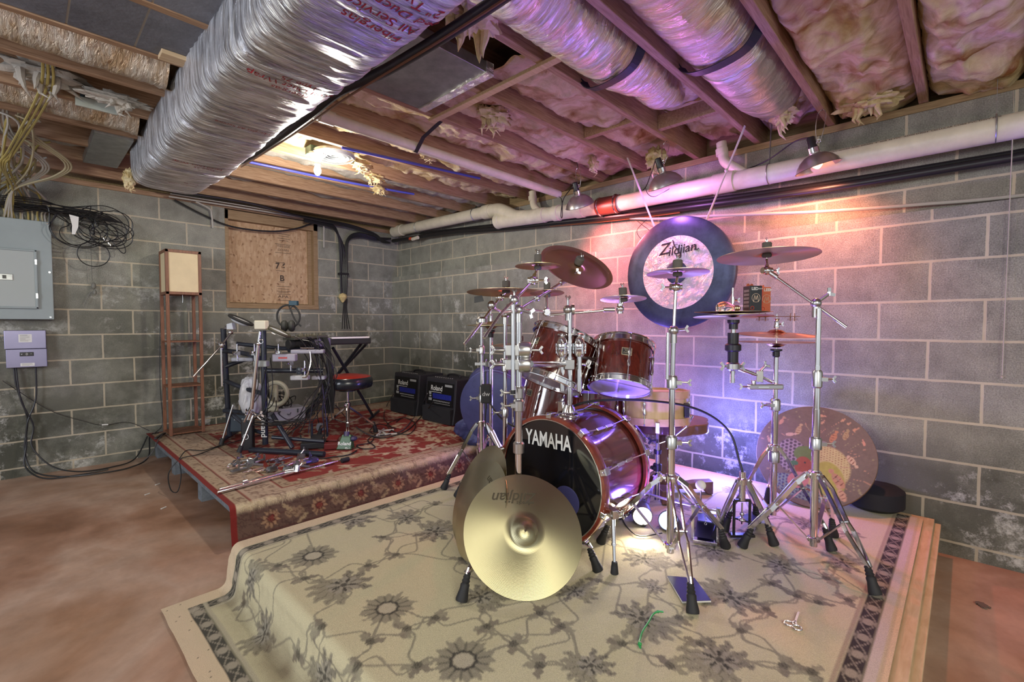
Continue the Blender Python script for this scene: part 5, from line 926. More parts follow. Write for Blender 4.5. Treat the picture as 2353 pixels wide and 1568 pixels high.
carton(1722, 1751, 657, 715, 2.20, (.02, .025, .03), 'black LED bulb box standing on the wide flat cymbal', False); carton(1752, 1770, 660, 717, 2.27, (.50, .12, .05), 'orange LED bulb box behind the black one on the flat cymbal', True)
MB().box(at(1706, 720, d=2.19) + V3(0, 0, .065), (.05, .05, .11), rz=.7).build('tmp', BLACK).name = 'tmp'; _o = bpy.data.objects['tmp']; bpy.data.objects.remove(_o)
# ================= cable hi-hat base (K) with remote cable
kX, kY = -.975, -4.475; k_s = thing('cable_hat_pedal', 'small chrome remote hi-hat base with black cable rising to the left', 'hi-hat pedal', (kX, kY, Z0))
zr = lambda y, d=2.15: at(1700, y, d=d).z
mb = MB(); mb.cyl((kX, kY, zr(1150)), (kX, kY, zr(1083)), .014, n=16); collar(mb, (kX, kY, zr(1105)), .0145, .03); mb.build('post', CHROME, k_s)
mb = MB(); w_ = .036
for sg in (-1, 1): mb.bar(V3(kX, kY, Z0 + .01) + R0 * w_ * sg, V3(kX, kY, zr(1150)) + R0 * w_ * sg, .010, .014)
mb.bar(V3(kX, kY, zr(1150)) - R0 * w_, V3(kX, kY, zr(1150)) + R0 * w_, .016, .010); mb.bar(V3(kX, kY, Z0 + .01) - R0 * (w_ + .02), V3(kX, kY, Z0 + .01) + R0 * (w_ + .02), .03, .012); mb.build('frame', BLACK, k_s, smooth=False, bevel=.002)
mb = MB(); mb.sphere((kX, kY, zr(1195)), .016, 10, (1, 1, .6)); mb.sphere((kX, kY, zr(1182)), .010, 8); mb.cyl((kX, kY, zr(1155)), (kX, kY, zr(1205)), .004, n=8); mb.build('spring', CHROME, k_s)
fb = MB(); A_ = V3(kX, kY, 0) + V3(.02, .01, Z0 + .05); B_ = A_ + V3(.27, -.02, -.03); fb.bar(A_, B_, .075, .008, up=(0, 1, 0)); 
fb = MB(); fb.prism([(-.035, 0), (.035, 0), (.04, .28), (-.04, .28)], .008, (kX + .01, kY, Z0 + .07), (0, -1, 0), (.98, 0, -.18)); fb.build('footboard', plain('blue_black', (.03, .03, .06), .3, .5), k_s, smooth=False, bevel=.003)
for f in ((-1.075, -4.395), (-.955, -4.605), (-.74, -4.47)):
    F = V3(f[0], f[1], Z0); d = (V3(f[0], f[1], 0) - V3(kX, kY, 0)).normalized(); A = V3(kX, kY, zr(1103)) + d * .02; E_ = F + V3(0, 0, .08) - d * .02; L = MB(); s_ = d.cross(V3(0, 0, 1))
    for sg in (-1, 1): L.bar(A + s_ * sg * .007, E_ + s_ * sg * .007, .005, .016)
    lo = L.build('leg', CHROME, k_s, smooth=False); foot_rubber(F, (F - (F + V3(0, 0, .06) - d * .02))).build('rubber_foot', RUBBER, lo)
mb = MB(); mb.cable([(kX, kY, zr(1085)), (kX + .01, kY + .02, zr(1060)), at(1680, 1000, d=2.2), at(1640, 960, d=2.22), at(1580, 934, d=2.22), at(1500, 922, d=2.2), at(1420, 919, d=2.18), at(1350, 924, d=2.2), at(1310, 938, d=2.25), at(1270, 965, d=2.35), at(1200, 985, d=2.6), at(1150, 960, d=2.75), at(1119, 915, d=2.78)], .0055, 8, 8); mb.build('control_cable', BC, k_s)
# ================= kick pedal and rest of the floor hardware
def pedal(name, lab, c, ang, s=1.0, col=(.05, .05, .12), cat='pedal'):
    t_ = thing(name, lab, cat, c, rz=ang); P_ = lambda mb, nm, m_, **k: mb.build(nm, m_, t_, world=False, **k)
    P_(MB().b2((-.05, -.045, .0), (.26, .045, .008)), 'base_plate', plain('pedal_plate', (.10, .10, .16), .35, .6), smooth=False, bevel=.003)
    P_(MB().prism([(-.034, 0), (.034, 0), (.045, .25), (-.045, .25)], .006, (-.01, 0, .075), (0, -1, 0), (.97, 0, -.22)), 'footboard', plain('pedal_board_%d' % int(col[2] * 100), col, .3, .6), smooth=False, bevel=.002)
    P_(MB().b2((.235, -.045, .006), (.27, .045, .03)), 'heel_block', DCHROME, smooth=False, bevel=.004)
    m1 = MB()
    for sg in (-1, 1): m1.bar((-.03, sg * .052, .005), (-.03, sg * .052, .145), .012, .018); m1.box((-.03, sg * .052, .148), (.024, .018, .022))
    P_(m1, 'side_post', CHROME, smooth=False, bevel=.002); P_(MB().cyl((-.03, -.06, .145), (-.03, .06, .145), .005, n=10), 'axle', CHROME)
    ch = MB()
    for i in range(9): ch.torus((-.012 - .0 * i, 0, .140 - .0085 * i), (0, 1, 0) if i % 2 else (1, .2, 0), .005, .0014, 10, 5)
    P_(ch, 'chain', DCHROME); P_(MB().lathe([(.022, -.004), (.026, 0), (.022, .004)], (-.03, 0, .145), (0, 1, 0), 20), 'sprocket', CHROME)
    P_(MB().cyl((-.03, .02, .145), (-.085, .02, .26), .0035, n=8), 'beater_shaft', CHROME); P_(MB().sphere((-.09, .02, .27), .022, 10, (.8, 1, 1)), 'beater_head', plain('white_felt', (.7, .68, .62), .9)); P_(MB().b2((-.075, -.05, .0), (-.04, .05, .018)), 'hoop_clamp', CHROME, smooth=False, bevel=.003); return t_
pedal('kick_pedal', 'blue-lit chrome bass drum pedal between the middle stand and remote hi-hat', (-1.10, -4.36, Z0), .35)
pedal('kick_pedal', 'second blue-lit bass drum pedal just behind the bass drum', (-1.15, -3.93, Z0), .05, col=(.04, .05, .16))
mb = MB(); mb.cyl((-1.14, -3.95, Z0 + .145), (-1.12, -4.30, Z0 + .14), .006, n=10); mb.cyl((-1.14, -4.0, Z0 + .145), (-1.13, -4.1, Z0 + .143), .010, n=10); tag(mb.build('drive_shaft', DCHROME, loc=(-1.13, -4.1, .34)), 'dark linkage rod joining the two bass drum pedals', 'rod')
# stage lamp cans
def can(c, ax, lab, face, es, col):
    t_ = thing('floor_lamp', lab, 'lamp', c); c = Vector(c); mb = MB(); mb.lathe([(.046, .0), (.048, -.005), (.048, -.10), (.040, -.115), (.001, -.118)], c, ax, 24, cap=False); mb.lathe([(.044, .0), (.044, -.02)], c, ax, 24, cap=False); mb.build('housing', plain('lamp_housing', (.10, .09, .09), .5), t_)
    mb = MB(); mb.lathe([(.001, .002), (.03, .0), (.044, -.006)], c, ax, 24, cap=False); mb.build('lens', plain(face, col, .3, emit=col, es=es), t_); return t_
can((-1.19, -4.095, Z0 + .052), (-.80, -.58, -.02), 'small floor lamp shining white toward the front of the rug', 'lens_white', 5, (1, .95, .80)); can((-1.15, -4.205, Z0 + .052), (-.8, -.2, .55), 'small floor lamp with blue-rimmed bulb behind the middle stand', 'lens_blue', 1.0, (.45, .55, 1))
mb = MB(); mb.cable([(-1.09, -4.05, Z0 + .03), (-1.15, -3.96, Z0 + .006), (-1.30, -4.12, Z0 + .006), (-1.2, -4.2, Z0 + .006)], .003, 5, 6); tag(mb.build('power_cable', BC, loc=(-1.2, -4.1, Z0)), 'thin black lead of the small white floor lamp on the rug', 'cable')
# ================= bass drum
CH = wood('cherry_lacquer', (.050, .006, .004), (.125, .018, .010), .22, (14, 14, 1.2), 4, coat=.9); CHB = wood('cherry_lacquer_bass', (.050, .008, .005), (.13, .026, .014), .20, (1.2, 14, 14), 4, coat=.9); HOOP = wood('hoop_lacquer', (.13, .018, .009), (.22, .038, .018), .28, (6, 6, 6), 4, coat=.8)
bu_ = V3(math.cos(.053), math.sin(.053), 0); bR = .284; bc0 = V3(-1.637, -3.877, .19 + bR + .008); BD = thing('bass_drum', 'cherry red bass drum with glossy black front head and white lettering', 'drum', (bc0.x + .2, bc0.y, Z0))
mb = MB(); mb.lathe([(.262, .03), (.262, .395)], bc0, bu_, 72, cap=False); mb.build('shell', CHB, BD)
for s_, nm in ((0, 'front_hoop'), (.378, 'rear_hoop')):
    mb = MB(); mb.lathe([(.270, s_), (.284, s_), (.285, s_ + .004), (.285, s_ + .036), (.284, s_ + .040), (.268, s_ + .040), (.268, s_)], bc0, bu_, 80, cap=False); h_ = mb.build(nm, HOOP, BD)
    mb = MB(); mb.lathe([(.2856, s_ + .013), (.2858, s_ + .020), (.2856, s_ + .027)], bc0, bu_, 80, cap=False); mb.build('silver_inlay', CHROME, h_) if s_ else None
mb = MB(); mb.torus(bc0 + bu_ * .002, bu_, .268, .0035, 72, 6); mb.build('head_rim', CHROME, BD)
mb = MB(); mb.lathe([(.001, .012), (.268, .012)], bc0, bu_, 72, cap=False); fh = mb.build('front_head', plain('black_head', (.006, .006, .008), .08, coat=1), BD); mb = MB(); mb.lathe([(.001, .402), (.268, .402)], bc0, bu_, 60, cap=False); mb.build('rear_head', plain('white_head', (.6, .6, .6), .4), BD)
pc = bc0 + bu_ * .010; U2 = V3(bu_.y, -bu_.x, 0)
lettering('lettering', 'YAMAHA', .094, pc + V3(0, 0, .172) + U2 * (-.010), U2, (0, 0, 1), plain('white_print', (.62, .62, .60), .5), fh, bold=.0022, sx=.64)
mb = MB(); pp_ = bc0 + bu_ * .009 + U2 * .09 + V3(0, 0, -.075); mb.lathe([(.001, 0), (.062, 0), (.066, .002)], pp_, bu_, 30, cap=False); mb.build('tinted_disc', plain('disc_blue_tint', (.05, .05, .16), .4), fh)  # round disc; its blue lighting is put into the dark base colour
uu, vv, _ = frame(bu_)
for i in range(10):
    t = 2 * PI * (i + .5) / 10; rd = uu * math.cos(t) + vv * math.sin(t); mb = MB()
    for (x0, x1) in ((.02, .17), (.398, .25)):
        p0 = bc0 + bu_ * x0 + rd * .292; p1 = bc0 + bu_ * x1 + rd * .272; mb.cyl(p0, p1, .0032, n=8); tn = bu_.cross(rd)
        mb.bar(p0 + rd * .004 - bu_ * .016 * (1 if x0 < .2 else -1), p0 + rd * .002 + bu_ * .022 * (1 if x0 < .2 else -1), .030, .007, up=rd); mb.bar(p0 - bu_ * .018 * (1 if x0 < .2 else -1) + rd * .006, p0 - bu_ * .018 * (1 if x0 < .2 else -1) - rd * .018, .026, .005, up=bu_); mb.cyl(p0 + bu_ * (-.034 if x0 < .2 else .034), p0, .006, n=8)
    for q in (.17, .25): p1 = bc0 + bu_ * q + rd * .270; mb.bar(p1 - bu_ * .028, p1 + bu_ * .028, .015, .018, up=rd)
    mb.bar(bc0 + bu_ * .15 + rd * .27, bc0 + bu_ * .27 + rd * .27, .009, .012, up=rd); mb.build('tension_lug', CHROME, BD, smooth=False, bevel=.0025)
# spurs
sp_ = at(1412, 1318, z=Z0); mb = MB(); tp = V3(-1.60, -4.185, .41); q1 = V3(sp_.x, sp_.y, Z0 + .03); mb.cyl(tp, q1, .0065, n=12); mb.cyl(tp, tp.lerp(q1, .6), .0085, n=12); mb.cyl(tp.lerp(q1, .58), tp.lerp(q1, .62), .011, n=12); sp = mb.build('spur', CHROME, BD); mb = MB(); mb.lathe([(.011, -.035), (.013, -.03), (.016, 0)], (sp_.x, sp_.y, Z0), (0, 0, -1), 14); mb.lathe([(.011, .045), (.016, .0)], (sp_.x, sp_.y, Z0), (0, 0, 1), 14); mb.build('rubber_tip', RUBBER, sp)
mb = MB(); mb.bar(tp + V3(.02, .045, .0), tp + V3(-.01, -.02, 0), .03, .035); wing(mb, tp + V3(0, -.02, .01), (-.5, -.8, .2), 1.3); mb.build('spur_bracket', CHROME, BD, smooth=False, bevel=.004)
# tom holder on the bass drum
bt = V3(-1.47, -3.868, .752); th = thing('tom_holder', 'chrome tom holder post rising from the top of the bass drum', 'drum hardware', bt)
mb = MB(); mb.lathe([(.045, -.012), (.045, .0), (.030, .008), (.024, .03), (.018, .045)], bt, (0, 0, 1), 24); mb.box(bt + V3(-.03, .025, .03), (.02, .03, .06)); mb.build('mount_base', CHROME, th, bevel=.003)
rod(th, 'post', [bt, (bt.x, bt.y, 1.02)], .0125); rod(th, 'upper_rod', [(bt.x, bt.y, 1.0), (bt.x, bt.y, 1.245)], .0105)
for dx_, nm in ((-.035, 'a'), (.045, 'b')):
    q = bt + R0 * dx_; mb = MB(); mb.cyl((q.x, q.y, .86), (q.x, q.y, 1.03), .0125, n=16); mb.build('receiver_tube', CHROME, th); mb = MB(); zc_ = 1.07; mb.lathe([(.018, -.05), (.026, -.035), (.028, .0), (.022, .03), (.010, .045), (.024, .050), (.022, .056), (.004, .060)], (q.x, q.y, zc_), (0, 0, 1), 14, cap=False)
    for i in range(6): t = i * PI / 3; mb.bar((q.x + .028 * math.cos(t), q.y + .028 * math.sin(t), zc_ - .035), (q.x + .029 * math.cos(t), q.y + .029 * math.sin(t), zc_ + .012), .006, .004)
    for i in (-.022, -.005, .012): mb.torus((q.x, q.y, zc_ + i), (0, 0, 1), .0285, .0022, 18, 5)
    mb.build('ball_cage', CHROME, th, smooth=True)
mb = MB(); hz_ = at(1325, 838, d=2.18).z; mb.lathe([(.022, hz_ - .025), (.024, hz_ + .02)], (bt.x, bt.y, 0), (0, 0, 1), 16); mb.box((bt.x, bt.y, hz_), (.05, .045, .045), rz=.6); wing(mb, V3(bt.x, bt.y, hz_) + R0 * .03, R0, 1.6); mb.build('post_clamp', DCHROME, th, bevel=.004)
at3 = at(1305, 712, d=2.185); mb = MB(); mb.sphere(at3, .022, 12); mb.cyl(at3 - V3(0, 0, .05), at3, .013, n=14); wing(mb, at3 + V3(0, 0, .01), (0, 0, 1), 1.3); mb.lathe([(.026, -.006), (.026, .006)], at3 + R0 * .022, R0, 20); mb.build('boom_clamp', DCHROME, th)
a3 = at(1254, 725, d=2.20); b3 = at(1412, 712, d=2.17); rod(th, 'boom_arm', [a3, b3], .0062); c3 = at(1432, 679, d=2.17); mb = MB(); mb.cyl(b3 - R0 * .05, b3, .010, n=12); mb.build('boom_sleeve', DCHROME, th); tilter(th, at(1425, 710, d=2.17), c3 - V3(0, 0, .02), (0, 0, 1)); top_felt(th, c3, (-.15, 0, 1), .03, 1.0)
cymbal('small blue-lit splash cymbal on the arm reaching left of the gong', c3, (.09, .08, 1), .104, CYS, .28)
# ================= toms
def drum(name, lab, cb_, ax, r, h, nl=6, shell=None, hoop=None, badge=None, lugl=True, clear=True, bottomhoop=True):
    cb_ = Vector(cb_); u, v, a = frame(ax); t_ = thing(name, lab, 'drum', cb_); shell = shell or CH; hoop = hoop or CHROME
    mb = MB(); mb.lathe([(r, .012), (r, h - .012)], cb_, a, 60, cap=False); mb.build('shell', shell, t_)
    for z, nm in ((0, 'bottom_hoop'), (h, 'top_hoop')):
        s_ = 1 if z else -1; mb = MB()
        if hoop is CHROME: mb.lathe([(r + .004, z - s_ * .022), (r + .013, z - s_ * .022), (r + .013, z - s_ * .018), (r + .007, z - s_ * .015), (r + .007, z + s_ * .004), (r + .016, z + s_ * .008), (r + .015, z + s_ * .011), (r + .003, z + s_ * .008), (r + .003, z - s_ * .02)], cb_, a, 64, cap=False)
        else: mb.lathe([(r + .002, z - s_ * .026), (r + .012, z - s_ * .026), (r + .013, z + s_ * .010), (r + .004, z + s_ * .012), (r + .002, z - s_ * .02)], cb_, a, 64, cap=False)
        mb.build(nm, hoop, t_); mb = MB(); mb.lathe([(.001, z), (r + .003, z)], cb_, a, 48, cap=False); mb.build('top_head' if z else 'bottom_head', plain('coated_head', (.55, .55, .58), .5) if z else plain('clear_head', (.52, .48, .58), .12, spec=.8), t_)
    for i in range(nl):
        t = 2 * PI * (i + .25) / nl; rd = u * math.cos(t) + v * math.sin(t); mb = MB(); R_ = r + .011
        for z0, z1 in ((-.006, h * .32), (h + .006, h * .68)): mb.cyl(cb_ + rd * R_ + a * z0, cb_ + rd * R_ + a * z1, .0026, n=8); mb.box(cb_ + rd * R_ + a * (z0 * .9), (.007, .007, .010))
        hh_ = h * .22
        mb.lathe([(.003, -hh_), (.0075, -hh_ * .9), (.0085, -hh_ * .55), (.0055, -hh_ * .2), (.0055, hh_ * .2), (.0085, hh_ * .55), (.0075, hh_ * .9), (.003, hh_)], cb_ + rd * (R_ - .002) + a * h * .5, a, 10); mb.build('lug', CHROME, t_)
    if badge is not None:
        t = badge; rd = u * math.cos(t) + v * math.sin(t); tn = a.cross(rd).normalized(); p = cb_ + rd * (r + .002) + a * h * .62; mb = MB(); M_ = Matrix((tn, a, rd)).transposed(); mb.box(p, (.046, .036, .003), M=M_); bo = mb.build('badge', plain('badge_gold', (.55, .5, .35), .35, .8), t_, smooth=False); mb = MB(); mb.box(p + rd * .0016, (.041, .031, .002), M=M_); mb.build('badge_face', BLACK, bo, smooth=False)
        x_ = tn if (tn.dot(Vector(_R.tolist())) > 0) else -tn
        for j, (s_, z_) in enumerate((('YAMAHA', .010), ('Tour', .002), ('Custom', -.007))): lettering('badge_text', s_, .008 if j == 0 else .010, p + rd * .003 + a * z_, x_, a, plain('badge_gold', (.55, .5, .35), .35, .8), bo, shear=.2 if j else 0)
    return t_
def ang_to_cam(cb_, ax):
    u, v, a = frame(ax); d = Vector(CP.tolist()) - Vector(cb_); return math.atan2(d.dot(v), d.dot(u))
cR, nR = V3(-1.262, -4.008, .868), V3(.40, .15, .90); b_ = ang_to_cam(cR, nR)
drum('tom_drum', 'cherry red tom drum right of the tom holder, clear head facing down', cR, nR, .138, .215, 6, badge=b_ + .12)
cL, nL = V3(-1.486, -3.757, .895), V3(.42, -.10, .90); b_ = ang_to_cam(cL, nL); drum('tom_drum', 'cherry red tom drum leaning left of the tom holder', V3(-1.435, -3.715, .885), nL, .158, .245, 6, badge=b_ - .95)
cM, nM = V3(-1.16, -3.70, .80), V3(.30, .10, .95); drum('tom_drum', 'purple-lit tom drum half hidden between the two front toms', cM, nM, .15, .25, 6, badge=ang_to_cam(cM, nM) + .5)
cF, nF = V3(-1.16, -3.46, .57), V3(.22, -.12, .97); drum('floor_tom', 'deep red floor tom behind the leaning left tom', cF, nF, .165, .30, 8, badge=ang_to_cam(cF, nF) - .9)
cG, nG = V3(-.98, -3.72, .50), V3(.05, .0, 1); drum('floor_tom', 'dark purple-lit floor tom behind the top of the bass drum', cG, nG, .19, .34, 8)
for cc, nn, rr in ((cF, nF, .165), (cG, nG, .19)):
    own = [o for o in COL.objects if o.name.startswith('floor_tom') and (o.location - cc).length < .01][0]
    for i in range(3): t = 2 * PI * i / 3 + .3; q = cc + V3(math.cos(t), math.sin(t), 0) * (rr + .02); mb = MB(); mb.cyl((q.x, q.y, Z0 + .02), (q.x, q.y, cc.z + .12), .006, n=10); mb.lathe([(.011, .0), (.008, .03)], (q.x, q.y, Z0), (0, 0, 1), 10); mb.build('leg', CHROME, own)
mb = MB(); m1 = V3(bt.x, bt.y, 1.0) + R0 * .045; m2 = cR + nR.normalized() * .14 - R0 * .12; mb.cyl(m1 + V3(0, 0, .02), m2, .008, n=12); mb.cyl(m2 - R0 * .03, m2 + R0 * .035, .020, n=16); mb.build('tom_arm', DCHROME, th)
# ================= snare on its stand, scalloped pedestal table behind
MAPLE = wood('maple_shell', (.46, .30, .13), (.62, .44, .22), .3, (10, 10, 1), 3, coat=.6); MHOOP = wood('maple_hoop', (.40, .25, .10), (.54, .36, .17), .3, (6, 6, 6), 3, coat=.6)
cS = V3(-.93, -4.02, .665); sn = drum('snare_drum', 'pale maple snare drum with wooden hoops right of the tom', cS, (.05, .05, 1), .165, .15, 8, shell=MAPLE, hoop=MHOOP)
mb = MB(); q = cS + R0 * .14 + V3(-.10, -.07, .075); mb.box(q, (.03, .025, .07), rz=.7); mb.build('strainer', BLACK, sn, smooth=False, bevel=.004)
ss = thing('snare_stand', 'chrome snare stand with basket arms under the maple snare', 'drum hardware', (-1.0, -4.06, Z0)); sx, sy = -.965, -4.055
mb = MB(); mb.cyl((sx, sy, .26), (sx, sy, .56), .011, n=14); mb.cyl((sx, sy, .26), (sx, sy, .42), .014, n=14); mb.build('post', CHROME, ss); mb = MB(); collar(mb, (sx, sy, .43), .014, .04, w=(-.7, .3, 0)); mb.lathe([(.018, 0), (.02, .02)], (sx, sy, .50), (0, 0, 1), 12); wing(mb, (sx, sy, .57), (-.8, .5, 0), 1.3); mb.build('collar', BLACK, ss)
for t in (3.6, 5.5, 1.5): d = V3(math.cos(t), math.sin(t), 0); mb = MB(); mb.bar((sx, sy, .55), V3(sx, sy, .575) + d * .07, .012, .006); mb.bar(V3(sx, sy, .575) + d * .07, V3(sx, sy, .645) + d * .155, .014, .006); mb.bar(V3(sx, sy, .642) + d * .15, V3(sx, sy, .70) + d * .178, .02, .012); mb.build('basket_arm', CHROME, ss, smooth=False, bevel=.002)
for t in (3.3, 5.2, 1.2): d = V3(math.cos(t), math.sin(t), 0); L = MB(); L.bar(V3(sx, sy, .40) + d * .015, V3(sx, sy, Z0 + .03) + d * .20, .014, .006); lo = L.build('leg', CHROME, ss, smooth=False); MB().lathe([(.010, .05), (.015, 0)], V3(sx, sy, Z0) + d * .21, (0, 0, 1), 10).build('rubber_foot', RUBBER, lo)
DT = wood('dark_table', (.10, .045, .03), (.18, .09, .05), .4, (3, 3, 3), 4, coat=.3); tX, tY = -.62, -3.93; tb = thing('pedestal_table', 'dark wooden pedestal table with scalloped top behind the maple snare', 'table', (tX, tY, Z0))
poly = [(.225 * (1 + .09 * abs(math.cos(4 * t))) * math.cos(t) * 1, .225 * (1 + .09 * abs(math.cos(4 * t))) * math.sin(t)) for t in [2 * PI * i / 96 for i in range(96)]]
MB().prism(poly, .055, (tX, tY, .565)).build('table_top', DT, tb, bevel=.006); mb = MB(); mb.lathe([(.062, Z0 + .10), (.050, .40), (.045, .52), (.09, .565)], (tX, tY, 0), (0, 0, 1), 8); mb.lathe([(.085, Z0 + .05), (.085, Z0 + .085), (.062, Z0 + .10)], (tX, tY, 0), (0, 0, 1), 24); mb.build('column', DT, tb)
for t in (.75, 2.32, 3.89, 5.46): d = V3(math.cos(t), math.sin(t), 0); mb = MB(); mb.prism([(.04, .05), (.15, .07), (.25, .075), (.25, .0), (.22, .0), (.19, .03), (.05, .03)], .06, V3(tX, tY, Z0) - d.cross(V3(0, 0, 1)) * .03 * -1 - d.cross(V3(0, 0, 1)) * 0 , d, (0, 0, 1)); mb.build('foot', DT, tb, smooth=False, bevel=.005)
# ================= painted disc leaning on the wall
n_ = V3(-.877, -.072, .475).normalized(); pc_ = V3(-.232, -4.603, .452); R_ = .281; pd_ = thing('painted_disc', 'round board painted with candies and dotted fruit leaning on the right wall', 'artwork', pc_)
yl_ = (V3(0, 0, 1) - n_ * n_.z).normalized(); xl_ = yl_.cross(n_); rr_ = np.linspace(.002, R_, 90); tt_ = np.linspace(0, 2 * PI, 260); RR, TT = np.meshgrid(rr_, tt_, indexing='ij'); A = RR * np.cos(TT); B = RR * np.sin(TT)
C_ = np.zeros(A.shape + (3,)) + np.array(lin(104, 92, 86)); C_ *= (1 + .18 * vnoise(A * 14, B * 14, 71))[..., None]
def blob(cx_, cy_, rx, ry, an, col, soft=.08):
    x = (A - cx_) * math.cos(an) + (B - cy_) * math.sin(an); y = -(A - cx_) * math.sin(an) + (B - cy_) * math.cos(an); d = np.sqrt((x / rx) ** 2 + (y / ry) ** 2); m_ = np.clip((1 - d) / soft, 0, 1)[..., None]; C_[:] = C_ * (1 - m_) + np.array(col) * m_; return d < 1
def dots(mask, sp, col, rad, seed=0):
    gx = ((A + 5) / sp); gy = ((B + 5) / sp) + .5 * (np.floor(gx) % 2); d = np.hypot((gx % 1) - .5, (gy % 1) - .5) * sp; m_ = (mask & (d < rad)); C_[m_] = col
mk = blob(-.10, -.02, .075, .10, .2, lin(150, 138, 150)); dots(mk, .020, np.array(lin(58, 48, 70)), .0072); mk = blob(-.05, -.19, .15, .06, -.2, lin(120, 150, 150)); dots(mk, .017, np.array(lin(50, 60, 110)), .006)
mk = blob(.05, -.06, .125, .125, .3, lin(196, 186, 130)); mk2 = blob(.08, -.12, .07, .10, .3, lin(170, 168, 70)); dots(mk & ~mk2, .013, np.array(lin(140, 96, 66)), .0026); blob(-.04, .0, .055, .045, .1, lin(84, 120, 56)); blob(-.04, -.075, .045, .06, .1, lin(150, 66, 40)); blob(-.06, -.15, .055, .045, .5, lin(200, 130, 130)); blob(-.085, -.06, .02, .014, 0, lin(30, 110, 70)); blob(-.035, -.05, .006, .006, 0, lin(20, 20, 20)); blob(-.02, -.19, .06, .006, -.3, lin(110, 60, 40))
rp = random.Random(4)
for i, (x, y, a, s_, col) in enumerate(((.17, .0, -.9, .030, (206, 178, 150)), (.085, .11, 1.2, .030, (186, 130, 92)), (.14, .13, 1.3, .026, (170, 150, 110)), (-.17, .17, 1.2, .020, (196, 150, 120)), (-.08, .13, 1.3, .028, (180, 160, 120)), (-.12, .10, .2, .022, (200, 170, 150)), (.02, .23, 0, .016, (206, 160, 130)), (.03, .19, 1, .012, (200, 160, 130)), (.12, .215, .8, .012, (206, 160, 130)), (.15, .20, .6, .011, (206, 160, 130)), (.18, .17, .6, .014, (200, 150, 120)), (.22, .10, 1.9, .014, (206, 150, 130)), (.12, -.12, 2.2, .045, (190, 140, 110)), (.14, -.19, 2.0, .035, (200, 160, 130)), (-.22, .05, 2.1, .018, (190, 150, 120)), (-.24, -.05, 1.3, .014, (180, 150, 110)))):
    blob(x, y, s_, s_ * .5, a, lin(*col)); blob(x + s_ * 1.25 * math.cos(a), y + s_ * 1.25 * math.sin(a), s_ * .3, s_ * .3, a, lin(*col))
    if s_ > .025:
        for j in (-.5, 0, .5): blob(x + s_ * j * math.cos(a), y + s_ * j * math.sin(a), s_ * .06, s_ * .42, a + .3, lin(110, 50, 40))
for i in range(70): t = rp.uniform(0, 6.28); r_ = R_ * math.sqrt(rp.uniform(.25, .95)); a = t + rp.uniform(-.4, .4); blob(r_ * math.cos(t), r_ * math.sin(t), rp.uniform(.012, .04), .0013, a, lin(150, 146, 110) if i % 2 else lin(180, 140, 116))
C_[:] = C_ * .68 + np.array(lin(112, 100, 90)) * .26
Pg = np.array(pc_)[None, None] + A[..., None] * np.array(xl_) + B[..., None] * np.array(yl_) + np.array(n_) * .002
PT = painted('painted_board', .6, 60, .08, .1); g = grid('painting', Pg, C_, PT, pd_); mb = MB(); mb.lathe([(R_ - .001, .0005), (R_ + .002, -.002), (R_ + .002, -.018), (R_ - .004, -.020), (.001, -.020)], pc_, n_, 72, cap=False); mb.build('board', plain('board_edge', (.16, .09, .05), .6), pd_)
mb = MB(); mb.lathe([(.10, 0), (.13, .02), (.13, .10), (.11, .115), (.001, .12)], (-.10, -4.86, Z0), (0, 0, 1), 20); tag(mb.build('black_bag', plain('dark_bag', (.008, .008, .014), .7), loc=(-.1, -4.86, Z0)), 'dark round bag wedged behind the painted disc at the wall', 'bag')
# ================= front stand E with booms, rack clamps
EX, EY = -1.825, -3.875; es_ = thing('cymbal_stand', 'chrome stand in front of the bass drum, behind the leaning cymbals', 'cymbal stand', (EX, EY, Z0))
tripod(es_, EX, EY, .47, [(-2.184, -3.935), (-1.676, -4.167), (-1.66, -3.58)], .015, .86, bow=-.5)
zE = lambda y: at(1193, y, d=1.9).z
rod(es_, 'upper_tube', [(EX, EY, .84), (EX, EY, zE(712))], .0125)
for y, ww in ((1035, None), (935, (-.9, .5, 0)), (905, (-.8, .6, 0))): mb = MB(); collar(mb, (EX, EY, zE(y)), .0145, .05, w=ww); mb.build('collar', DCHROME, es_)
e2 = at(1179, 800, d=1.88); rod(es_, 'side_tube', [(e2.x, e2.y, at(1179, 903, d=1.88).z), (e2.x, e2.y, at(1179, 700, d=1.88).z)], .0095); MB().cyl((e2.x, e2.y, at(1179, 906, d=1.88).z), (e2.x, e2.y, at(1179, 897, d=1.88).z), .0105, n=12).build('end_cap', BLACK, es_)
for y in (805, 838):
    mb = MB(); z_ = zE(y); mid = V3((EX + e2.x) / 2, (EY + e2.y) / 2, z_); mb.box(mid, (.085, .045, .042), rz=-.8); mb.lathe([(.030, -.024), (.033, -.015), (.033, .015), (.030, .024)], mid + R0 * .035, R0, 16); wing(mb, mid - R0 * .045, -R0, 1.4); wing(mb, mid + R0 * .06, R0, 1.2) if y < 820 else None; mb.build('pipe_clamp', DCHROME, es_, bevel=.006, bseg=3)
h1 = V3(EX, EY, zE(838)) + R0 * .05; h2 = V3(bt.x, bt.y, hz_) - R0 * .02; rod(es_, 'cross_arm', [h1, h2], .0135)
et = V3(EX, EY, zE(712)); mb = MB(); mb.sphere(et, .021, 12); mb.cyl(et - V3(0, 0, .05), et, .0145, n=16); wing(mb, et + R0 * .01, (.3, -.9, -.3), 1.4); mb.lathe([(.024, -.02), (.026, .0), (.024, .012)], et - R0 * .03, R0, 16); mb.build('boom_clamp', DCHROME, es_)
et2 = at(1182, 690, d=1.88); mb = MB(); mb.sphere(et2, .020, 12); wing(mb, et2, (0, 0, 1), 1.0); mb.build('boom_clamp', DCHROME, es_)
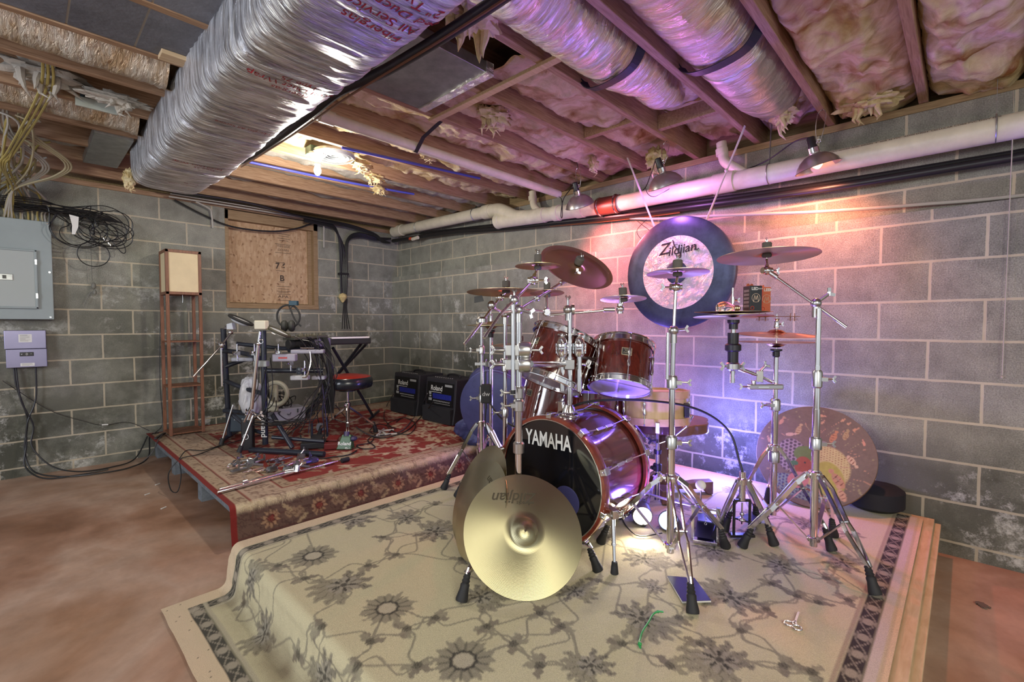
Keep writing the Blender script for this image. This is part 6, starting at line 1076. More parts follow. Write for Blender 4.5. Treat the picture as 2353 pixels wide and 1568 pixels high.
cC = at(1328, 607, d=2.22); tC = at(1306, 640, d=2.18); rod(es_, 'boom_arm', [at(1150, 720, d=1.80), et, tC], .0066); mb = MB(); mb.cyl(tC, tC.lerp(et, .18), .011, n=12); mb.sphere(at(1235, 686, d=1.99), .013, 8); mb.build('boom_sleeve', DCHROME, es_)
nC = V3(-.30, -.56, .76).normalized(); nC = V3(-.236, -.608, .758).normalized()
tilter(es_, tC, cC - nC * .03, (.5, -.5, .5)); top_felt(es_, cC, nC, .04, 1.1)
cymbal('upturned china cymbal tilted high between left splash and gong', cC, nC, .180, CYD, .20, china=True)
c5 = at(1237, 605, d=2.62); t5 = at(1224, 645, d=2.58)
rod(es_, 'boom_arm', [at(1112, 777, d=1.72), at(1150, 722, d=1.79), et2, at(1222, 648, d=1.99)], .006); c5 = at(1236, 604, d=2.02); tilter(es_, at(1224, 645, d=1.99), c5 - V3(0, 0, .02), (.7, -.7, 0)); top_felt(es_, c5, (0, 0, 1), .03, .85)
cymbal('small thin splash cymbal just left of the big china cymbal', c5, (.03, .03, 1), .098, CY, .25)
c7 = at(1257, 668, d=2.12); t7 = at(1256, 718, d=2.08); rod(es_, 'short_arm', [et + R0 * .02, t7], .006); rod(es_, 'short_rod', [t7, c7], .0055); tilter(es_, t7, c7 - V3(0, 0, .05), (.6, .6, 0)); top_felt(es_, c7, (0, 0, 1), .03, .8); cymbal('little splash cymbal under the left edge of the china', c7, (.10, .10, 1), .077, CYP, .25)
# the three cymbals leaning in front
nF_ = V3(-.417, -.658, .627).normalized(); cf = V3(-1.931, -4.000, .378) + nF_ * .034
fc = cymbal('big brass cymbal with script logo leaning foremost on the cream rug', cf, nF_, .229, FRONT, .235, bow=.035); W = MW[fc.name].inverted()
def on_cym(o, t_, sz, px, py, cpt, nn, rad, rotd=180, **k):
    r_ = at(px, py, d=1) - Vector(CP.tolist()); s_ = (Vector(cpt) - Vector(CP.tolist())).dot(nn) / r_.dot(nn); P = Vector(CP.tolist()) + r_ * s_; Rl = MW[o.name].inverted(); L = Rl @ P
    xr = Rl.to_3x3() @ Vector(_R.tolist()); xr.z = 0; xr.normalize(); a = math.radians(rotd); x = V3(xr.x * math.cos(a) - xr.y * math.sin(a), xr.x * math.sin(a) + xr.y * math.cos(a), 0); y = V3(0, 0, 1).cross(x)
    rb = rad * .235; bh = rb * .42; ri = rb * 1.12
    def bend(A_, B_): q = L + x * A_ + y * B_; r0 = math.hypot(q.x, q.y); e = max(0, (r0 - ri) / (rad - ri)); return (q.x, q.y, -bh - rad * .035 * e ** 1.5 + .0012)
    lettering('logo', t_, sz, (0, 0, 0), (1, 0, 0), (0, 1, 0), plain('logo_ink', (.05, .04, .02), .6), o, world=False, bend=lambda a_, b__: bend(a_, b__), **k)
on_cym(fc, 'Zildjian', .060, 1186, 1139, cf, nF_, .229, 183, shear=.3, bold=.0006); on_cym(fc, 'Avedis', .022, 1207, 1152, cf, nF_, .229, 183, shear=.3); on_cym(fc, '..', .04, 1172, 1149, cf, nF_, .229, 183)
nB = V3(-.835, .336, .436).normalized(); cymbal('pale cymbal leaning behind, tallest of the three floor cymbals', V3(-1.827, -3.624, .407) + nB * .025, nB, .226, CYS, .2, bow=.035)
nB2 = V3(-.875, .30, .38).normalized(); cb2 = V3(-1.915, -3.735, .392) + nB2 * .028; c2_ = cymbal('slightly smaller pale cymbal sandwiched between the other two leaning floor cymbals', cb2, nB2, .205, CYS, .235, bow=.035); on_cym(c2_, 'Zildjian', .046, 1122, 1116, cb2, nB2, .205, 128, shear=.3)
# ================= left rear stands: T, S, U
TX, TY = -1.40, -3.375; ts = thing('cymbal_stand', 'chrome boom stand just left of the bass drum with a long slanting arm', 'cymbal stand', (TX, TY, Z0)); tripod(ts, TX, TY, .48, [(-1.549, -3.139), (-1.62, -3.55), (-1.13, -3.42)], .013, .70); zT = lambda y: at(1156, y, d=2.57).z
rod(ts, 'upper_tube', [(TX, TY, .68), (TX, TY, zT(728))], .0105)
for y in (950, 845, 833): mb = MB(); collar(mb, (TX, TY, zT(y)), .012, .05 if y > 840 else .04, w=(-.8, .6, 0) if y == 950 else None); mb.build('collar', DCHROME, ts)
tT = V3(TX, TY, zT(722)); mb = MB(); mb.sphere(tT, .024, 12); mb.cyl(tT - V3(0, 0, .055), tT, .016, n=14); wing(mb, tT + R0 * .01, R0 * 1 + V3(0, 0, .2), 1.5); mb.build('boom_clamp', DCHROME, ts)
c6 = at(1163, 661, d=2.46); t6 = at(1149, 684, d=2.46); rod(ts, 'boom_arm', [at(1067, 791, d=2.30), at(1108, 738, d=2.38), t6], .0065); rod(ts, 'boom_link', [tT, at(1128, 705, d=2.44)], .007); mb = MB(); mb.lathe([(.0, 0), (.027, .002), (.027, .02), (.018, .03)], at(1108, 742, d=2.38), (0, 0, 1), 16); mb.sphere(at(1130, 702, d=2.43), .024, 10); mb.build('ratchet', DCHROME, ts); MB().prism([(0, 0), (.05, -.01), (.05, .022), (.01, .03)], .01, at(1112, 692, d=2.42), -R0, (0, 0, 1)).build('memory_wing', BLACK, ts, smooth=False); tilter(ts, t6, c6 - V3(0, 0, .02), R0); top_felt(ts, c6, (0, 0, 1), .03, 1.1)
cymbal('wide purple-lit crash cymbal on the left boom stand, highest at left', c6, (.04, .03, 1), .205, CYD, .2)
SX, SY = -1.345, -3.125; s_s = thing('cymbal_stand', 'leftmost chrome stand of the kit with a round disc on top', 'cymbal stand', (SX, SY, Z0)); tripod(s_s, SX, SY, at(1106, 978, d=2.76).z, [(-1.524, -2.985), (-1.20, -2.93), (-1.27, -3.36)], .0145, .80); zS = lambda y: at(1106, y, d=2.76).z
rod(s_s, 'upper_tube', [(SX, SY, .78), (SX, SY, zS(752))], .0095)
for y in (918, 805): mb = MB(); collar(mb, (SX, SY, zS(y)), .0125, .05, w=(-.8, .6, 0)); mb.build('collar', DCHROME, s_s)
cs_ = at(1107, 737, d=2.76); mb = MB(); mb.lathe([(.001, .0), (.032, .001), (.033, .014), (.020, .024), (.001, .03)], V3(SX, SY, zS(745)), (0, 0, 1), 20); mb.build('disc_top', plain('pale_disc', (.55, .52, .40), .5), s_s)
mb = MB(); q = V3(SX, SY, zS(838))
for i in range(5): wing(mb, q + V3(.02 * i, -.02 * i, .004 * (i % 2)), (math.cos(i * 2), math.sin(i * 2), .3), 1.1)
mb.bar(q - R0 * .04, q + R0 * .14, .018, .018); mb.box(q + R0 * .05, (.05, .035, .03)); mb.build('multi_clamp', DCHROME, s_s, smooth=False, bevel=.003)
rb_ = at(1117, 905, d=2.70); bx = thing('remote_box', 'black cable control box clamped on the leftmost stand of the kit', 'drum hardware', rb_); mb = MB(); mb.box(rb_, (.062, .035, .112), rz=-.8); mb.build('housing', BLACKM, bx, smooth=False, bevel=.012, bseg=3); lettering('logo', 'dw', .036, rb_ + V3(-.0125, -.0135, .0) , R0, (0, 0, 1), DCHROME, bx); mb = MB(); mb.cyl(rb_ + V3(0, 0, .055), rb_ + V3(0, 0, .13), .006, n=8); mb.cyl(rb_ - V3(0, 0, .055), rb_ - V3(0, 0, .085), .008, n=8); mb.cable([rb_ - V3(0, 0, .08), rb_ - V3(.0, .0, .2), rb_ + V3(.04, -.06, -.33), rb_ + V3(.05, -.08, -.40)], .004, 6, 5); mb.build('control_cable', BC, bx)
bl_ = lettering('logo', 'dw', .036, rb_ + V3(.69, -.72, 0) * 0 + V3(-.72, -.69, 0) * .019, R0, (0, 0, 1), DCHROME, bx)
UX, UY = at(1128, 745, d=2.95).x, at(1128, 745, d=2.95).y; us = thing('hi_hat_stand', 'rear left stand holding a thin cymbal pair behind the leftmost stand', 'hi-hat stand', (UX, UY, Z0)); tripod(us, UX, UY, .45, [(UX - .13, UY + .02), (UX + .2, UY + .06), (UX + .05, UY - .22)], .013, .75, double=False); zU = lambda y: at(1128, y, d=2.95).z; rod(us, 'upper_tube', [(UX, UY, .74), (UX, UY, zU(765))], .012); rod(us, 'pull_rod', [(UX, UY, zU(765)), (UX, UY, zU(715))], .003); mb = MB(); mb.lathe([(.016, zU(776)), (.018, zU(766)), (.026, zU(763)), (.026, zU(758))], (UX, UY, 0), (0, 0, 1), 16); mb.build('seat_cup', BLACK, us); mb = MB(); mb.lathe([(.012, zU(738)), (.010, zU(728)), (.013, zU(722))], (UX, UY, 0), (0, 0, 1), 12); wing(mb, (UX, UY, zU(728)), (-.7, .7, 0), .8); mb.build('clutch', CHROME, us)
cymbal('upper thin cymbal of the rear left hi-hat pair', (UX, UY, zU(739)), (0, 0, 1), .15, CY, .26); cymbal('lower thin cymbal of the rear left hi-hat pair', (UX, UY, zU(757)), (0, 0, -1), .15, CY, .26)
c9 = at(1196, 785, d=3.0); s9 = thing('cymbal_stand', 'short stand with pinkish cymbal behind the left tom', 'cymbal stand', (c9.x, c9.y, Z0)); tripod(s9, c9.x, c9.y, .45, [(c9.x - .1, c9.y + .14), (c9.x + .2, c9.y), (c9.x - .06, c9.y - .16)], .012, .7, double=False); rod(s9, 'upper_tube', [(c9.x, c9.y, .68), (c9.x, c9.y, c9.z + .02)], .009); top_felt(s9, c9, (0, 0, 1), .03, 1); cymbal('pinkish cymbal low behind the left tom and clamps', c9, (-.03, -.02, 1), .178, CYP, .2)
# ================= small things on the rug
bk = thing('booklet', 'dark blue booklet lying open-edged under the middle stand foot', 'booklet', (-1.62, -4.50, Z0)); q_ = [at(1533, 1326, z=Z0 + .004), at(1596, 1331, z=Z0 + .004), at(1634, 1383, z=Z0 + .004), at(1568, 1385, z=Z0 + .004)]
mb = MB(); mb.add([q - V3(0, 0, .003) for q in q_] + [q + V3(0, 0, .003) for q in q_], [(3, 2, 1, 0), (4, 5, 6, 7), (0, 1, 5, 4), (1, 2, 6, 5), (2, 3, 7, 6), (3, 0, 4, 7)]); mb.build('pages', WHITE, bk, smooth=False)
mb = MB(); mb.add([q + V3(0, 0, .0032) for q in q_] + [q + V3(0, 0, .0042) for q in q_], [(3, 2, 1, 0), (4, 5, 6, 7), (0, 1, 5, 4), (1, 2, 6, 5), (2, 3, 7, 6), (3, 0, 4, 7)]); mb.build('cover', plain('dark_cover', (.02, .02, .06), .3), bk, smooth=False)
sc = thing('scissors', 'small metal scissors lying on the cream rug near the dark border', 'scissors', at(1825, 1435, z=Z0)); g1_ = at(1813, 1433, z=Z0 + .004); g2_ = at(1832, 1443, z=Z0 + .004); g3_ = at(1828, 1428, z=Z0 + .004); g4_ = at(1835, 1408, z=Z0 + .006)
for g_c, off in ((g1_, .004), (g2_, -.004)): mb = MB(); mb.torus(g_c, (0, 0, 1), .013, .0025, 18, 6); mb.bar(g_c + (g3_ - g_c).normalized() * .012, g3_, .005, .003); mb.bar(g3_, g4_ + V3(off, 0, 0), .006, .002); mb.build('blade', DCHROME, sc)
GRN = plain('green_cord', (.02, .30, .07), .5); mb = MB(); mb.cable([at(1524, 1407, z=Z0 + .006), at(1512, 1406, z=Z0 + .008), at(1500, 1413, z=Z0 + .005), at(1490, 1430, z=Z0 + .005), at(1476, 1452, z=Z0 + .005), at(1471, 1468, z=Z0 + .005), at(1468, 1480, z=Z0 + .008), at(1472, 1490, z=Z0 + .005)], .003, 6, 6); mb.sphere(at(1470, 1481, z=Z0 + .006), .0065, 6); mb.sphere(at(1512, 1406, z=Z0 + .006), .005, 6); tag(mb.build('cord', GRN, loc=at(1490, 1440, z=Z0)), 'short bright green cord lying on the cream rug', 'cord')
lf = at(2257, 1391, z=.003); mb = MB(); rl = random.Random(9)
for i in range(12): t = rl.uniform(0, 6.28); mb.box(lf + V3(.025 * math.cos(t) * rl.random(), .02 * math.sin(t) * rl.random(), .004 * rl.random()), (.022, .014, .003), rz=t)
tag(mb.build('dry_debris', plain('debris', (.14, .10, .08), .9), loc=lf, smooth=False), 'small brown scrap of debris on the bare floor at right', 'debris')
for i, (px, py) in enumerate(((1960, 0), )): pass
for i, (px, py, lb) in enumerate(((2070, 1175, 'a'),)): pass
# ================================================================== left stage
ZQ = .216
LT = wood('lamp_wood', (.15, .058, .028), (.25, .105, .055), .5, (14, 14, 2)); sl = thing('shelf_lamp', 'tall reddish wooden shelf lamp with cream shade box by the left wall', 'lamp', (-2.25, -.2, ZQ)); x0, x1, y0, y1 = -2.385, -2.125, -.345, -.085
for x in (x0 + .012, x1 - .012):
    for y in (y0 + .012, y1 - .012): MB().b2((x - .012, y - .012, ZQ + .002), (x + .012, y + .012, 1.80)).build('post', LT, sl, smooth=False, bevel=.002)
for z in (.232, .635, 1.022): MB().b2((x0 + .002, y0 + .002, z - .006), (x1 - .002, y1 - .002, z + .006)).build('shelf', LT, sl, smooth=False, bevel=.002)
mb = MB()
for z in (1.437, 1.793):
    for a, b_ in (((x0, y0), (x1, y0 + .02)), ((x0, y1 - .02), (x1, y1)), ((x0, y0), (x0 + .02, y1)), ((x1 - .02, y0), (x1, y1))): mb.b2((a[0], a[1], z - .012), (b_[0], b_[1], z + .012))
mb.build('shade_frame', LT, sl, smooth=False, bevel=.002); mb = MB(); mb.b2((x0 + .024, y0 + .008, 1.445), (x1 - .024, y0 + .011, 1.785)).b2((x0 + .024, y1 - .011, 1.445), (x1 - .024, y1 - .008, 1.785)).b2((x0 + .008, y0 + .024, 1.445), (x0 + .011, y1 - .024, 1.785)).b2((x1 - .011, y0 + .024, 1.445), (x1 - .008, y1 - .024, 1.785))
mb.build('lamp_shade', plain('shade_paper', (.72, .60, .38), .8, var=.06, scale=8), sl, smooth=False); MB().cable([(-2.24, -.2, 1.44), (-2.238, -.2, 1.40), (-2.24, -.2, 1.36)], .0025, 5, 4).build('pull_chain', CHROME, sl)
mb = MB(); mb.cable([(x0 + .01, y1 + .01, 1.42), (x0 - .005, y1 + .02, 1.0), (x0 - .01, y1 + .02, .6), (x0, y1 + .02, .3), (-2.44, -.1, ZQ + .01), (-2.46, -.14, ZQ + .01)], .003, 5, 6); mb.build('cord', BC, sl)
# amplifiers
def amp(loc, lab, tint):
    t_ = thing('amplifier', lab, 'amplifier', loc); w_, h_, d_ = .475, .425, .36; B = lambda mb, nm, m_, par=None, **k: mb.build(nm, m_, par or t_, world=False, **k)
    cab = plain('amp_vinyl', (.018, .017, .024), .6, bump=.3, bscale=300); mb = MB(); mb.prism([(0, .0), (d_, 0), (d_, h_), (.05, h_), (.028, .155)], w_, (0, w_ / 2, 0), (1, 0, 0), (0, 0, 1)); 
    vs = mb.v; B(mb, 'cabinet', cab, smooth=False, bevel=.010, bseg=3)
    f = MB(); X_ = lambda z: .028 + (.05 - .028) * (z - .155) / (h_ - .155)
    f.add([(X_(.16) - .004, w_ / 2 - .03, .16), (X_(.16) - .004, -w_ / 2 + .03, .16), (X_(.385) - .004, -w_ / 2 + .03, .385), (X_(.385) - .004, w_ / 2 - .03, .385), (X_(.16) + .004, w_ / 2 - .03, .16), (X_(.16) + .004, -w_ / 2 + .03, .16), (X_(.385) + .004, -w_ / 2 + .03, .385), (X_(.385) + .004, w_ / 2 - .03, .385)], [(0, 1, 2, 3), (7, 6, 5, 4), (0, 4, 5, 1), (1, 5, 6, 2), (2, 6, 7, 3), (3, 7, 4, 0)]); pf = B(f, 'front_panel', plain('amp_panel', (.006, .006, .007), .35), smooth=False)
    up = V3(.022, 0, .26).normalized(); sd = V3(0, -1, 0); P = lambda yy, z: V3(X_(z) - .0046, yy, z)
    lettering('lettering', 'Roland', .070, P(.055, .325), sd, up, WHITE, pf, world=False, bold=.0006, sx=.95); mb = MB(); mb.bar(P(.135, .288), P(-.025, .288), .004, .001, up=(1, 0, 0)); mb.build('lettering', WHITE, pf, world=False, smooth=False)
    mb = MB(); c = P(-.035, .252); mb.box(P(-.035, .250), (.003, .29, .052)); mb.build('blue_strip', plain('amp_blue', (.012, .020, .22), .5, var=.35, scale=60), pf, world=False, smooth=False)
    mb = MB()
    for i in range(11): mb.cyl(P(.085 - .024 * i, .205), P(.085 - .024 * i, .205) - V3(.009, 0, 0), .0065, n=8)
    for i in range(13): mb.cyl(P(.065 - .019 * i, .183), P(.065 - .019 * i, .183) - V3(.007, 0, 0), .0045, n=8)
    mb.build('knob', plain('knob_grey', (.25, .25, .25), .4), pf, world=False)['kind'] = 'stuff'
    mb = MB(); mb.box(P(.155, .275), (.002, .035, .030)); mb.box(P(.15, .245), (.002, .030, .014)); mb.box(P(.15, .215), (.002, .05, .026)); mb.box(P(-.13, .362), (.002, .11, .022)); mb.build('label_plate', plain('plate_grey', (.32, .33, .34), .5), pf, world=False, smooth=False)
    mb = MB(); mb.box((.0, 0, .078), (.04, w_ - .03, .145)); B(mb, 'speaker_grille', plain('amp_cloth', (.012, .012, .016), .9, bump=.4, bscale=500), smooth=False, bevel=.006)
    mb = MB()
    for i in range(9): mb.cyl((.10, .15 - .033 * i, h_), (.10, .15 - .033 * i, h_ + .006), .006, n=8)
    B(mb, 'jack', plain('knob_grey', (.25, .25, .25), .4)); mb = MB(); mb.cable([(.21, .10, h_), (.21, .08, h_ + .022), (.21, 0, h_ + .030), (.21, -.08, h_ + .022), (.21, -.10, h_)], .010, 8, 6); B(mb, 'handle', BLACK); return t_
amp((-.425, -.875, ZQ), 'black guitar amplifier with blue strip in the room corner, farther one', 0); amp((-.455, -1.51, ZQ), 'purple-lit black amplifier with blue strip beside the blue bags, nearer one', 1)
# blue cloth bags beyond the amplifiers
BLUEC = plain('blue_nylon', (.05, .055, .16), .55, var=.2, scale=8, bump=.4, bscale=14)
def lump(name, lab, c, size, seed, mat, cat='bag', k=.16, flat=0, n=44):
    th_ = np.linspace(.001, PI - .001, n); ph = np.linspace(0, 2 * PI, n * 2, endpoint=False); T, F_ = np.meshgrid(th_, ph, indexing='ij'); sx_ = np.sign(np.cos(F_)) * np.abs(np.cos(F_)) ** .75 * np.sin(T) ** .7; sy_ = np.sign(np.sin(F_)) * np.abs(np.sin(F_)) ** .75 * np.sin(T) ** .7; sz_ = np.sign(np.cos(T)) * np.abs(np.cos(T)) ** .8
    fold = np.abs(vnoise(sx_ * 2.5 + sy_ * 2.5 + 9 + sz_, sz_ * .9 + 3 + sy_, seed + 3, 4)) ** .7; w_ = 1 + k * vnoise(sx_ * 1.6 + 7, sz_ * 1.5 + sy_ * 1.6, seed, 3) - .28 * (fold - .35) ; P_ = np.stack([c[0] + sx_ * size[0] * w_, c[1] + sy_ * size[1] * w_, c[2] + sz_ * size[2] * (1 + .4 * (w_ - 1))], -1); P_[..., 2] = np.maximum(P_[..., 2], c[2] - size[2]); P_[..., :2] += (np.clip(-sz_, 0, 1) * .25)[..., None] * np.stack([sx_ * size[0], sy_ * size[1]], -1)
    o = grid(name, P_, None, mat, close_v=True); return tag(o, lab, cat)
lump('gig_bag', 'slouching blue cloth bag right of the nearer amplifier', (-.40, -2.30, ZQ + .30), (.22, .24, .30), 91, BLUEC, n=90)
lump('gig_bag', 'blue cloth bag on the stage edge behind the leftmost stands', (-.56, -2.34, ZQ + .10), (.24, .17, .12), 95, BLUEC, k=.3, n=70)
cbg = thing('cymbal_bag', 'round blue cymbal bag standing upright behind the left drum stands', 'bag', (-.70, -2.62, .5)); mb = MB(); mb.lathe([(.001, -.05), (.27, -.05), (.30, -.03), (.30, .03), (.27, .05), (.001, .05)], (-.72, -2.60, .52), (.75, .25, .12), 48, cap=False); mb.build('body', BLUEC, cbg); mb = MB(); mb.torus((-.72, -2.60, .52), (.75, .25, .12), .302, .006, 60, 6); mb.build('piping', plain('blue_piping', (.10, .11, .30), .5), cbg); mb = MB(); mb.cable([(-.70, -2.52, .80), (-.70, -2.52, .86), (-.70, -2.62, .88), (-.70, -2.70, .86), (-.70, -2.70, .80)], .010, 6, 5); mb.build('handle', BLACK, cbg); MB().box((-.70, -2.60, .215), (.12, .30, .03)).build('base', BLACK, cbg)
# electronic drum rack
PIP = plain('rack_black', (.018, .022, .034), .32); rk = thing('drum_rack', 'black tubular electronic drum rack with vertical white lettering', 'drum rack', (-1.95, -1.2, ZQ))
pA = at(528, 1010, z=ZQ); pB = at(610, 1030, z=ZQ); pT = V3(-1.18, -1.25, 0)
A1_ = at(514, 795, d=3.80); B1_ = at(612, 830, d=3.56); bA = V3(pA.x, pA.y, ZQ + .03); bB = V3(pB.x, pB.y, ZQ + .03)
def pipe(pts, r, nm='pipe', m_=None, sub=6): mb = MB(); mb.cable(pts, r, 14, sub) if len(pts) > 2 else mb.cyl(pts[0], pts[1], r, n=16); return mb.build(nm, m_ or PIP, rk)
pipe([bA, V3(A1_.x, A1_.y, at(514, 755, d=3.8).z)], .021); pipe([bB, V3(bB.x, bB.y, at(608, 760, d=3.58).z)], .021); zA = lambda y: at(520, y, d=3.83).z; zB = lambda y: at(610, y, d=3.58).z
Av = lambda y: V3(A1_.x + (bA.x - A1_.x) * (A1_.z - zA(y)) / max(.01, A1_.z - bA.z), A1_.y + (bA.y - A1_.y) * (A1_.z - zA(y)) / max(.01, A1_.z - bA.z), zA(y)); Bv = lambda y: V3(bB.x, bB.y, zB(y))
pipe([at(575, 1034, z=ZQ + .02), at(745, 1044, z=ZQ + .02)], .020, 'foot_bar'); pipe([at(510, 1012, z=ZQ + .02), at(546, 990, z=ZQ + .02)], .018, 'foot_bar')
pipe([Av(806), at(560, 812, d=3.72), at(600, 824, d=3.60)], .019); pipe([Av(843), at(560, 828, d=3.9), at(590, 825, d=3.9)], .018); pipe([Av(876), at(560, 892, d=3.72), Bv(908)], .019); pipe([Av(945) + V3(-.03, -.02, 0), at(565, 950, d=3.74), Bv(962)], .019)
pipe([Bv(853), at(690, 852, d=3.66), at(742, 852, d=3.72)], .019); pipe([at(625, 1005, z=ZQ + .10), at(745, 1015, z=ZQ + .06)], .014)
pipe([at(625, 952, d=3.6), at(672, 1030, z=ZQ + .03)], .017, 'brace_leg')
for q in (Av(806), Av(843), Av(876), Av(945), Bv(853), Bv(908), Bv(962), at(690, 852, d=3.66)): mb = MB(); mb.lathe([(.024, -.026), (.028, -.018), (.028, .018), (.024, .026)], q, (0, 0, 1) if q is not at(690, 852, d=3.66) else (1, 0, 0), 14); wing(mb, q + V3(-.02, -.02, 0), (-.7, -.7, 0), 1.0)
mb.build('rack_clamp', plain('clamp_grey', (.05, .06, .07), .35), rk); 
for i, ch in enumerate('Roland'): lettering('lettering', ch, .052, Bv(948 + i * 11.6) + V3(-.0150, -.0155, 0), V3(0, 0, -1), R0 * 1, WHITE, rk, ext=.0022) if False else None
zc_t = at(608, 982, d=3.58).z; lettering('lettering', 'Roland', .062, V3(bB.x, bB.y, zc_t) + V3(-.72, -.69, 0) * .0215, (0, 0, -1), R0, WHITE, rk, bold=.001)
pipe([at(545, 790, d=3.75), at(640, 800, d=3.72), at(668, 800, d=3.7)], .016); pipe([at(530, 950, d=3.70), at(575, 985, d=3.66), Bv(1000)], .015)
for i, (a_, b__, dd) in enumerate(((545, 812, 3.6), (585, 812, 3.55), (640, 812, 3.6), (668, 835, 3.6), (700, 850, 3.6))):
    mb = MB(); q = at(a_, b__, d=dd); mb.cyl(q - V3(0, 0, .06), q + V3(0, 0, .07), .006, n=10); mb.box(q, (.035, .03, .03), rz=.5 * i); wing(mb, q + V3(0, 0, .0), (-.7, -.6, .2 * (i % 3)), 1.3); mb.build('l_rod', CHROME, rk)
# chrome arms and pads
ch = thing('pad_stand', 'chrome arm with a pad and trigger clamp on the left rack post', 'drum hardware', at(510, 800, d=3.72)); k_ = at(510, 793, d=3.70); mb = MB(); mb.cyl(at(443, 867, d=3.45), k_, .0075, n=12); mb.build('boom_arm', CHROME, ch); mb = MB(); mb.cyl(k_, at(533, 762, d=3.76), .0075, n=12); mb.build('boom_arm', CHROME, ch); mb = MB(); mb.cyl(at(509, 800, d=3.72), at(511, 888, d=3.74), .011, n=14); mb.build('tube', CHROME, ch); mb = MB(); mb.sphere(k_, .024, 12); wing(mb, k_, (-.7, -.6, .3), 1.3); mb.sphere(at(530, 764, d=3.76), .020, 10); wing(mb, at(528, 760, d=3.76), (-.7, 0, .5), 1.2); mb.build('clamp', CHROME, ch)
pc1 = at(552, 739, d=3.66); n1 = V3(.18, .30, .80).normalized(); n1 = (V3(0, 0, 1) + R0 * .48 + V3(.72, .69, 0) * .12).normalized(); p1_ = thing('drum_pad', 'white-bottomed round electronic drum pad tilted at the rack left end', 'drum pad', pc1); mb = MB(); mb.torus(pc1 + n1 * .012, n1, .085, .011, 40, 8); mb.build('rubber_rim', BLACKM, p1_); mb = MB(); mb.lathe([(.001, -.02), (.05, -.018), (.078, .002), (.084, .012), (.001, .014)], pc1, n1, 36, cap=False)
for r_ in (.062, .05, .038, .026): mb.torus(pc1 + n1 * (-.010 - .008 * (1 - r_ / .07)), n1, r_, .0018, 30, 5)
mb.build('pad_body', plain('pad_white', (.55, .58, .62), .4), p1_); mb = MB(); mb.prism([(0, 0), (.05, 0), (.04, .05), (.0, .04)], .04, at(528, 757, d=3.64), R0, (0, 0, 1)); mb.build('bracket', plain('pad_white', (.55, .58, .62), .4), p1_, smooth=False)
p2_ = thing('drum_pad', 'second electronic pad with olive rim and cream trigger box', 'drum pad', at(635, 757, d=3.45)); pc2 = at(640, 762, d=3.45); n2_ = (V3(0, 0, 1) + R0 * .52 + V3(.72, .69, 0) * .10).normalized(); mb = MB(); mb.torus(pc2, n2_, .083, .010, 40, 8); mb.build('rubber_rim', plain('olive_rubber', (.06, .055, .035), .6), p2_); mb = MB(); mb.lathe([(.001, -.015), (.06, -.012), (.08, 0)], pc2, n2_, 32); mb.build('pad_body', plain('pad_white', (.55, .58, .62), .4), p2_)
mb = MB(); q = pc2 - R0 * .035 - V3(.72, .69, 0) * .085 * .9 + V3(0, 0, .022); mb.box(q, (.045, .004, .012), rz=-.8); mb.build('warning_label', plain('label_yellow', (.62, .58, .12), .5), p2_); mb = MB(); mb.box(at(601, 747, d=3.36), (.078, .06, .062), rz=-.75); mb.build('trigger_box', plain('cream_box', (.66, .62, .48), .5), p2_, smooth=False, bevel=.006)
mb = MB(); mb.cyl(at(598, 762, d=3.36), at(593, 795, d=3.36), .010, n=12); mb.cyl(at(594, 790, d=3.36), at(578, 940, d=3.40), .013, n=14); mb.cyl(at(578, 935, d=3.40), at(561, 970, d=3.42), .007, n=10); mb.build('tube', CHROME, p2_); mb = MB(); mb.sphere(at(594, 790, d=3.36), .017, 10); mb.torus(at(600, 785, d=3.35), (.7, .7, 0), .014, .003, 16, 5); mb.build('clamp', CHROME, p2_)
cs3 = at(640, 770, d=3.40); t_ = thing('trigger_cymbal', 'small clear-edged trigger disc on the rack beside the headphones', 'drum pad', cs3); mb = MB(); mb.lathe([(.001, .0), (.05, .002), (.052, .006), (.0, .010)], cs3, n2_, 30); mb.build('disc', plain('grey_disc', (.22, .22, .2), .35), t_); MB().cyl(at(624, 765, d=3.36), at(633, 769, d=3.37), .007, n=10).build('jack', CHROME, t_)
for q0, q1 in (((545, 965, 3.62), (511, 1020, ZQ)), ((590, 975, 3.55), (547, 1038, ZQ))):
    a = at(q0[0], q0[1], d=q0[2]); b2_ = at(q1[0], q1[1], z=ZQ + .01); 
hl = thing('hi_hat_stand', 'slim chrome tripod stand under the electronic rack', 'hi-hat stand', at(560, 1020, z=ZQ)); mb = MB()
for (a, b_) in ((at(536, 930, d=3.68), at(508, 1022, z=ZQ + .025)), (at(582, 955, d=3.48), at(549, 1040, z=ZQ + .025)), (at(578, 945, d=3.50), at(600, 965, d=3.50))): mb = MB(); mb.cyl(a, b_, .008, n=10); l_ = mb.build('leg', CHROME, hl); d = (b_ - a).normalized(); MB().lathe([(.010, -.05), (.015, -.045), (.018, 0)], b_, d, 12).build('rubber_foot', RUBBER, l_) if b_.z < .4 else None
mb = MB(); mb.cyl(at(578, 945, d=3.47), at(571, 965, d=3.47), .014, n=12); wing(mb, at(575, 950, d=3.46), (-.6, -.6, .3), 1.6); wing(mb, at(585, 958, d=3.46), (.6, -.6, .3), 1.6); mb.build('hub', CHROME, hl)
MB().box(at(556, 1000, d=3.62), (.09, .05, .20), rz=-.6).name if False else None
mb = MB(); mb.box(at(570, 1000, d=3.60), (.085, .05, .24), rz=-.75); kb_ = mb.build('kick_pad', BLACK, loc=at(570, 1000, d=3.6), smooth=False, bevel=.01); tag(kb_, 'black upright kick trigger with white emblem between the rack posts', 'drum pad'); MB().torus(at(570, 1002, d=3.60) + V3(-.72, -.69, 0) * .030, (.72, .69, 0), .02, .003, 20, 5).build('emblem', WHITE, kb_)
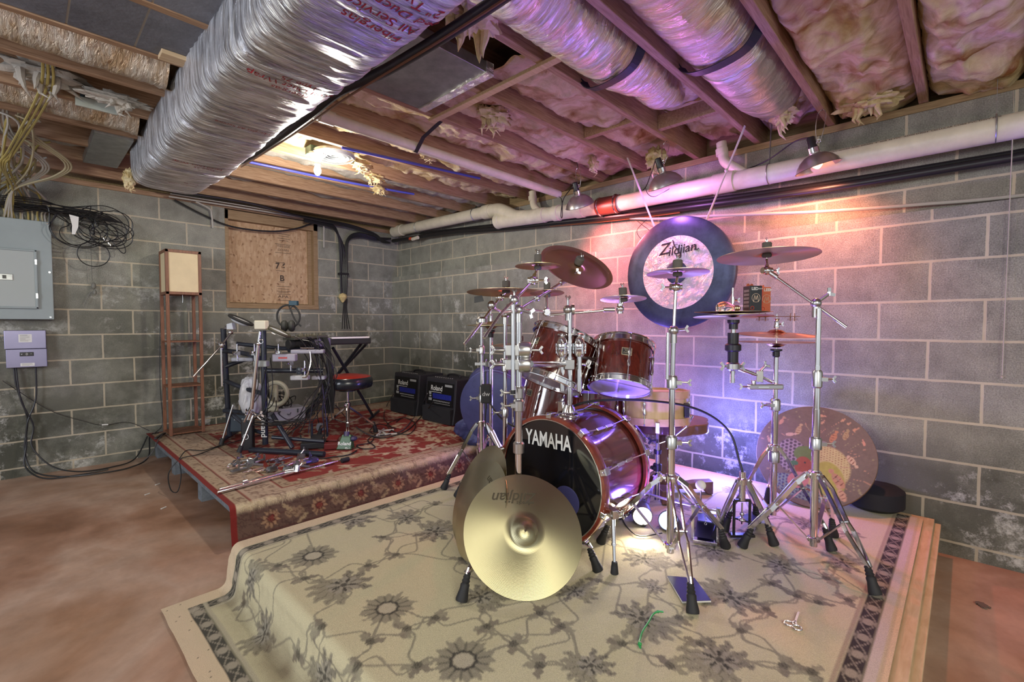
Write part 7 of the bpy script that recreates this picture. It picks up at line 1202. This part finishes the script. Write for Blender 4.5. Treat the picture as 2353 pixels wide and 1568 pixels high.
# control boxes, sound module, cables, small mixer
md = thing('sound_module', 'long black sound module with knobs on the rack next to the headphones', 'sound module', at(700, 790, d=3.7)); m0, m1 = at(663, 792, d=3.62), at(740, 786, d=3.86); dm = (m1 - m0).normalized(); mb = MB(); mb.cyl(m0, m1, .030, n=16); mb.cyl(m0 - dm * .005, m0 + dm * .03, .036, n=16); mb.build('tube_body', BLACKM, md); mb = MB(); mb.cyl(m0 + V3(0, 0, -.045), m1 + V3(0, 0, -.045), .018, n=14); mb.build('lower_tube', PIP, md)
mb = MB(); mb.bar(m0 + V3(0, 0, .045), m1 + V3(0, 0, .048), .16, .022); mb.build('mixer_body', plain('mixer_olive', (.06, .06, .045), .5), md, smooth=False, bevel=.004); mb = MB(); rm = random.Random(3)
for i in range(34): q = m0.lerp(m1, rm.random()) + V3(-.72, -.69, 0) * rm.uniform(-.07, .07) + V3(0, 0, .058); mb.cyl(q, q + V3(0, 0, rm.uniform(.008, .022)), rm.uniform(.004, .008), n=8)
mb.build('knob', plain('knob_olive', (.14, .13, .09), .4), md)['kind'] = 'stuff'
for (px, py, d_, w_, h_, col, lb) in ((655, 822, 3.5, .16, .055, (.32, .30, .36), 'pale trigger unit with red mark hanging below the sound module'), (708, 808, 3.62, .24, .03, (.30, .29, .34), 'flat pale bracket under the sound module tube'), (560, 826, 3.7, .16, .03, (.26, .27, .32), 'grey flat tray under the rack left bar'), (690, 868, 3.6, .13, .035, (.40, .40, .40), 'white trigger foot unit below the purple rack bar'), (733, 868, 3.7, .10, .03, (.38, .38, .42), 'small white unit clamped at the right end of the purple bar'), (601, 836, 3.45, .09, .045, (.36, .40, .38), 'light grey connector box on the middle rack joint')):
    q = at(px, py, d=d_); mb = MB(); mb.box(q, (w_, .07, h_), rz=-.65); o = mb.build('trigger_unit', plain('unit_%d%d' % (px, py), col, .45), loc=q, smooth=False, bevel=.008); tag(o, lb, 'music equipment')
    if px == 655: MB().box(q + V3(-.72, -.69, 0) * .036 + V3(0, 0, .0), (.06, .006, .012), rz=-.65).build('red_mark', plain('red_mark', (.45, .05, .04), .5), o)
mb = MB(); mb.cable([at(712, 808, d=3.58), at(714, 830, d=3.58), at(710, 850, d=3.57), at(704, 866, d=3.57), at(695, 868, d=3.57)], .007, 8, 6); mb.cyl(at(690, 800, d=3.58), at(722, 800, d=3.6), .006, n=8); tag(mb.build('bent_rod', CHROME, loc=at(712, 830, d=3.58)), 'bent chrome L-rod hanging from the rack bar', 'drum hardware')
hp = at(663, 735, d=3.62); hd = thing('headphones', 'black headphones standing on the sound module before the boarded window', 'headphones', hp); R1 = R0; mb = MB(); mb.torus(hp + V3(0, 0, .025), (-.72, -.69, .0), .088, .0075, 40, 8, PI * .0, PI * 2); mb.build('headband', BLACKM, hd); mb = MB(); mb.cable([hp + V3(0, 0, .115), hp + R1 * .02 + V3(0, 0, .07), hp + R1 * .05 + V3(0, 0, .0), hp + R1 * .095 + V3(0, 0, -.05)], .006, 6, 6); mb.build('inner_strap', BLACKM, hd)
for s_ in (-.028, .028): mb = MB(); c = hp + R1 * (s_ - .005) + V3(0, 0, -.048); mb.lathe([(.001, -.022), (.034, -.020), (.044, -.008), (.044, .010), (.030, .022), (.001, .022)], c, R1 + V3(.2, .2, 0), 20, cap=False); mb.build('ear_cup', plain('ear_cushion', (.03, .032, .028), .6), hd)
mb = MB(); q = at(675, 697, d=3.62); mb.box(q, (.065, .03, .035), rz=-.9); mb.cyl(q - V3(0, 0, .01), q - V3(0, 0, .05) - R1 * .03, .004, n=6); tag(mb.build('clip_light', plain('teal_plastic', (.012, .045, .07), .4), loc=q, smooth=False, bevel=.005), 'small teal and purple clip device above the headphones', 'clip light')
# tangles of black cable on the rack
rc2 = random.Random(21)
for i in range(18):
    a = at(rc2.uniform(665, 745), rc2.uniform(770, 790), d=rc2.uniform(3.55, 3.75)); b_ = at(rc2.uniform(735, 775), rc2.uniform(840, 900), d=rc2.uniform(3.6, 3.8)); c = at(rc2.uniform(640, 770), rc2.uniform(960, 1010), d=rc2.uniform(3.6, 3.8)); c.z = max(c.z, ZQ + .01)
    mb = MB(); mb.cable([a, a.lerp(b_, .4) + V3(0, 0, .06), b_, b_.lerp(c, .5) + V3(rc2.uniform(-.06, .06), 0, rc2.uniform(-.05, .05)), c], .0038, 5, 6); tag(mb.build('audio_cable', BC, loc=b_), 'black audio cable hanging in the tangle from the electronic drum rack', 'cable', 'black cables hanging from the electronic drum rack')
for i in range(9):
    a = at(rc2.uniform(590, 640), rc2.uniform(820, 950), d=3.5); b_ = at(rc2.uniform(560, 640), rc2.uniform(950, 975), d=3.5); c = at(rc2.uniform(640, 760), rc2.uniform(955, 970), d=3.6); mb = MB(); mb.cable([a, a.lerp(b_, .5) + V3(.03, 0, 0), b_, b_.lerp(c, .5) - V3(0, 0, .03), c], .0038, 5, 6); tag(mb.build('audio_cable', BC, loc=b_), 'black audio cable sweeping sideways between the rack posts', 'cable', 'black cables sweeping between the rack posts')
mb = MB(); q = at(757, 850, d=3.72)
for k in range(6): mb.cable([at(735 + 3 * k, 775, d=3.7), at(748 + 2 * k, 800, d=3.72), at(752 + 2 * k, 850, d=3.74), at(752 + 3 * k, 905, d=3.76), at(745 + 4 * k, 950, d=3.78)], .006, 6, 6)
tag(mb.build('cable_bundle', BC, loc=q), 'thick hanging bundle of black cables between rack and red seat', 'cable')
# keyboard on crossed stand
kbT = thing('keyboard', 'black electric piano keyboard seen on its crossed stand, keys forward', 'keyboard', at(800, 775, d=3.98)); K0 = at(757, 792, d=3.82); K1 = at(853, 772, d=4.10); K1.z = K0.z; dk_ = (K1 - K0).normalized(); nk = V3(-dk_.y, dk_.x, 0); nk = nk if nk.dot(Vector(_F.tolist())) > 0 else -nk; KL = (K1 - K0).length; zk = K0.z - .005
kb0 = K0 - V3(0, 0, 0); mb = MB(); mb.prism([(0, 0), (KL, 0), (KL * 1.02, .05), (KL * .9, .30), (-.05, .30), (-.03, .05)], .055, V3(K0.x, K0.y, zk), dk_, nk); mb.build('body', BLACKM, kbT, smooth=False, bevel=.012, bseg=3); mb = MB(); mb.prism([(.02, -.004), (KL - .02, -.004), (KL - .02, .05), (.02, .05)], .014, V3(K0.x, K0.y, zk + .050), dk_, nk); mb.build('white_keys', plain('ivory', (.68, .67, .62), .3), kbT, smooth=False)
mb = MB()
for i in range(30): q = V3(K0.x, K0.y, zk + .066) + dk_ * (.03 + (KL - .06) * i / 30); (mb.bar(q + nk * .022, q + nk * .05, .008, .006) if i % 7 not in (2, 6) else None)
mb.build('black_keys', BLACK, kbT, smooth=False)['kind'] = 'stuff'; mb = MB(); mb.prism([(.05, .08), (KL - .05, .08), (KL - .05, .24), (.05, .24)], .006, V3(K0.x, K0.y, zk + .055), dk_, nk); mb.build('control_panel', BLACK, kbT, smooth=False)
mb = MB(); mb.prism([(0, -.004), (.10, -.004), (.10, .02), (0, .02)], .07, V3(K0.x, K0.y, zk - .01) - dk_ * .09, dk_, nk); mb.prism([(0, 0), (.10, 0), (.12, .26), (-.02, .26)], .05, V3(K0.x, K0.y, zk) - dk_ * .12, dk_, nk); mb.build('side_panel', plain('grey_panel_end', (.10, .09, .13), .4), kbT, smooth=False, bevel=.004)
ks = thing('keyboard_stand', 'black crossed folding stand carrying the keyboard', 'keyboard stand', at(745, 950, d=4.2)); 
for (a, b_) in ((at(830, 790, d=4.2), at(700, 958, z=ZQ + .02)), (at(765, 800, d=4.0), at(858, 958, z=ZQ + .02)), (at(842, 790, d=4.35), at(712, 930, z=ZQ + .02))): MB().cyl(a, b_, .013, n=12).build('leg', PIP, ks)
for (a, b_) in ((at(690, 962, z=ZQ + .02), at(722, 950, z=ZQ + .02)), (at(845, 968, z=ZQ + .02), at(870, 945, z=ZQ + .02)), (at(806, 787, d=4.15), at(842, 787, d=4.25))): MB().cyl(a, b_, .014, n=12).build('foot_bar', PIP, ks)
mb = MB(); mb.cyl(at(765, 870, d=4.1) , at(775, 872, d=4.05), .03, n=16); mb.build('hinge', BLACK, ks)
# throne
tc_ = at(798, 874, d=3.96); th_ = thing('drum_throne', 'round drum stool with red top and black side on a chrome tripod', 'stool', (tc_.x, tc_.y, ZQ)); rS = .19
mb = MB(); mb.lathe([(.001, .058), (.10, .058), (.175, .046), (.190, .038)], (tc_.x, tc_.y, tc_.z - .01), (0, 0, 1), 40, cap=False); mb.build('seat_top', plain('red_vinyl', (.26, .02, .012), .35), th_); mb = MB(); mb.lathe([(.190, .039), (.205, .02), (.207, -.02), (.198, -.045), (.17, -.056), (.001, -.056)], (tc_.x, tc_.y, tc_.z - .01), (0, 0, 1), 40, cap=False); mb.build('seat_side', plain('black_vinyl', (.010, .013, .018), .22), th_)
mb = MB(); mb.cyl((tc_.x, tc_.y, tc_.z - .09), (tc_.x, tc_.y, tc_.z - .06), .07, n=20); mb.build('seat_bracket', BLACK, th_, smooth=False); mb = MB(); mb.cyl((tc_.x, tc_.y, ZQ + .10), (tc_.x, tc_.y, tc_.z - .08), .012, n=14); mb.cyl((tc_.x, tc_.y, ZQ + .09), (tc_.x, tc_.y, .50), .017, n=14); mb.build('post', CHROME, th_); mb = MB(); collar(mb, (tc_.x, tc_.y, .50), .017, .04, w=(-.7, -.7, 0)); mb.build('collar', CHROME, th_)
for t in (-2.05, .05, 2.15): d = V3(math.cos(t), math.sin(t), 0); s_ = d.cross(V3(0, 0, 1)); L = MB(); hb_ = V3(tc_.x, tc_.y, .47); E_ = V3(tc_.x, tc_.y, ZQ + .07) + d * .25; [L.bar(hb_ + d * .015 + s_ * sg * .008, E_ + s_ * sg * .008, .005, .014) for sg in (-1, 1)]; L.bar(V3(tc_.x, tc_.y, ZQ + .12), hb_.lerp(E_, .55), .014, .005); lo = L.build('leg', CHROME, th_, smooth=False); foot_rubber(V3(tc_.x, tc_.y, ZQ) + d * .27, V3(0, 0, -1) + d * .25).build('rubber_foot', RUBBER, lo)
# things stored under the rack
cs_b = thing('storage_case', 'pale grey latched case full of cables behind the rack', 'case', at(662, 972, z=ZQ)); q0 = at(625, 976, z=ZQ); q1 = at(702, 966, z=ZQ); dd_ = (q1 - q0).normalized(); nn_ = V3(-dd_.y, dd_.x, 0); mb = MB(); mb.prism([(0, 0), (.31, 0), (.31, .22), (0, .22)], .135, q0 + V3(0, 0, .002), dd_, nn_ if nn_.y > 0 else -nn_); mb.build('body', plain('case_grey', (.30, .30, .37), .45), cs_b, smooth=False, bevel=.008)
mb = MB()
for e in (.07, .24): mb.bar(q0 + dd_ * e + V3(0, 0, .09) - V3(.72, .69, 0) * .01, q0 + dd_ * e + V3(0, 0, .125) - V3(.72, .69, 0) * .01, .02, .008)
mb.torus(q0 + dd_ * .155 + V3(0, 0, .10) - V3(.72, .69, 0) * .01, (.72, .69, 0), .022, .004, 16, 5, PI * .0, PI); mb.build('latch', plain('clamp_grey', (.05, .06, .07), .35), cs_b, smooth=False)
for i in range(8):
    mb = MB(); c = q0 + dd_ * rc2.uniform(.06, .26) + V3(0, .10, .17 + rc2.uniform(0, .05)); mb.torus(c, (rc2.uniform(-1, 1), rc2.uniform(-1, 0), rc2.uniform(.2, 1)), rc2.uniform(.05, .10), .005, 26, 5); tag(mb.build('audio_cable', BC, loc=c), 'coiled cable heaped on the pale grey storage case', 'cable', 'coiled cables on the storage case')
lump('plastic_bag', 'crumpled white plastic bag hanging inside the electronic rack', tuple(at(578, 912, d=3.75)), (.075, .06, .15), 51, plain('bag_white', (.50, .50, .52), .4, bump=.6, bscale=18), 'bag', k=.5)
mb = MB(); q = at(634, 905, d=4.2); mb.torus(q, (-.72, -.69, .0), .10, .020, 36, 8); o = tag(mb.build('coiled_hose', plain('beige_plastic', (.36, .34, .26), .5), loc=q), 'beige oval plastic frame leaning behind the rack', 'plastic frame')
mb = MB(); q = at(600, 915, d=4.3); mb.box(q, (.30, .05, .26), rz=-.7); o = tag(mb.build('floor_unit', plain('beige_plastic', (.36, .34, .26), .5), loc=q, smooth=False, bevel=.02), 'beige boxy appliance standing behind the white bag', 'appliance'); MB().box(at(604, 908, d=4.26), (.10, .04, .10), rz=-.7).build('vent_grille', BLACKM, o)
mb = MB(); q = at(556, 965, z=ZQ + .12); q = at(553, 968, d=3.95); mb.box(q, (.14, .10, .16), rz=-.6); o = tag(mb.build('speaker_box', plain('dark_teal', (.02, .035, .05), .5), loc=q, smooth=False, bevel=.008), 'small dark box with white lettering behind the left rack post', 'box'); lettering('lettering', 'Roland', .034, at(551, 964, d=3.86), R0, (0, 0, 1), WHITE, o)
# pedals on the rug
gp = at(790, 1036, z=ZQ); g_t = thing('effects_pedal', 'green wedge pedal with white lettering on the red rug', 'pedal', gp, rz=0); G_ = plain('pedal_green', (.035, .10, .035), .4); x_ = R0; y_ = (V3(0, 0, 1) + V3(.72, .69, 0) * .35).normalized(); mb = MB(); mb.prism([(-.062, 0), (.055, 0), (.035, .095), (-.030, .095)], .02, gp + V3(.02, .02, .0), x_, y_); mb.prism([(-.062, 0), (.055, 0), (.035, .095), (-.030, .095)], .06, gp + V3(.06, .06, .0), x_, y_); mb.build('wedge', G_, g_t, smooth=False, bevel=.004); lettering('lettering', 'Roland', .036, gp + V3(-.001, -.001, 0) + y_ * .052 + V3(-.72, -.69, 0) * -.004 - V3(.72, .69, 0) * .006, x_, y_, WHITE, g_t, bold=.0006); lettering('lettering', 'PS-1', .020, gp + y_ * .018 + x_ * .028 - V3(.72, .69, 0) * .006, x_, y_, WHITE, g_t)
mb = MB(); mb.cyl(gp + y_ * .10 + V3(.02, .02, 0), gp + y_ * .135 + V3(.02, .02, 0), .022, n=12); mb.sphere(gp + R0 * .05 + V3(.05, .05, .075), .032, 10, (1, 1, .6)); mb.build('rocker_foot', plain('purple_black', (.04, .03, .08), .4), g_t)
for (px, py, lb, w_, col) in ((725, 1020, 'black wide foot pedal at the right end of the rack foot bar', .20, (.015, .016, .02)), (762, 1022, 'red and black small pedal beside the green wedge pedal', .10, (.12, .01, .01))):
    q = at(px, py, z=ZQ + .025); mb = MB(); mb.box(q, (w_, .14, .045), rz=-.5); mb.bar(q + V3(0, 0, .03), q + V3(.05, .05, .055), .09, .01); tag(mb.build('foot_pedal', plain('ped_%d' % px, col, .4), loc=q, smooth=False, bevel=.006), lb, 'pedal')
kt = at(716, 1020, z=ZQ + .03); 
a = at(717, 1013, z=ZQ + .02); tag(MB().cyl(a, a + V3(0, 0, .14), .010, n=10).build('pedal_post', PIP, loc=a), 'short black post standing left of the round grey beater pad', 'drum hardware'); a2 = at(752, 1003, z=ZQ + .02); tag(MB().cyl(a2, a2 + V3(0, 0, .16), .009, n=10).build('pedal_post', PIP, loc=a2), 'short black post standing right of the round grey beater pad', 'drum hardware')
q = at(736, 982, z=ZQ + .06); mb = MB(); mb.lathe([(.001, -.012), (.036, -.012), (.038, 0), (.036, .012), (.001, .012)], q, (-.9, -.3, .1), 24, cap=False); mb.cyl(q, q - V3(0, 0, .06), .008, n=8); tag(mb.build('kick_pad', plain('pad_grey', (.25, .26, .32), .4), loc=q), 'small round grey beater pad standing on the red rug', 'drum pad')
# stand parts lying at the front of the red rug
sp1 = [(at(503, 1128, z=ZQ + .016), at(655, 1086, z=ZQ + .016), .0135), (at(655, 1086, z=ZQ + .016), at(690, 1080, z=ZQ + .018), .018), (at(500, 1133, z=ZQ + .010), at(745, 1068, z=ZQ + .010), .0075), (at(745, 1068, z=ZQ + .012), at(768, 1062, z=ZQ + .012), .012), (at(768, 1062, z=ZQ + .014), at(784, 1058, z=ZQ + .014), .004)]
ms = thing('folded_stand', 'long folded chrome stand lying along the front of the red rug', 'stand', at(640, 1095, z=ZQ))
for i, (a, b_, r_) in enumerate(sp1): MB().cyl(a, b_, r_, n=14).build(['main_tube', 'joint', 'thin_tube', 'sleeve', 'tip_rod'][i], CHROME, ms)
MB().cyl(at(785, 1059, z=ZQ + .016), at(801, 1055, z=ZQ + .016), .016, n=14).build('rubber_foot', RUBBER, ms); mb = MB(); q = at(562, 1110, z=ZQ + .02); mb.lathe([(.018, -.014), (.020, .012)], q, (at(655, 1086, z=ZQ + .016) - at(503, 1128, z=ZQ + .016)), 14); wing(mb, q, (0, 0, 1), 1); q = at(683, 1078, z=ZQ + .03); mb.lathe([(.018, -.02), (.02, .02)], q, (.3, .3, 1), 14); wing(mb, q, (1, 0, 1), 1.5); mb.build('clamp', CHROME, ms)
rh = random.Random(77); HG = plain('hardware_grey', (.30, .32, .34), .3, .9)
hw_l = ['clamp', 'clamp', 'bracket', 'rod', 'rod', 'clamp', 'rod', 'bracket', 'wing', 'rod', 'clamp', 'rod', 'bracket', 'rod', 'clamp', 'rod', 'disc', 'clamp', 'rod', 'wing']
for i, kd in enumerate(hw_l):
    px = 530 + i * 9.2 + rh.uniform(-6, 6); py = 1080 - i * .9 + rh.uniform(-16, 13); q = at(px, py, z=ZQ + .014); a = rh.uniform(.2, 1.1) if kd == 'rod' else rh.uniform(0, 3); d = V3(math.cos(a), -math.sin(a) * .2 + .25, 0).normalized(); mb = MB()
    if kd == 'rod': mb.cyl(q - d * .06, q + d * .07, rh.uniform(.005, .009), n=10); mb.lathe([(.011, -.01), (.012, .012)], q - d * .02, d, 10)
    elif kd == 'clamp': mb.box(q + V3(0, 0, .006), (.05, .035, .032), rz=a); mb.cyl(q - d * .035, q + d * .035, .012, n=12); wing(mb, q + V3(0, 0, .02), (d.x, d.y, .6), 1.3)
    elif kd == 'bracket': mb.bar(q - d * .05, q + d * .05, .03, .008); mb.bar(q + d * .05, q + d * .05 + V3(0, 0, .035), .03, .006); wing(mb, q + V3(0, 0, .01), (0, -.4, 1), 1.2)
    elif kd == 'wing': wing(mb, q, (d.x, d.y, .3), 2.2)
    else: mb.lathe([(.001, 0), (.022, 0), (.022, .008), (.001, .010)], q, (-.3, -.3, 1), 18)
    nm = {'rod': 'metal_rod', 'clamp': 'metal_clamp', 'bracket': 'metal_bracket', 'wing': 'wing_bolt', 'disc': 'metal_disc'}[kd]; tag(mb.build(nm, HG if i % 3 else CHROME, loc=q, bevel=.0), {'rod': 'short steel rod in the pile of loose drum hardware on the red rug', 'clamp': 'steel clamp with wing bolt in the pile of loose drum hardware', 'bracket': 'bent steel bracket in the pile of loose drum hardware', 'wing': 'loose steel wing bolt in the drum hardware pile', 'disc': 'small steel disc lying in the drum hardware pile'}[kd], 'drum hardware', {'rod': 'loose rods in the hardware pile', 'clamp': 'loose clamps in the hardware pile', 'bracket': 'loose brackets in the hardware pile', 'wing': 'loose wing bolts in the hardware pile', 'disc': None}[kd])
q = at(568, 1058, z=ZQ + .03); mb = MB(); mb.lathe([(.020, 0), (.024, .01), (.016, .04)], q, (.5, -.2, -.1), 16, cap=False); mb.cyl(q, q + V3(-.08, .03, -.005), .009, n=10); tag(mb.build('cup_clamp', CHROME, loc=q), 'open chrome cup clamp at the left top of the loose hardware pile', 'drum hardware'); q = at(700, 1064, z=ZQ + .03); mb = MB(); mb.cyl(q, q + V3(.09, .01, .0), .018, n=14); mb.box(q + V3(.06, 0, .01), (.03, .04, .03)); wing(mb, q + V3(.03, 0, .01), (0, -.5, 1), 1.4); tag(mb.build('metal_clamp', plain('steel_blue_tint', (.14, .13, .30), .3, .8), loc=q), 'large blue-tinted clamp at the right end of the loose hardware pile', 'drum hardware')  # the large clamp's blue light is put into its steel colour
# floor cables on the red rug
for i, (pts, mt, lb, r_) in enumerate((
    ([at(905, 905, d=4.85), at(890, 930, z=ZQ + .01), at(882, 960, z=ZQ + .006), at(900, 985, z=ZQ + .006), at(880, 1000, z=ZQ + .006), at(850, 992, z=ZQ + .006), at(870, 975, z=ZQ + .006), at(910, 985, z=ZQ + .006)], BC, 'thin black cable looping from the farther amplifier onto the rug', .004),
    ([at(982, 905, d=4.45), at(965, 940, z=ZQ + .02), at(930, 985, z=ZQ + .006), at(890, 1000, z=ZQ + .006), at(860, 1003, z=ZQ + .006), at(830, 990, z=ZQ + .006), at(800, 965, z=ZQ + .006), at(770, 930, d=4.0)], plain('grey_cable', (.08, .08, .09), .4), 'grey audio cable running from the nearer amplifier to the rack', .005),
    ([at(995, 925, d=4.4), at(970, 955, z=ZQ + .02), at(935, 990, z=ZQ + .006), at(885, 1006, z=ZQ + .006), at(855, 1004, z=ZQ + .006)], BC, 'second black cable from the nearer amplifier front', .005),
    ([at(862, 1000, z=ZQ + .006), at(845, 1012, z=ZQ + .006), at(862, 1028, z=ZQ + .006), at(835, 1032, z=ZQ + .006), at(820, 1024, z=ZQ + .006), at(850, 1018, z=ZQ + .006), at(860, 1005, z=ZQ + .006)], BC, 'black cable coil right of the green pedal', .0045),
    ([at(820, 1036, z=ZQ + .006), at(800, 1046, z=ZQ + .006), at(770, 1050, z=ZQ + .006), at(730, 1052, z=ZQ + .006), at(700, 1025, z=ZQ + .01), at(690, 1000, z=ZQ + .01)], BC, 'black cable curving in front of the green pedal to the rack', .005),
    ([at(640, 990, z=ZQ + .006), at(560, 1010, z=ZQ + .006), at(500, 1028, z=ZQ + .006), at(455, 1045, z=ZQ + .006), at(415, 1055, z=ZQ + .004), at(400, 1085, d=3.3) - V3(.03, 0, 0), at(392, 1125, d=3.2), at(408, 1130, d=3.2), at(416, 1095, d=3.25), at(412, 1060, d=3.3)], BC, 'thin black cable crossing the tan border and looping over the stage edge', .0035),
    ([at(530, 1015, z=ZQ + .006), at(470, 1035, z=ZQ + .006), at(430, 1035, z=ZQ + .006), at(412, 1055, z=ZQ + .006)], BC, 'short thin cable beside the looping one on the tan border', .0035),
    ([at(910, 970, z=ZQ + .006), at(930, 960, z=ZQ + .006), at(955, 975, z=ZQ + .006), at(940, 998, z=ZQ + .006), at(905, 992, z=ZQ + .006), at(890, 975, z=ZQ + .006), at(920, 962, z=ZQ + .006)], BC, 'loose black loop on the rug before the amplifiers', .004),
    ([at(330, 1060, d=3.7), at(350, 1040, d=3.65), at(365, 1010, z=ZQ + .01), at(375, 998, z=ZQ + .01)], plain('grey_cable', (.08, .08, .09), .4), 'grey cable dropping off the back corner of the red stage', .004))):
    mb = MB(); mb.cable(pts, r_, 6, 8); tag(mb.build('audio_cable', mt, loc=pts[len(pts) // 2]), lb, 'cable')
for i, (p0, p1) in enumerate(((at(862, 992, z=ZQ + .006), at(905, 988, z=ZQ + .006)), (at(868, 1000, z=ZQ + .006), at(912, 997, z=ZQ + .006)), (at(882, 986, z=ZQ + .012), at(866, 1001, z=ZQ + .012)), (at(885, 996, z=ZQ + .006), at(860, 985, z=ZQ + .006)))):
    mb = MB(); mb.cyl(p0, p1, .008, n=8); tag(mb.build('cable_tie', WC, loc=p0), 'white cable strip lying crossed with others on the rug', 'cable', 'crossed white strips on the red rug')
mb = MB(); mb.sphere(at(371, 1000, z=ZQ + .012), .001, 4); mb.bar(at(357, 1008, z=ZQ + .008), at(378, 996, z=ZQ + .012), .02, .012); tag(mb.build('plug', BLACK, loc=at(367, 1003, z=ZQ + .01)), 'black plug lying at the back corner of the red rug', 'plug')
# crumbs on the bare floor
for i, (px, py) in enumerate(((333, 1138), (357, 1115), (370, 1170))): q = at(px, py, z=.004); mb = MB(); mb.bar(q, q + V3(.03, .02, .0), .008, .004); tag(mb.build('paper_scrap', WHITE, loc=q, smooth=False), ['small white scrap on the shaded floor beside the red stage', 'white twist of paper nearest the red stage on the floor', 'pale crumb on the floor between panel wall and red stage'][i], 'scrap')
